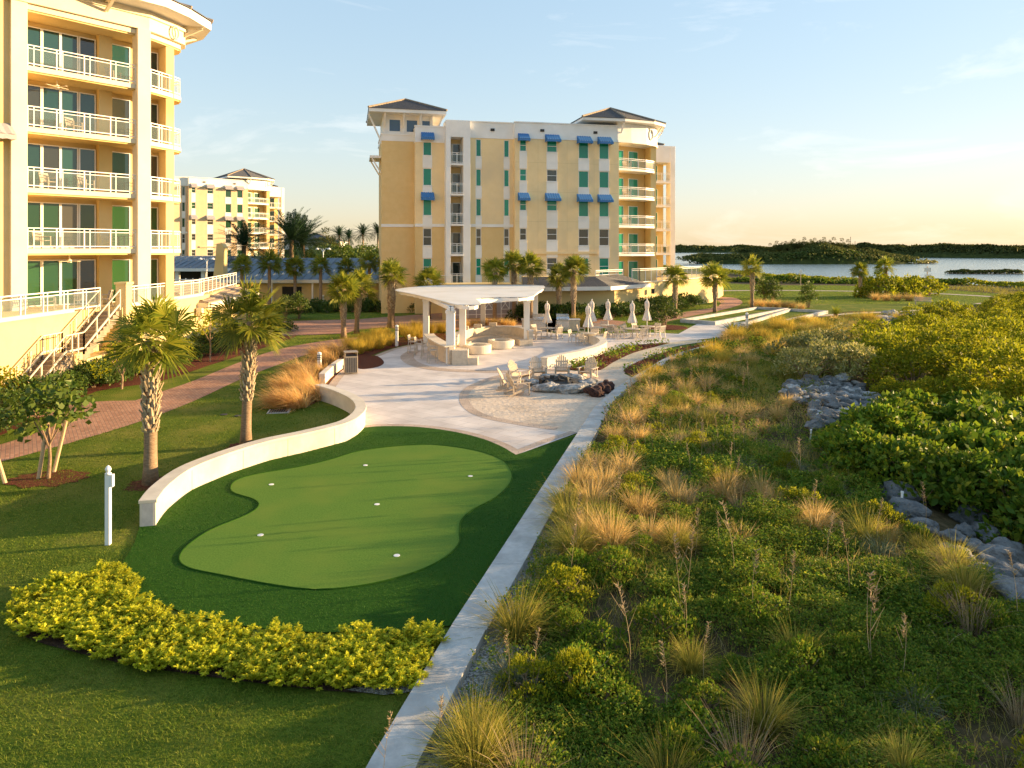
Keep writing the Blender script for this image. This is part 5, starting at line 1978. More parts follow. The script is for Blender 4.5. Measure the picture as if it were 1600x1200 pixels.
for (u, v, lab) in ((1266, 692, 'short white marker pipe at the corner of the boulder heap'), (1408, 795, 'short white marker pipe among the shaded boulders')):
    p = G(u, v)
    o = thing('marker_pipe', lab, 'pipe', (p.x, p.y, float(ground_z([p.x], [p.y])[0])))
    mb = MB()
    mb.tube([(0, 0, -0.1), (0.03, 0, 0.36)], 0.03, 10)
    mb.build('pipe', M['whitemetal'], o)
    mb = MB()
    mb.tube([(0.03, 0, 0.34), (0.032, 0, 0.39)], 0.038, 10)
    mb.build('cap', M['whitemetal'], o)
# ------------------------------------------------------------------ plants
def fan_crown(seed, n=29, Rr=1.35):
    """sabal palm crown: costapalmate fans on stalks, hanging lower leaves"""
    rg = np.random.default_rng(seed)
    parts = []
    for i in range(n):
        t = i / (n - 1)
        az = i * 2.39996 + rg.normal(0, 0.25)
        el = R(82) - t ** 0.9 * R(132) + rg.normal(0, 0.12)
        d = np.array([math.cos(az) * math.cos(el), math.sin(az) * math.cos(el), math.sin(el)])
        lp = Rr * rg.uniform(0.26, 0.64)
        hub = d * lp + np.array([0, 0, -0.05 * lp])
        side = unit(np.cross(d, [0, 0, 1.0]) + 1e-6)
        up = np.cross(side, d)
        roll = rg.normal(0, 0.75)
        side, up = side * math.cos(roll) + up * math.sin(roll), up * math.cos(roll) - side * math.sin(roll)
        # stalk
        w_ = 0.014
        parts.append((np.array([side * w_ + d * 0.05, -side * w_ + d * 0.05, hub - side * w_ * 0.6, hub + side * w_ * 0.6]), np.array([[0, 1, 2, 3]])))
        k = 30
        fr = Rr * rg.uniform(0.52, 0.7)
        ph = np.linspace(-R(128), R(128), k) + rg.normal(0, 0.03, k)
        l = fr * (1.0 - 0.30 * (np.abs(ph) / R(128)) ** 2) * rg.uniform(0.78, 1.15, k)
        dirv = np.cos(ph)[:, None] * d + np.sin(ph)[:, None] * side
        fold = 0.30 * np.abs(np.sin(ph))[:, None] * up
        dirv = unit(dirv + fold)
        bs = hub + np.zeros((k, 3))
        mid = hub + dirv * (l * 0.55)[:, None]
        droop = (l * rg.uniform(0.05, 0.30, k))[:, None] * np.array([0, 0, -1.0])
        tip = hub + dirv * (l * 0.98)[:, None] + droop
        wv = unit(np.cross(dirv, up))
        ww = fr * 0.036
        ml, mr = mid + wv * ww, mid - wv * ww
        v = np.stack([bs, ml, tip, mr], axis=1).reshape(-1, 3)
        parts.append((v, np.arange(4 * k).reshape(-1, 4)))
    return join(parts)


def feather_crown(seed, n=64, Rr=3.2, leaf=0.5, lift=0.35, pairs=30):
    """date palm crown: arching feather fronds"""
    rg = np.random.default_rng(seed)
    parts = []
    for i in range(n):
        t = i / (n - 1)
        az = i * 2.39996 + rg.normal(0, 0.2)
        el = R(84) - t * R(112) + rg.normal(0, 0.08)
        h = np.array([math.cos(az), math.sin(az), 0])
        ln = Rr * rg.uniform(0.85, 1.1)
        s = np.linspace(0, 1, pairs)
        ang = el - s * (R(30) + R(28) * t * (1 - lift))
        step = ln / (pairs - 1)
        pos = np.cumsum(np.cos(ang))[:, None] * step * h + np.cumsum(np.sin(ang))[:, None] * step * np.array([0, 0, 1.0])
        tan = np.cos(ang)[:, None] * h + np.sin(ang)[:, None] * np.array([0, 0, 1.0])
        sd = np.cross(h, [0, 0, 1.0])
        nr = np.cross(np.broadcast_to(sd, tan.shape), tan)
        for sg in (-1, 1):
            ll = leaf * np.sin(np.pi * np.clip(0.12 + 0.88 * s, 0, 1)) ** 0.6 * rg.uniform(0.8, 1.1, pairs) + 0.08
            ax = sg * sd * 0.75 + tan * 0.6 + nr * 0.28 + rg.normal(0, 0.06, (pairs, 3))
            ax = unit(ax)
            parts.append(leaves(pos + ax * ll[:, None] * 0.5, ax, nr, ll, np.full(pairs, 0.05 * Rr / 3.2 + 0.012), 0.05))
        w_ = 0.03
        vv = np.concatenate([pos + sd * w_, pos - sd * w_])
        ff = np.stack([np.arange(pairs - 1), np.arange(1, pairs), np.arange(pairs + 1, 2 * pairs), np.arange(pairs, 2 * pairs - 1)], axis=1)
        parts.append((vv, ff))
    return join(parts)


FANS = []
for s in range(4):
    v, f = fan_crown(11 + s)
    o = fast('crown', v, f, M['l_palm'])
    FANS.append(o.data)
    bpy.data.objects.remove(o)


def obj_from(name, me, parent=None):
    o = bpy.data.objects.new(name, me)
    COL.objects.link(o)
    if parent is not None:
        o.parent = parent
    return o


_pk = [0]


def sabal(x, y, zc, lab, rc=1.35, lean=(0, 0), tr=0.19, boots=True, group='sabal palms', mulch=False, low=False):
    k = _pk[0]
    _pk[0] += 1
    o = thing('sabal_palm', lab, 'palm tree', (x, y, 0), 0, group)
    rg = random.Random(k)
    top = Vector((lean[0], lean[1], zc - 0.1))
    pts, rad = [], []
    for i in range(9):
        t = i / 8
        pts.append((top.x * t ** 1.5, top.y * t ** 1.5, top.z * t))
        rad.append(tr * (1.25 - 0.28 * min(1, t * 6) - 0.05 * t) if i else tr * 1.3)
    mb = MB()
    mb.tube(pts, rad, 12)
    mb.build('trunk', M['bark'], o, smooth=True)
    if boots:
        mb = MB()
        z0 = zc * 0.36
        nrow = max(4, int((zc - z0) / 0.115))
        for r_ in range(nrow - 2):
            t = (z0 + (zc - 0.12 - z0) * r_ / nrow) / (zc - 0.1)
            c = Vector((top.x * t ** 1.5, top.y * t ** 1.5, top.z * t))
            grow = 0.55 + 0.6 * min(1, r_ / 5)
            for j in range(7):
                a = 2 * math.pi * (j + 0.5 * (r_ % 2)) / 7 + rg.uniform(-.12, .12)
                d = Vector((math.cos(a), math.sin(a), 0))
                s = Vector((-d.y, d.x, 0))
                l = rg.uniform(0.16, 0.30) * grow
                ou = rg.uniform(0.04, 0.13) * grow
                b0 = c + d * tr * 0.93
                tip = b0 + d * ou + Vector((0, 0, l)) + s * rg.uniform(-.04, .04)
                ww = tr * 0.36
                mb.add([b0 + s * ww, b0 - s * ww, tip - s * ww * 0.42, tip + s * ww * 0.42, b0 + d * 0.045 + Vector((0, 0, 0.02)), tip + d * 0.02 - Vector((0, 0, 0.03))],
                       [(0, 4, 5, 3), (4, 1, 2, 5), (0, 3, 2, 1), (3, 5, 2)])
        mb.build('leaf_bases', M['boots'], o)
    c = obj_from('crown', FANS[k % 4], o)
    c.location = (top.x, top.y, zc)
    s = rc / 1.35
    c.scale = (s * rg.uniform(.95, 1.05), s * rg.uniform(.95, 1.05), s * (0.92 if not low else 0.8))
    c.rotation_euler = (rg.uniform(-.1, .1), rg.uniform(-.1, .1), rg.uniform(0, 6.28))
    if mulch:
        mb = MB()
        n = 40
        rr = [0.62 + 0.14 * math.sin(q * 1.7 + k) * math.cos(q * 0.9) for q in range(n)]
        vs = [(x + 0.05, y, 0.05)] + [(x + rr[q] * math.cos(2 * math.pi * q / n), y + rr[q] * 0.95 * math.sin(2 * math.pi * q / n), 0.006) for q in range(n)]
        mb.add(vs, [(0, 1 + q, 1 + (q + 1) % n) for q in range(n)])
        mb.build('mulch_ring', M['mulch'])['kind'] = 'structure'
    return o


def sab(u, vb, uc, vc, r_px, lab, **kw):
    p = G(u, vb)
    sabal(p.x, p.y, Z(vc, p.y), lab, rc=r_px * p.y / F, lean=((uc - u) * p.y / F, 0), **kw)


sab(235, 757, 237, 527, 74, 'big sabal palm left of the seat wall, the nearest of all palms', tr=0.175, mulch=True)
sab(384, 698, 393, 498, 66, 'second nearest sabal palm, behind the middle of the seat wall', tr=0.165, mulch=True)
sab(537, 528, 536, 449, 33, 'left trunk of the twin palms rising from the golden grasses')
sab(557, 521, 563, 447, 34, 'right trunk of the twin palms, its fronds lit gold')
sab(611, 512, 613, 429, 29, 'single sabal palm with a thick booted trunk between twin palms and pergola', tr=0.3)
sabal((670 - U0) / F * 66, 66, Z(440, 66), 'low round palm crown peeping over the left end of the pergola roof', rc=1.75, low=True)
for (u, y, vc, r, lab) in ((773, 62, 421, 25, 'first palm from the left behind the pergola roof'), (803, 63.5, 411, 26, 'second palm from the left behind the pergola roof'),
                           (829, 62.5, 416, 28, 'third palm from the left behind the pergola roof'), (873, 64, 432, 24, 'dark palm leaning left beside the tall one at the grills'), (896, 62, 420, 28, 'tall palm behind the grills')):
    sabal((u - U0) / F * y, y, Z(vc, y), lab, rc=r * y / F)
sab(1055, 497, 1055, 432, 24, 'palm right of the round bush by the sunny podium wall')
sab(1117, 488, 1117, 432, 27, 'palm at the bend of the brick walk right of the podium')
sab(1175, 481, 1176, 417, 21, 'lone sunlit palm behind the bocce courts')
sabal(47.5, 96, Z(422, 96), 'left palm of the pair in the far island bed', rc=1.5, group='palms of the far island bed')
sabal(52.0, 98, Z(416, 98), 'right palm of the pair in the far island bed', rc=1.7, group='palms of the far island bed')
for i, (u, vc, r) in enumerate(((378, 415, 19), (421, 410, 22), (461, 416, 20), (501, 415, 20), (540, 418, 18), (577, 410, 19), (604, 408, 20))):
    y = 76 + (i % 3) * 0.8
    sabal((u - U0) / F * y, y, Z(vc, y), 'shaded palm, %s in the row before the blue roofed building' % ('first from the left', 'second from the left', 'third from the left', 'fourth from the left', 'third from the right', 'second from the right', 'last on the right')[i],
          rc=r * y / F * 1.1, boots=False, group='palms in the shaded row')

PHX = []
for s in range(2):
    v, f = feather_crown(31 + s)
    o = fast('crown', v, f, M['l_phoenix'])
    PHX.append(o.data)
    bpy.data.objects.remove(o)


def feather_palm(x, y, zc, sc, lab, k, name='date_palm', group='date palms', tr=0.28):
    o = thing(name, lab, 'palm tree', (x, y, 0), 0, group)
    mb = MB()
    mb.tube([(0, 0, 0), (0.1, 0, zc * 0.5), (0, 0, zc)], [tr * 1.2, tr, tr], 10)
    mb.build('trunk', M['bark'], o, smooth=True)
    c = obj_from('crown', PHX[k % 2], o)
    c.location = (0, 0, zc)
    c.scale = (sc, sc, sc)
    c.rotation_euler = (0, 0, k * 1.3)
    return o


for k, (u, y, vc, sc, lab) in enumerate(((381, 99, 384, 1.3, 'left date palm in front of the distant apartment building'), (455, 97, 376, 1.5, 'middle date palm, the tallest behind the blue roof'), (473, 100, 379, 1.4, 'right date palm, close to the tallest one'))):
    feather_palm((u - U0) / F * y, y, Z(vc, y), sc, lab, k)
for k, (u, y, vc, lab) in enumerate(((530, 190, 368, 'first coconut palm from the left on the horizon'), (545, 200, 372, 'second coconut palm from the left on the horizon'), (567, 180, 366, 'tallest coconut palm on the horizon'), (590, 185, 364, 'coconut palm on the horizon touching the main building'))):
    feather_palm((u - U0) / F * y, y, Z(vc, y), 0.95, lab, k, 'coconut_palm', 'coconut palms on the horizon', 0.2)


# ---- leafy prototypes
def leafy(name, seed, n, lobes, ln, wd, mat, zmin=-0.5, up=0.4, fill=0.35):
    v, f = crown(n, lobes, ln, wd, np.random.default_rng(seed), zmin, fill, up)
    o = fast(name, v, f, M[mat] if isinstance(mat, str) else mat)
    me = o.data
    bpy.data.objects.remove(o)
    return me


def lobes(seed, n, R_, h, r0, r1, flat=0.8):
    rg = random.Random(seed)
    res = []
    for i in range(n):
        a = i * 2.4 + rg.uniform(-.4, .4)
        d = R_ * math.sqrt((i + 0.3) / n)
        r = rg.uniform(r0, r1)
        z = h * (1 - 0.55 * (d / max(R_, .01)) ** 2) * rg.uniform(0.75, 1.05) - r * flat
        res.append(((d * math.cos(a), d * math.sin(a), max(z, r * 0.3)), (r, r, r * flat)))
    return res


def stems_mesh(seed, n, R_, h, r=0.02):
    rg = random.Random(seed)
    mb = MB()
    for i in range(n):
        a, d = rg.uniform(0, 6.28), R_ * math.sqrt(rg.random()) * 0.8
        tip = Vector((d * math.cos(a), d * math.sin(a), h * rg.uniform(0.4, 0.68)))
        m_ = tip * 0.45 + Vector((rg.uniform(-.1, .1), rg.uniform(-.1, .1), 0.1 * h))
        mb.tube([(tip.x * 0.1, tip.y * 0.1, -0.1), m_, tip], [r, r * 0.7, r * 0.3], 5)
    o = mb.build('branches', M['bark'])
    me = o.data
    bpy.data.objects.remove(o)
    return me


class Bush:
    def __init__(s, name, cat, mat, n, R_, h, ln, wd, k=2, nl=9, r0=0.35, r1=0.55, up=0.4, zmin=-0.5, part='foliage'):
        s.name, s.cat, s.part = name, cat, part
        s.ms = [leafy(part, 100 + i + n, n, lobes(i + n, nl, R_, h, r0 * R_ if R_ < 5 else r0, r1 * R_ if R_ < 5 else r1), ln, wd, mat, zmin, up) for i in range(k)]
        s.bs = stems_mesh(n, 14, R_, h, 0.012 + 0.008 * R_)
        s.i = 0

    def put(s, x, y, z=0.0, sc=1.0, label='', group=None, sz=None):
        s.i += 1
        o = thing(s.name, label, s.cat, (x, y, z), s.i * 1.9, group)
        o.scale = (sc, sc, sz if sz else sc)
        obj_from(s.part, s.ms[s.i % len(s.ms)], o)
        obj_from('branches', s.bs, o)
        return o


HEDGE = Bush('garden_shrub', 'shrub', 'l_hedge', 1500, 0.75, 1.05, 0.12, 0.06)
SEAG = Bush('big_leaved_bush', 'bush', 'l_seagrape', 2400, 1.5, 1.75, 0.19, 0.115, k=3, nl=14, r0=0.30, r1=0.46, up=0.7, zmin=-0.2)
MANG = Bush('mangrove_bush', 'bush', 'l_mangrove', 3600, 1.8, 2.8, 0.16, 0.075, k=4, nl=15, r0=0.22, r1=0.42, up=0.5, zmin=-0.4)
SAGE = Bush('flowering_bush', 'bush', 'l_sage', 2200, 1.15, 1.5, 0.11, 0.045, k=2, nl=14, r0=0.25, r1=0.40, up=0.8)
FARB = Bush('coastal_bush', 'bush', 'l_mangrove', 900, 1.8, 2.2, 0.30, 0.17, k=2, nl=12, r0=0.3, r1=0.45)
GOLD = Bush('croton_tree', 'shrub', 'l_gold', 420, 0.8, 2.6, 0.28, 0.09, k=2, nl=10, r0=0.35, r1=0.55)
CONE = Bush('clipped_shrub', 'shrub', 'l_tree', 1600, 0.8, 2.2, 0.14, 0.08, k=1, nl=16, r0=0.4, r1=0.6)

# yellow foliage bed at the near end of the green
HB_PX = [(22, 972), (48, 930), (100, 908), (150, 897), (192, 896), (208, 930), (235, 955), (300, 984), (400, 1000), (500, 1004), (600, 1004), (668, 996), (684, 994), (676, 1020), (650, 1072), (596, 1085), (480, 1078), (350, 1062), (200, 1040), (108, 1018), (42, 998)]
HPOLY = spline(px(*HB_PX), closed=True, k=2)
sheet('mulch_bed', HPOLY, 0.018, surf('mulch_dark', (0.035, 0.020, 0.013), (0.10, 0.06, 0.04), 22, 0.95, 0.04, 28, spec=0.1))
gm = px((600, 1068), (640, 1045), (690, 1000), (704, 990), (692, 1020), (664, 1080), (600, 1088), (540, 1080))
sheet('shell_gravel', gm, 0.022, M['gravel'])


def pinnate(seed, n=30, h=0.42):
    """foliage plant: upright sprigs of opposite leaflets"""
    rg = np.random.default_rng(seed)
    parts = []
    for i in range(n):
        a = rg.uniform(0, 6.28)
        tilt = rg.uniform(0.1, 0.85)
        d = np.array([math.cos(a) * math.sin(tilt), math.sin(a) * math.sin(tilt), math.cos(tilt)])
        hh = h * rg.uniform(0.6, 1.1)
        b0 = np.array([rg.normal(0, 0.05), rg.normal(0, 0.05), 0])
        k = 13
        s = np.linspace(0.35, 1.0, k)
        pos = b0 + d * (s * hh)[:, None] + np.array([0, 0, -0.05]) * (s ** 2)[:, None]
        sd = unit(np.cross(d, [0.01, 0, 1.0]))
        for sg in (-1, 1, 0.2, -0.3):
            ax = unit(sd * sg + d * 0.5 + rg.normal(0, 0.3, (k, 3)))
            ll = 0.068 * rg.uniform(0.6, 1.3, k)
            parts.append(leaves(pos + ax * ll[:, None] * 0.5, ax, np.array([0, 0, 1.0]) + rg.normal(0, 0.35, (k, 3)), ll, ll * 0.42))
    v, f = join(parts)
    o = fast('foliage', v, f, M['l_yellow'])
    me = o.data
    bpy.data.objects.remove(o)
    return me


YP = [pinnate(s) for s in range(5)]
hx = [p[0] for p in HPOLY]
hy = [p[1] for p in HPOLY]
cnt = 0
gy = min(hy)
row = 0
while gy < max(hy):
    gx = min(hx) + (row % 2) * 0.16
    while gx < max(hx):
        x, y = gx + random.uniform(-.11, .11), gy + random.uniform(-.1, .1)
        dd = float(pdist(np.array([x]), np.array([y]), HPOLY + HPOLY[:1])[0])
        sparse = x < -6.9 and random.random() < 0.12
        if inside([x], [y], HPOLY)[0] and dd > 0.04 and not sparse:
            o = obj_from('yellow_plant', YP[cnt % 5])
            place(o, (x, y, 0.02), random.uniform(0, 6.28), (lambda q: (q, q, q * 0.66))(random.uniform(0.75, 1.2)))
            tag(o, 'yellow green foliage plant in the curved mulch bed at the near end of the green', 'plant', 'yellow foliage plants of the curved bed')
            cnt += 1
        gx += 0.27
    gy += 0.235
    row += 1

# ---- grasses
def tuft(seed, n, h, spread, mat, droop=0.35, wd=0.012, lean=(0, 0), r0=0.12, seg=3):
    rg = np.random.default_rng(seed)
    a = rg.uniform(0, 2 * np.pi, n)
    t = np.abs(rg.normal(0, spread, n))
    d = np.stack([np.cos(a) * np.sin(t) + lean[0], np.sin(a) * np.sin(t) + lean[1], np.cos(t)], axis=1)
    rb = r0 * np.sqrt(rg.uniform(0, 1, n))
    b0 = np.stack([np.cos(a) * rb, np.sin(a) * rb, np.full(n, -0.03)], axis=1)
    v, f = blades(b0, d, h * rg.uniform(0.55, 1.1, n), wd * rg.uniform(0.7, 1.3, n), droop * rg.uniform(0.4, 1.5, n), seg, rg)
    o = fast('blades', v, f, M[mat])
    me = o.data
    bpy.data.objects.remove(o)
    return me


TUF = {
    'tan': [tuft(1 + s, 620, 0.88, 0.56, 'g_tan', 0.48, 0.010) for s in range(4)],
    'olive': [tuft(11 + s, 720, 1.0, 0.46, 'g_olive', 0.60, 0.010) for s in range(3)],
    'blue': [tuft(21 + s, 420, 0.75, 0.5, 'g_blue', 0.75, 0.011) for s in range(2)],
    'gold': [tuft(31 + s, 620, 1.15, 0.36, 'g_gold', 0.28, 0.016, r0=0.2) for s in range(2)],
    'blown': [tuft(41 + s, 900, 1.05, 0.46, 'g_blown', 0.5, 0.016, lean=(-0.45, -0.1), r0=0.28) for s in range(2)],
    'wisp': [tuft(51 + s, 150, 0.95, 0.34, 'g_dry', 0.35, 0.009) for s in range(2)],
}
_tk = [0]
CLEAR = []


def grass(kind, x, y, sc, label, group, z=None, name='grass_clump', rz=None, sz=None):
    _tk[0] += 1
    CLEAR.append((x, y, (0.34 if kind == 'wisp' else 0.5) * sc))
    z = float(ground_z([x], [y])[0]) if z is None else z
    o = obj_from(name, TUF[kind][_tk[0] % len(TUF[kind])])
    place(o, (x, y, z), random.uniform(0, 6.28) if rz is None else rz, (sc, sc, sz or sc))
    tag(o, label, 'grass', group)
    return o


def gpx(kind, u, v, sc, label, group, **kw):
    p = G(u, v)
    return grass(kind, p.x, p.y, sc, label, group, **kw)


gpx('tan', 1155, 858, 0.92, 'round pinkish tan grass ball standing alone in the green dune cover', 'dune grass clumps')
gpx('olive', 808, 1000, 1.25, 'large golden olive grass clump beside the kerb at the near end of the green', 'dune grass clumps')
gpx('olive', 742, 1215, 1.15, 'olive grass clump at the bottom edge beside the kerb', 'dune grass clumps')
gpx('blue', 1303, 785, 1.0, 'blue grey grass tuft in front of the big-leaved bush', 'dune grass clumps')
gpx('blue', 800, 1075, 1.1, 'grey green drooping grass tuft behind the bottom olive clump', 'dune grass clumps')
kerbset = 'tall tan grass clump in the sunlit drift along the kerb'
for (u, v, s) in ((925, 800, 1.35), (955, 865, 1.4), (1000, 815, 1.3), (905, 762, 1.25), (975, 750, 1.3), (940, 835, 1.2), (900, 870, 1.2), (1015, 850, 1.0), (930, 740, 1.15), (890, 830, 1.2), (960, 690, 1.1), (945, 775, 1.3), (920, 850, 1.25), (885, 800, 1.2), (1045, 775, 1.0)):
    gpx('tan' if s != 1.2 else 'olive', u, v, s, kerbset, 'tan grasses along the kerb')
drift = 'pinkish tan grass clump in the drift between kerb and boulder heap'
for (u, v, s) in ((1070, 618, 1.35), (1105, 612, 1.4), (1150, 662, 1.45), (1175, 650, 1.2), (1120, 655, 1.0), (1165, 697, 0.9), (1215, 658, 1.1), (1010, 648, 1.2), (1030, 628, 1.2), (985, 668, 1.2), (1000, 690, 1.0), (1040, 660, 0.9),
                  (1085, 640, 1.1), (1190, 680, 0.8), (1230, 640, 0.9), (1050, 600, 1.3), (1130, 590, 1.2), (1090, 585, 1.2)):
    gpx('tan', u, v, s, drift, 'tan grasses before the boulder heap')
for (u, v, s) in ((1240, 745, 1.0), (1100, 755, 0.9), (1167, 745, 1.1), (1185, 730, 0.8), (1020, 770, 0.9), (1275, 720, 0.9), (1040, 730, 0.9), (1210, 770, 0.8), (1130, 780, 0.8)):
    gpx('blue' if s > 0.85 else 'olive', u, v, s, 'grey green grass tuft in the middle of the dune cover', 'grey green tufts')
# scattered tufts over the dune
n = 0
HEAP = px((1200, 600), (1260, 596), (1370, 600), (1390, 650), (1330, 690), (1270, 735), (1140, 700), (1160, 640))
DUNE = [(kerb_x(y) + 0.75, y) for y in (6.5, 9, 12, 15, 18, 21, 24.7, 28.3, 32.6, 36.9, 42.3, 47.5)] + [(16.5, 54), (24, 61), (36, 68), (42, 66)] + [(29, 55), (17.2, 38), (12.4, 28.6), (11.0, 24), (9.2, 17.4), (8.6, 8), (8.5, 6)]
while n < 230:
    x, y = random.uniform(-1, 40), random.uniform(7, 66)
    if not inside([x], [y], DUNE)[0] or inside([x], [y], HEAP)[0] or random.random() > (1.0 if y > 24 else 0.8):
        continue
    far = y > 30
    shade = y < 14
    kind = random.choice(['olive', 'tan', 'tan', 'gold', 'olive'] if far else (['wisp', 'olive', 'blue', 'wisp', 'olive'] if shade else ['wisp', 'olive', 'tan', 'blue', 'tan', 'olive']))
    grass(kind, x, y, random.uniform(0.7, 1.15) * (1.3 if far else 1.0), {'olive': 'olive grass tuft', 'tan': 'small tan grass tuft', 'gold': 'golden grass tuft', 'wisp': 'thin dry grass wisp', 'blue': 'small grey green grass tuft'}[kind] +
          (' in the far dune meadow' if far else ' among the near shaded dune plants' if shade else ' among the sunlit dune plants'), 'scattered dune tufts')
    n += 1


# low dune shrubs
DSH = Bush('dune_shrub', 'shrub', 'l_cover', 1900, 0.6, 0.62, 0.062, 0.034, k=3, nl=12, r0=0.28, r1=0.45, up=0.7, zmin=-0.2)
DSY = Bush('dune_shrub', 'shrub', 'l_mangrove', 1700, 0.6, 0.7, 0.066, 0.03, k=2, nl=12, r0=0.26, r1=0.42, up=0.7, zmin=-0.2)
n = 0
while n < 115:
    y = 7.5 + 34 * random.random() ** 1.3
    x = random.uniform(-1, 17)
    if not inside([x], [y], DUNE)[0] or inside([x], [y], HEAP)[0] or x - kerb_x(y) < 1.5:
        continue
    yel = random.random() < (0.12 if y < 16 else 0.45)
    (DSY if yel else DSH).put(x, y, float(ground_z([x], [y])[0]) - 0.06, random.uniform(0.5, 1.05), ('low yellowish shrub' if yel else 'low green shrub') + (' in the shaded near part of the dune' if y < 14 else ' in the sunlit middle of the dune'), 'low dune shrubs', sz=random.uniform(0.6, 1.15))
    n += 1


# dry stalks with seed heads
def stalk_mesh(seed, h=1.5):
    rg = random.Random(seed)
    mb = MB()
    bend = rg.uniform(-.25, .25)
    pts = [(bend * t * t, 0.05 * math.sin(3 * t), h * t) for t in [k / 7 for k in range(8)]]
    mb.tube(pts, [0.007 - 0.0006 * k for k in range(8)], 5)
    for k in range(26):
        t = rg.uniform(0.68, 1.0)
        a = rg.uniform(0, 6.28)
        p = Vector((bend * t * t, 0, h * t))
        q = p + Vector((0.07 * math.cos(a), 0.07 * math.sin(a), 0.05))
        mb.tube([p, q], [0.009, 0.004], 4)
    for k in range(3):
        t = rg.uniform(0.3, 0.7)
        a = rg.uniform(0, 6.28)
        p = Vector((bend * t * t, 0, h * t))
        mb.tube([p, p + Vector((0.25 * math.cos(a), 0.25 * math.sin(a), 0.35))], [0.005, 0.002], 4)
    o = mb.build('stalk', M['g_dry'])
    me = o.data
    bpy.data.objects.remove(o)
    return me


ST = [stalk_mesh(s) for s in range(4)]
for i, (u, v, h, lab) in enumerate(((598, 1235, 0.62, 'tall sea oat stalk with a feathery head rising before the kerb at the bottom edge'), (690, 1190, 0.6, 'leaning sea oat stalk right of the kerb at the bottom edge'), (985, 1060, 0.9, 'long bent stalk in the shaded dune cover'),
                                    (1040, 1130, 0.7, 'bare brown stalk in the bottom dune cover'), (1100, 1080, 0.6, 'forked pale stalk in the bottom dune cover'), (1370, 855, 0.75, 'brown seed stalk by the boulders'), (1445, 835, 0.8, 'reddish seed stalk among the boulders'),
                                    (1590, 1000, 0.8, 'pale twig stalk at the right edge'), (1090, 700, 0.9, 'thin stalk in the tan grass drift'), (965, 790, 1.0, 'tall stalk in the kerb grasses'), (1410, 1080, 0.7, 'pale forked twig in the right dune cover'))):
    p = G(u, v)
    o = obj_from('dry_stalk', ST[i % 4])
    place(o, (p.x, p.y, float(ground_z([p.x], [p.y])[0])), i * 1.7, h)
    tag(o, lab, 'grass stalk', 'dry stalks in the dune')

random.seed(77)
n = 0
while n < 60:
    y = random.uniform(10, 34)
    x = kerb_x(y) + random.uniform(1.2, 7.0)
    if inside([x], [y], HEAP)[0]:
        continue
    o = obj_from('dry_stalk', ST[n % 4])
    place(o, (x, y, float(ground_z([x], [y])[0])), random.uniform(0, 6.28), random.uniform(0.65, 1.05))
    tag(o, 'thin golden seed stalk standing above the dune grasses', 'grass stalk', 'seed stalks above the dune grasses')
    n += 1
# ornamental grasses of the garden
for i, (u, v, s) in enumerate(((440, 634, 1.0), (466, 636, 1.1), (492, 625, 1.05), (452, 612, 1.1), (478, 603, 1.2), (500, 590, 1.1), (515, 572, 1.2), (528, 556, 1.2), (505, 560, 1.1), (470, 585, 1.1), (488, 615, 1.0))):
    gpx('blown', u, v, s * 1.2, 'wind blown tan grass clump in the corner bed by the litter bin', 'tan grasses in the corner bed', z=0.0, name='ornamental_grass', rz=random.uniform(-.4, .4))
for i, (u, v, s) in enumerate(((560, 553, 1.1), (575, 548, 1.2), (592, 545, 1.2), (606, 540, 1.1), (640, 532, 1.2), (655, 527, 1.2), (672, 522, 1.1), (690, 520, 1.1), (570, 538, 1.1), (588, 532, 1.1), (630, 524, 1.1), (650, 518, 1.1), (600, 528, 1.0), (545, 545, 1.0))):
    gpx('gold', u, v, s, 'upright golden grass clump in the bed left of the pergola', 'golden grasses left of the pergola', z=0.0, name='ornamental_grass')
for i, (u, v, s) in enumerate(((728, 511, 1.15), (742, 509, 1.2), (757, 508, 1.2), (772, 508, 1.2), (787, 509, 1.2), (800, 510, 1.15), (904, 513, 1.4), (912, 514, 1.2))):
    gpx('gold' if i > 5 else 'tan', u, v, s, 'golden grass clump right of the grills' if i > 5 else 'tan grass clump behind the stone bench', 'grasses behind the bench and grills', z=0.0, name='ornamental_grass')
for (u, v, s) in ((1178, 478, 1.6), (1190, 479, 1.6), (1202, 480, 1.6), (1214, 480, 1.6), (1226, 481, 1.6), (1238, 481, 1.5), (1252, 484, 1.5), (1368, 469, 1.8), (1385, 470, 1.8), (1402, 470, 1.8), (1420, 470, 1.8), (1436, 470, 1.7)):
    gpx('tan', u, v, s, 'tan grass clump under the two clipped shrubs on the far lawn' if u < 1300 else 'tan grass clump at the foot of the far island bed', 'far lawn grasses', z=0.0, name='ornamental_grass')

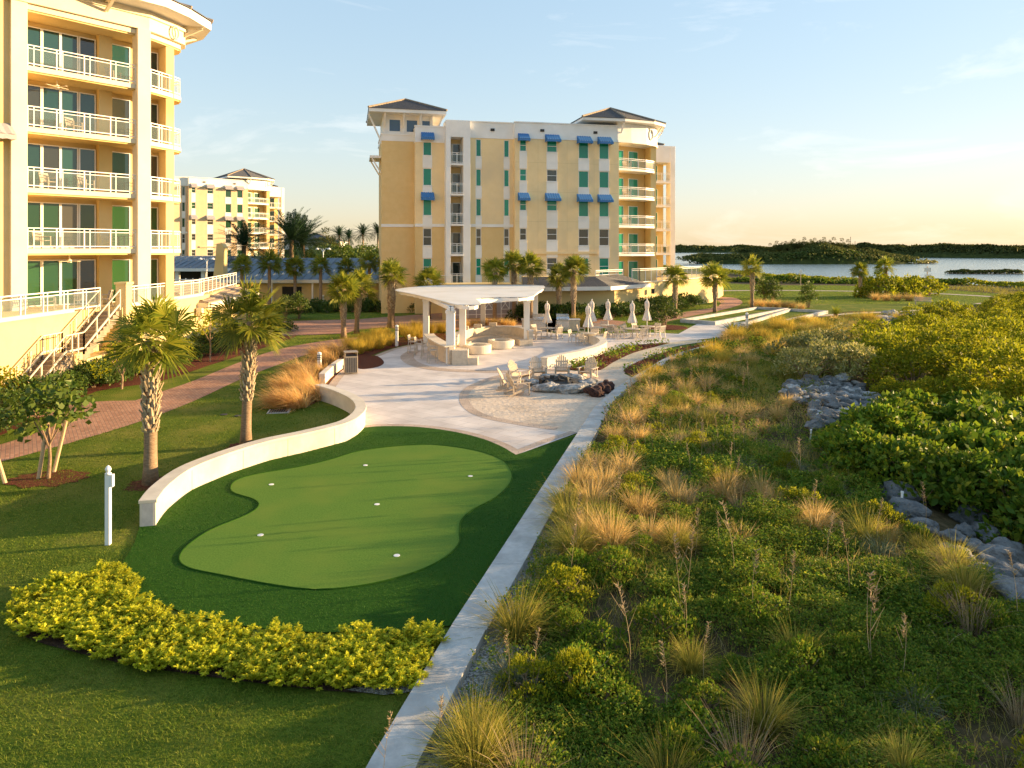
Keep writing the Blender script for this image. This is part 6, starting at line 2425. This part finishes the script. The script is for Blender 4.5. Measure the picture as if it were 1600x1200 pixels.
# ---- bushes
for i, (x, y, s) in enumerate(((10.0, 20.3, 0.55), (10.9, 19.0, 0.7), (12.3, 17.9, 0.8), (11.9, 22.0, 0.8), (13.6, 20.3, 0.95), (15.2, 18.6, 1.0), (13.4, 24.0, 0.85), (15.3, 22.8, 1.0), (17.2, 21.2, 1.0), (11.0, 21.6, 0.7), (16.8, 25.0, 0.95), (18.6, 23.6, 1.0), (13.0, 16.5, 0.75))):
    SEAG.put(x + 0.1, y, float(ground_z([x], [y])[0]) - 0.05, s * 1.42, 'bright green big-leaved bush, %s of the mass beside the boulders' % ('leftmost', 'front left', 'front middle', 'left of the back', 'centre', 'front right', 'back left', 'back middle', 'right end', 'second from the left', 'back right', 'rearmost right', 'lowest in front')[i], 'big-leaved bushes by the boulders')
random.seed(21)
pts = []
tries = 0
while len(pts) < 85 and tries < 8000:
    tries += 1
    x, y = random.uniform(14, 62), random.uniform(27, 86)
    if not inside([x], [y], revpoly)[0] or not inside([x], [y], LAND)[0]:
        continue
    if float(pdist(np.array([x]), np.array([y]), REV)[0]) < 1.5 or x > 0.78 * y + 3:
        continue
    if y < 33 and x < 18.5:
        continue
    if any((x - a) ** 2 + (y - b2) ** 2 < 2.5 ** 2 for a, b2 in pts):
        continue
    pts.append((x, y))
for (x, y) in pts:
    MANG.put(x, y, float(ground_z([x], [y])[0]), random.choice((0.7, 0.85, 1.0, 1.2)) * random.uniform(0.92, 1.08) * (0.8 if y > 60 else 1), 'yellow green mangrove bush in the thicket along the shore', 'mangrove thicket')
for i, (u, v, s, lab) in enumerate(((1395, 640, 0.55, 'small yellow green mangrove bush standing forward of the boulder heap'), (1450, 650, 0.6, 'low mangrove bush behind the big-leaved mass'), (1520, 655, 0.7, 'mangrove bush behind the big-leaved mass on the right'), (1590, 670, 0.8, 'mangrove bush at the right edge above the big-leaved mass'))):
    p = G(u, v, -0.4)
    MANG.put(p.x, p.y, -0.4, s, lab, 'mangroves at the front of the thicket')
for i, (u, v, s) in enumerate(((1262, 600, 1.1), (1300, 592, 1.2), (1335, 598, 1.1), (1285, 570, 1.2), (1325, 565, 1.2), (1245, 572, 1.0), (1355, 575, 1.0))):
    p = G(u, v)
    SAGE.put(p.x, p.y, 0, s * 1.35, 'pale sage flowering bush, %s of the group behind the boulder heap' % ('front left', 'front middle', 'front right', 'back middle', 'back right', 'far left', 'far right')[i], 'pale flowering bushes')
# tall mangroves on the shore beside the camera: they shade the near dune
for i, (x, y, s) in enumerate(((17.5, 12.0, 1.15), (18.5, 8.5, 1.2), (16.5, 5.5, 1.1), (20.5, 14.8, 1.2), (21.0, 10.5, 1.25), (19, 2.5, 1.1), (17, -1.0, 1.1), (22.5, 6.0, 1.2))):
    MANG.put(x, y, -0.5, s, 'tall mangrove bush on the shore to the right of the view', 'tall shore mangroves', sz=s * 1.2)

# garden hedge under the near building
random.seed(5)
for i, t in enumerate(np.linspace(0, 1, 15)):
    u, v = 152 + 300 * t, 606 - 88 * t
    p = G(u, v)
    for k in range(2):
        HEDGE.put(p.x - 1.15 * k - 0.2, p.y + 0.5 * k, 0, random.uniform(0.85, 1.15) * (1 + 0.15 * k), 'dark green garden shrub in the %s row under the near yellow building' % ('front', 'back')[k], 'shrubs under the near building')
for (u, v, s, lab) in ((20, 660, 1.5, 'dark shrub at the left edge by the foot of the stairs'), (-25, 690, 1.6, 'shrub half cut by the left edge below the stairs'), (130, 605, 1.3, 'shrub right of the stairs'), (52, 640, 1.45, 'shrub in front of the lower stair flight'), (95, 622, 1.3, 'shrub between the stair shrub and the garden row')):
    p = G(u, v)
    HEDGE.put(p.x, p.y, 0, s, lab, 'shrubs by the stairs')
TC = [leafy('crown', 900 + i, 520, lobes(70 + i, 13, 0.75, 1.75, 0.32, 0.5, 0.95), 0.16, 0.14, 'l_tree', -0.9, 0.5, 0.7) for i in range(2)]
TG = [leafy('crown', 940 + i, 700, lobes(80 + i, 9, 0.8, 1.5, 0.3, 0.48, 0.9), 0.13, 0.07, 'l_mangrove', -0.9, 0.5, 0.5) for i in range(2)]
TB = [leafy('crown', 950 + i, 2600, lobes(90 + i, 16, 4.2, 6.5, 1.3, 2.0, 0.85), 0.5, 0.32, 'l_tree', -0.8, 0.5, 0.4) for i in range(3)]
TP = [leafy('crown', 960 + i, 2200, lobes(95 + i, 16, 3.6, 9.0, 0.9, 1.5, 1.0), 0.5, 0.18, 'l_pine', -0.8, 0.6, 0.5) for i in range(2)]


def tree(name, x, y, h, sc, crowns, k, lab, group=None, tr=0.05, z=0.0):
    o = thing(name, lab, 'tree', (x, y, z), 0, group)
    mb = MB()
    mb.tube([(0, 0, 0), (0.03, 0.02, h * 0.5), (0, 0, h + 0.35 * sc)], [tr * 1.2, tr, tr * 0.7], 8)
    for j in range(4):
        a = j * 1.6 + k
        mb.tube([(0, 0, h * 0.8), (0.3 * sc * math.cos(a), 0.3 * sc * math.sin(a), h + 0.35 * sc), (0.6 * sc * math.cos(a), 0.6 * sc * math.sin(a), h + 0.8 * sc)], [tr * 0.6, tr * 0.4, tr * 0.2], 6)
    mb.build('trunk', M['bark'], o)
    c = obj_from('crown', crowns[k % len(crowns)], o)
    c.location = (0, 0, h)
    c.scale = (sc, sc, sc)
    c.rotation_euler = (0, 0, k * 1.1)
    return o


p = G(62, 748)
tree('young_tree', p.x + 0.25, p.y, 1.15, 1.2, TC, 0, 'young round-leaved tree held by two wooden stakes on the left lawn', tr=0.045)
for (u0_, v0_, u1, v1, lab) in ((60, 748, 74, 660, 'left wooden stake of the young tree on the left lawn'), (84, 738, 104, 655, 'right leaning wooden stake of the young tree on the left lawn'), (8, 755, -12, 690, 'wooden stake at the left edge of the lawn')):
    a = G(u0_, v0_)
    b_top = Vector(((u1 - U0) / F * a.y, a.y, Z(v1, a.y)))
    mb = MB()
    mb.tube([a, b_top], [0.055, 0.05], 8)
    tag(mb.build('support_stake', M['stake']), lab, 'stake', 'tree stakes')
p = G(62, 748)
ring2 = []
for q in range(40):
    a = 2 * math.pi * q / 40
    ring2.append((p.x + 0.25 + (1.05 + 0.12 * math.sin(q * 1.9)) * math.cos(a), p.y + (0.75 + 0.1 * math.cos(q * 1.3)) * math.sin(a)))
sheet('mulch_ring', ring2, 0.013, M['mulch'])
for i, (u, vb, vc, lab) in enumerate(((190, 608, 555, 'slim young tree nearest the stairs in the garden bed'), (271, 584, 540, 'slim young tree in the middle of the garden bed'), (328, 565, 505, 'slim young tree with a white trunk behind the second palm'), (12, 640, 600, 'small yellow leaved tree at the left edge before the stairs'))):
    p = G(u, vb)
    tree('garden_tree', p.x, p.y, Z(vc, p.y) - 0.8, 1.15, TG, i, lab, 'slim garden trees')
# hedges at the foot of the far walls
random.seed(9)
for i in range(20):
    u = 446 + i * 13.2
    y = 73.5 + random.uniform(-1, 1.5)
    HEDGE.put((u - U0) / F * y, y, 0, random.uniform(1.15, 1.6), 'dark shrub in the shaded hedge before the long blue roofed building', 'hedge before the blue roofed building')
for i in range(7):
    u = 812 + i * 12
    HEDGE.put((u - U0) / F * 64, 64, 0, random.uniform(1.5, 1.9), 'dark shrub in the hedge between pergola and grills', 'hedge behind the grills')
for i in range(15):
    t = i / 14
    x, y = 6.3 + 14.5 * t, 62.8 + 17.5 * t + (1.5 if i < 3 else 0)
    HEDGE.put(x, y, 0, random.uniform(1.4, 1.9), 'green shrub in the hedge under the sunny podium wall', 'hedge under the podium wall')
for i, (u, v, lab) in enumerate(((951, 493, 'left'), (996, 488, 'middle'), (1020, 484, 'right'))):
    p = G(u, v)
    GOLD.put(p.x, p.y + 1.5, 0, 1.1, lab + ' tall croton with golden bronze leaves against the podium wall', 'crotons against the podium wall')
p = G(590, 486)
for i, (u, y, s, lab) in enumerate(((389, 62, 1.5, 'golden leaved tree behind the terrace roof corner'), (467, 66, 1.2, 'dark sprawling shrub under the shaded palms'), (445, 65, 1.1, 'dark shrub at the left of the brick drive'))):
    (GOLD if i == 0 else CONE).put((u - U0) / F * y, y, 0, s, lab, None)
p = G(1040, 513)
CONE.put(p.x, p.y + 0.5, 0, 1.45, 'big round dark bush at the end of the dining terrace', None, sz=1.3)
mbx = MB()
mbx.lathe([(1.9, 0.0), (1.85, 0.035), (0.1, 0.06)], 30, (p.x, p.y + 0.5, 0.022))
mbx.build('mulch_ring', M['mulch'])['kind'] = 'structure'
for i, (u, v, s, lab) in enumerate(((1194, 473, 1.25, 'left clipped cone shrub on the far lawn'), (1207, 473, 1.2, 'right clipped cone shrub of the pair on the far lawn'), (1263, 481, 1.2, 'single clipped cone shrub behind the bocce courts'))):
    p = G(u, v)
    CONE.put(p.x, p.y, 0, s, lab, 'clipped shrubs on the far lawn', sz=s * 1.15)


def spiky(x, y, n, h, lab, mat='l_palm', wd=0.05):
    v, f = blades(np.zeros((n, 3)) + np.array([0, 0, 0.15]), unit(sphere_dirs(n, rng, 0.05) + np.array([0, 0, 0.35])), h * rng.uniform(0.7, 1.1, n), np.full(n, wd), np.full(n, 0.4), 3)
    o = thing('cycad', lab, 'plant', (x, y, 0))
    fast('fronds', v, f, M[mat], o)
    mb = MB()
    mb.lathe([(0.2, 0), (0.22, 0.2), (0.1, 0.35)], 10)
    mb.build('trunk', M['bark'], o)


p = G(1142, 523)
spiky(p.x, p.y, 170, 1.55, 'dark spiky cycad at the corner of the bocce courts')
p = G(1306, 494)
spiky(p.x, p.y, 170, 1.5, 'spiky cycad right of the bocce courts')
# far island bed on the lawn
for i, (x, y, s, lab) in enumerate(((50.5, 96.5, 1.6, 'tall bush between the two far palms'), (55.0, 97.5, 1.35, 'round bush right of the far palms'), (58.5, 99, 1.3, 'bush at the right end of the far island bed'), (48.0, 94.5, 0.8, 'low bush under the left far palm'), (53, 95.5, 0.9, 'low bush before the right far palm'))):
    FARB.put(x, y, 0, s, lab, 'bushes of the far island bed', sz=s * 1.1)
# trees on the horizon at the left
random.seed(3)
for i in range(16):
    u = 452 + i * 10.5 + random.uniform(-4, 4)
    y = random.uniform(135, 215)
    s = random.uniform(0.75, 1.1)
    tree('dense_tree', (u - U0) / F * y, y, 1.2, s, TB, i, 'leafy tree in the belt behind the blue roof', 'trees behind the blue roof', 0.3)
for i, (u, y, s) in enumerate(((506, 215, 1.5), (513, 220, 1.3), (522, 222, 1.15), (498, 218, 1.0))):
    tree('pine_tree', (u - U0) / F * y, y, 3.0, s * 0.75, TP, i, 'tall dark pine on the horizon, %s of the clump' % ('tallest', 'right of the tallest', 'far right', 'far left')[i], 'pines on the horizon', 0.3)
for i in range(22):
    x = -260 + i * 14 + random.uniform(-4, 4)
    tree('dense_tree', x, 300 + random.uniform(-20, 40), 0.5, 1.15, TB, i, 'distant tree in the belt along the left horizon', 'distant tree belt', 0.3)


# ---- stuff: ground cover, thatch, lawn blades, coast and far woods
def in_dune(n, y0, y1, pw=1.0):
    res = []
    tot = 0
    while tot < n:
        y = y0 + (y1 - y0) * rng.uniform(0, 1, n * 2) ** pw
        x = rng.uniform(-2, 42, n * 2)
        k = inside(x, y, DUNE)
        res.append(np.stack([x[k], y[k]], axis=1))
        tot += k.sum()
    return np.concatenate(res)[:n]


def cover_h(x, y):
    a = vnoise(x, y, 0.9, 41) * 0.55 + vnoise(x, y, 0.38, 17) * 0.35 + vnoise(x, y, 2.6, 5) * 0.3
    return np.clip(a - 0.22, 0.02, 1.0)


for (y0, y1, n, ln, nl) in ((7, 12, 13500, 0.044, 20), (12, 17, 13500, 0.053, 16), (17, 25, 14500, 0.074, 13), (25, 38, 7500, 0.115, 10), (38, 66, 7000, 0.18, 9)):
    P = in_dune(n, y0, y1)
    x, y = P[:, 0], P[:, 1]
    bare = inside(x, y, HEAP) & (rng.random(n) < 0.9)
    patch = 0.75 * vnoise(x, y, 1.5, 77) + 0.5 * vnoise(x, y, 0.55, 78)
    keep = (rng.random(n) < np.clip((patch - 0.30) * 4.0, 0.04, 1)) & ~bare
    keep &= ~(((x - kerb_x(y)) < 1.15) & (rng.random(n) < 0.7))
    for (qx, qy, qr) in CLEAR:
        if y0 - 1 < qy < y1 + 1:
            keep &= (x - qx) ** 2 + (y - qy + 0.25 * qr) ** 2 > (qr * 0.9) ** 2
    x, y, patch = x[keep], y[keep], patch[keep]
    m_ = len(x)
    # every sprig: a short stem from the ground with leaves all round it
    hgt = (0.06 + 0.62 * cover_h(x, y) * np.clip(patch * 1.3, 0.2, 1.2)) * rng.uniform(0.6, 1.25, m_) + ln
    lean = rng.normal(0, 0.32, (m_, 2))
    t = rng.uniform(0.35, 1.0, (m_, nl))
    ang = rng.uniform(0, 2 * np.pi, (m_, nl))
    rad = ln * (0.35 + 1.5 * np.abs(rng.normal(0, 0.6, (m_, nl)))) * (1.25 - 0.5 * t)
    cx = x[:, None] + lean[:, :1] * t * hgt[:, None] + np.cos(ang) * rad
    cy = y[:, None] + lean[:, 1:] * t * hgt[:, None] + np.sin(ang) * rad
    cz = ground_z(x, y)[:, None] + t * hgt[:, None]
    C = np.stack([cx, cy, cz], axis=-1).reshape(-1, 3)
    k_ = len(C)
    ax = np.stack([np.cos(ang), np.sin(ang), rng.normal(0.45, 0.45, (m_, nl))], axis=-1).reshape(-1, 3) + rng.normal(0, 0.25, (k_, 3))
    nr = np.array([0, 0, 1.0]) + rng.normal(0, 0.5, (k_, 3))
    s = rng.uniform(0.55, 1.35, k_)
    v, f = leaves(C, ax, nr, ln * s, ln * 0.52 * s)
    tag(fast('ground_cover', v, f, M['l_cover']), kind='stuff')
# stiff olive and dry blades between the leaves
for (y0, y1, n, h, wd, mat) in ((7, 13, 7000, 0.36, 0.006, 'g_olive'), (7, 14, 3500, 0.32, 0.005, 'g_dry'), (13, 24, 15000, 0.42, 0.009, 'g_olive'), (13, 26, 12000, 0.38, 0.008, 'g_tan'), (24, 40, 18000, 0.55, 0.015, 'g_olive'),
                                (24, 44, 16000, 0.50, 0.014, 'g_tan'), (40, 66, 24000, 0.7, 0.024, 'g_gold'), (40, 66, 14000, 0.6, 0.022, 'g_olive')):
    P = in_dune(n, y0, y1)
    x, y = P[:, 0], P[:, 1]
    k = (vnoise(x, y, 1.4, 123 + len(mat)) > 0.42) & ~(inside(x, y, earth) & (rng.random(n) < 0.85))
    x, y = x[k], y[k]
    m_ = len(x)
    b0 = np.stack([x, y, ground_z(x, y) + cover_h(x, y) * 0.2], axis=1)
    d = unit(rng.normal(0, 0.42, (m_, 3)) + np.array([0, 0, 1.0]))
    v, f = blades(b0, d, h * rng.uniform(0.5, 1.3, m_), wd * rng.uniform(0.7, 1.4, m_), rng.uniform(0.1, 0.6, m_), 2)
    tag(fast('dune_grass', v, f, M[mat]), kind='stuff')
# lawn blades near the camera
lp = px((-40, 1215), (-40, 700), (0, 722), (110, 692), (215, 660), (300, 628), (380, 591), (480, 556), (430, 605), (420, 630), (500, 632), (530, 640), (545, 660)) + SW[:0] + px((540, 682), (480, 700), (420, 713), (360, 733), (300, 758), (255, 788), (222, 815), (212, 850), (186, 884)) + \
    HPOLY[8:0:-1][:1] + px((150, 876), (95, 888), (35, 915), (10, 962), (30, 994), (100, 1014), (200, 1040), (350, 1067), (480, 1083), (600, 1090), (660, 1082), (640, 1115), (578, 1215))
lx, ly = [q[0] for q in lp], [q[1] for q in lp]
for (y0, y1, n, h, wd) in ((8.6, 11.5, 110000, 0.065, 0.007), (11.5, 15, 80000, 0.065, 0.009), (15, 21, 80000, 0.066, 0.012), (21, 40, 70000, 0.07, 0.018)):
    x = rng.uniform(min(lx), max(lx), n)
    y = rng.uniform(y0, y1, n)
    k = inside(x, y, lp)
    x, y = x[k], y[k]
    m_ = len(x)
    k = rng.random(m_) < 0.35 + 0.9 * vnoise(x, y, 1.3, 88)
    x, y = x[k], y[k]
    m_ = len(x)
    hh = h * (0.5 + 0.55 * vnoise(x, y, 0.7, 8) + 0.55 * vnoise(x, y, 0.18, 9)) * rng.uniform(0.6, 1.2, m_)
    v, f = blades(np.stack([x, y, np.zeros(m_)], axis=1), unit(rng.normal(0, 0.55, (m_, 3)) + np.array([0, 0, 1.0])), hh, wd * rng.uniform(0.7, 1.3, m_), np.full(m_, 0.5), 2)
    tag(fast('grass', v, f, M['g_lawn']), kind='stuff')
# pile of the turf fringe, and far park lawn blades with sunlight put into their colour
tx_, ty_ = [q[0] for q in TURF], [q[1] for q in TURF]
for (y0, y1, n, h, wd) in ((11.5, 16, 70000, 0.026, 0.007), (16, 25, 80000, 0.028, 0.011)):
    x, y = rng.uniform(min(tx_), max(tx_), n), rng.uniform(y0, y1, n)
    k = inside(x, y, TURF) & ~inside(x, y, GREEN)
    x, y = x[k], y[k]
    m_ = len(x)
    v, f = blades(np.stack([x, y, np.full(m_, 0.03)], axis=1), unit(rng.normal(0, 0.4, (m_, 3)) + np.array([-0.25, 0, 1.0])), h * rng.uniform(0.7, 1.2, m_), wd * rng.uniform(0.7, 1.3, m_), np.full(m_, 0.4), 2)
    tag(fast('turf_pile', v, f, M['g_turf']), kind='stuff')
for (x0, x1, y0, y1, n, h, wd) in ((14, 76, 84, 130, 110000, 0.085, 0.05), (-30, 24, 48, 84, 80000, 0.075, 0.035)):
    x, y = rng.uniform(x0, x1, n), rng.uniform(y0, y1, n)
    k = inside(x, y, lawn_poly) & ~inside(x, y, DRIVE) & ~inside(x, y, plaza_a + plaza_b[1:] + plaza_c[1:] + plaza_d + plaza_e[1:-1]) & ~inside(x, y, WALK)
    k &= ~inside(x, y, [PF(-6.6), PC, PE, (30, 100), (-8, 100)])
    for q in PATHS:
        k &= pdist(x, y, q) > 0.95
    x, y = x[k], y[k]
    m_ = len(x)
    v, f = blades(np.stack([x, y, np.zeros(m_)], axis=1), unit(rng.normal(0, 0.5, (m_, 3)) + np.array([0, 0, 1.0])), h * rng.uniform(0.6, 1.3, m_), wd * rng.uniform(0.7, 1.3, m_), np.full(m_, 0.5), 2)
    tag(fast('grass', v, f, M['g_park']), kind='stuff')
# creeping cover in the two red beds
for poly, n in ((BED1, 5200), (BED2, 5200)):
    bx, by = [q[0] for q in poly], [q[1] for q in poly]
    x, y = rng.uniform(min(bx), max(bx), n), rng.uniform(min(by), max(by), n)
    k = inside(x, y, poly)
    x, y = x[k], y[k]
    gmask = vnoise(x, y, 2.2, 60) > 0.56
    C = np.stack([x, y, 0.05 + rng.uniform(0, 0.22, len(x)) * (0.5 + gmask)], axis=1)
    for mk, mat, nm in ((gmask, 'l_cover', 'ground_cover'), (~gmask & (rng.random(len(x)) < 0.5), 'l_red', 'ground_cover')):
        c_ = C[mk]
        v, f = leaves(c_, rng.normal(0, 1, c_.shape), np.array([0, 0, 1.0]) + rng.normal(0, .4, c_.shape), rng.uniform(0.12, 0.22, len(c_)), rng.uniform(0.07, 0.12, len(c_)))
        tag(fast(nm, v, f, M[mat]), kind='stuff')
# coastal scrub along the water's edge
def band(line, width, n, h, ln, mat, name, hseed=1, z0=-0.6, prof=None):
    line = np.array(line, float)
    seg = np.hypot(np.diff(line[:, 0]), np.diff(line[:, 1]))
    cum = np.concatenate([[0], np.cumsum(seg)])
    s = rng.uniform(0, cum[-1], n)
    x = np.interp(s, cum, line[:, 0])
    y = np.interp(s, cum, line[:, 1])
    o1 = rng.normal(0, 0.33, n)
    ang = rng.uniform(0, 2 * np.pi, n)
    x = x + np.cos(ang) * o1 * width
    y = y + np.sin(ang) * o1 * width
    hh = h * (prof(x) if prof is not None else 1.0) * (0.45 + 0.5 * vnoise(x, y, h * 1.6, hseed) + 0.45 * vnoise(x, y, h * 4.5, hseed + 1)) * (1 - 0.5 * np.abs(o1)).clip(0.2, 1)
    z = z0 + hh * (1 - np.abs(rng.normal(0, 0.3, n))).clip(0.0, 1.05)
    C = np.stack([x, y, z], axis=1)
    ss = rng.uniform(0.6, 1.4, n)
    v, f = leaves(C, rng.normal(0, 1, (n, 3)) + np.array([0, 0, 0.4]), rng.normal(0, 0.6, (n, 3)) + np.array([0, -0.3, 0.6]), ln * ss, ln * 0.6 * ss)
    return tag(fast(name, v, f, M[mat]), kind='stuff')


band([(56, 270), (59, 200), (61, 170), (69, 144), (84, 134)], 5, 9000, 1.7, 0.45, 'l_mangrove', 'coastal_scrub', 3)
band([(40, 150), (46, 143), (58, 137), (72, 134), (84, 131)], 4, 9000, 1.7, 0.42, 'l_cover', 'coastal_scrub', 5)
band([(84, 131), (91, 124), (84, 107), (76, 96), (66, 82), (56, 72)], 4.5, 14000, 1.6, 0.36, 'l_mangrove', 'coastal_scrub', 7)
# dry meadow on the far right behind the thicket
x, y = rng.uniform(40, 84, 30000), rng.uniform(66, 122, 30000)
k = inside(x, y, [(44, 68), (62, 90), (78, 112), (88, 122), (90, 118), (78, 97), (62, 76), (48, 64)]) | inside(x, y, [(60, 88), (72, 104), (70, 118), (84, 124), (78, 110), (64, 88)])
x, y = x[k], y[k]
v, f = blades(np.stack([x, y, ground_z(x, y)], axis=1), unit(rng.normal(0, 0.45, (len(x), 3)) + np.array([0, 0, 1.0])), rng.uniform(0.4, 1.0, len(x)), rng.uniform(0.03, 0.06, len(x)), np.full(len(x), 0.4), 2)
tag(fast('dune_grass', v, f, M['g_olive']), kind='stuff')
# mangrove island and far shore
def mound(line, width, h, mat, name, hseed, z0=-0.9, prof=None):
    """closed canopy of a wood seen from afar: an uneven mound under the loose leaves"""
    line = np.array(line, float)
    seg = np.hypot(np.diff(line[:, 0]), np.diff(line[:, 1]))
    cum = np.concatenate([[0], np.cumsum(seg)])
    ns = max(12, int(cum[-1] / (h * 0.25)))
    s = np.linspace(0, cum[-1], ns)
    x, y = np.interp(s, cum, line[:, 0]), np.interp(s, cum, line[:, 1])
    tx, ty = np.gradient(x), np.gradient(y)
    tl = np.hypot(tx, ty)
    nc = 13
    t = np.linspace(-1, 1, nc)
    X = x[:, None] - (ty / tl)[:, None] * t * width
    Y = y[:, None] + (tx / tl)[:, None] * t * width
    end = np.clip(np.minimum(s, cum[-1] - s) / width, 0, 1) ** 0.5
    hp = h * (prof(x) if prof else 1.0)
    Zm = z0 - 0.2 + (hp * end)[:, None] * (1 - t ** 4) * (0.55 + 0.35 * vnoise(X, Y, h * 0.7, hseed) + 0.2 * vnoise(X, Y, h * 0.25, hseed + 2))
    idx = np.arange(ns * nc).reshape(ns, nc)
    f = np.stack([idx[:-1, :-1], idx[1:, :-1], idx[1:, 1:], idx[:-1, 1:]], axis=-1).reshape(-1, 4)
    return tag(fast(name, np.stack([X, Y, Zm], axis=-1).reshape(-1, 3), f, mat, smooth=False), kind='stuff')


def isl_prof(x):
    return np.interp(x, [96, 115, 136, 158, 163, 172, 180, 195, 212], [0.62, 0.82, 0.95, 1.3, 1.35, 1.2, 0.9, 0.75, 0.6])


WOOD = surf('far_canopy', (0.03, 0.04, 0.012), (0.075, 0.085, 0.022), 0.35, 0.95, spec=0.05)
ISL = [(98, 372), (112, 368), (135, 366), (165, 366), (190, 370), (205, 374)]
band(ISL, 16, 60000, 9.0, 1.3, 'l_pine', 'island_wood', 11, -0.9, isl_prof)
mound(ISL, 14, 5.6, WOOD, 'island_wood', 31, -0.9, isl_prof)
band([(96, 366), (115, 361), (140, 358), (165, 358), (190, 363), (207, 369)], 7, 16000, 5.5, 1.1, 'l_tree', 'island_wood', 13, -0.9, isl_prof)
for i in range(26):
    u = 1205 + i * 5.0 + random.uniform(-3, 3)
    y = random.uniform(368, 384)
    hgt = 4.0 + 3.0 * math.exp(-((u - 1275) / 45.0) ** 2)
    tree('pine_tree', (u - U0) / F * y, y, hgt * 0.9, random.uniform(0.7, 1.0), TP, i, 'feathery pine standing out above the mangrove island', 'pines of the island', 0.3, z=-1.0)
band([(208, 362), (216, 366), (222, 369)], 2.5, 1500, 1.8, 0.8, 'l_sage', 'marsh_grass', 15, -0.9)
islet = [(133, 214), (143, 212), (153, 212)]
band(islet, 2.2, 3000, 1.5, 0.6, 'l_pine', 'marsh_grass', 17, -0.9)
for nm, ln_, w_ in (('islet', [(97, 368), (135, 365), (205, 371), (220, 369)], 6), ('islet', islet, 2.2)):
    mb = MB()
    ribbon(ln_, w_, -w_, -2.0, -0.72, mb)
    mb.build(nm, M['soil'])['kind'] = 'structure'
FS = [(300, 900), (335, 820), (400, 640), (440, 590), (520, 575), (640, 570), (820, 560)]
band(FS, 26, 80000, 11.5, 3.0, 'l_pine', 'far_wood', 19, -0.9)
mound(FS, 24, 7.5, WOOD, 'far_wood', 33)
band([(380, 660), (430, 585), (520, 568), (640, 562), (820, 552)], 10, 26000, 7.5, 2.6, 'l_pine', 'far_wood', 21, -0.9)
band([(60, 1900), (200, 1850), (420, 1700), (700, 1500), (1100, 1300)], 60, 40000, 15, 7.0, 'l_pine', 'far_wood', 23, -0.9)
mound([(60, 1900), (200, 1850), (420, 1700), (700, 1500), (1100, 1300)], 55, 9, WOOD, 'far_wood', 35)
for (u, y, h, lab) in ((1329, 1500, 26, 'taller thin radio mast on the far shore'), (1336, 1500, 17, 'shorter thin radio mast on the far shore')):
    o = thing('radio_mast', lab, 'mast', ((u - U0) / F * y, y, 0))
    mb = MB()
    mb.tube([(0, 0, 0), (0, 0, h + 8)], 0.45, 6)
    for k in range(3):
        mb.bar((-1.4 + 0.3 * k, 0, h - 2 + 4 * k), (1.4 - 0.3 * k, 0, h - 2 + 4 * k), 0.4)
    mb.build('pole', M['dark'], o)
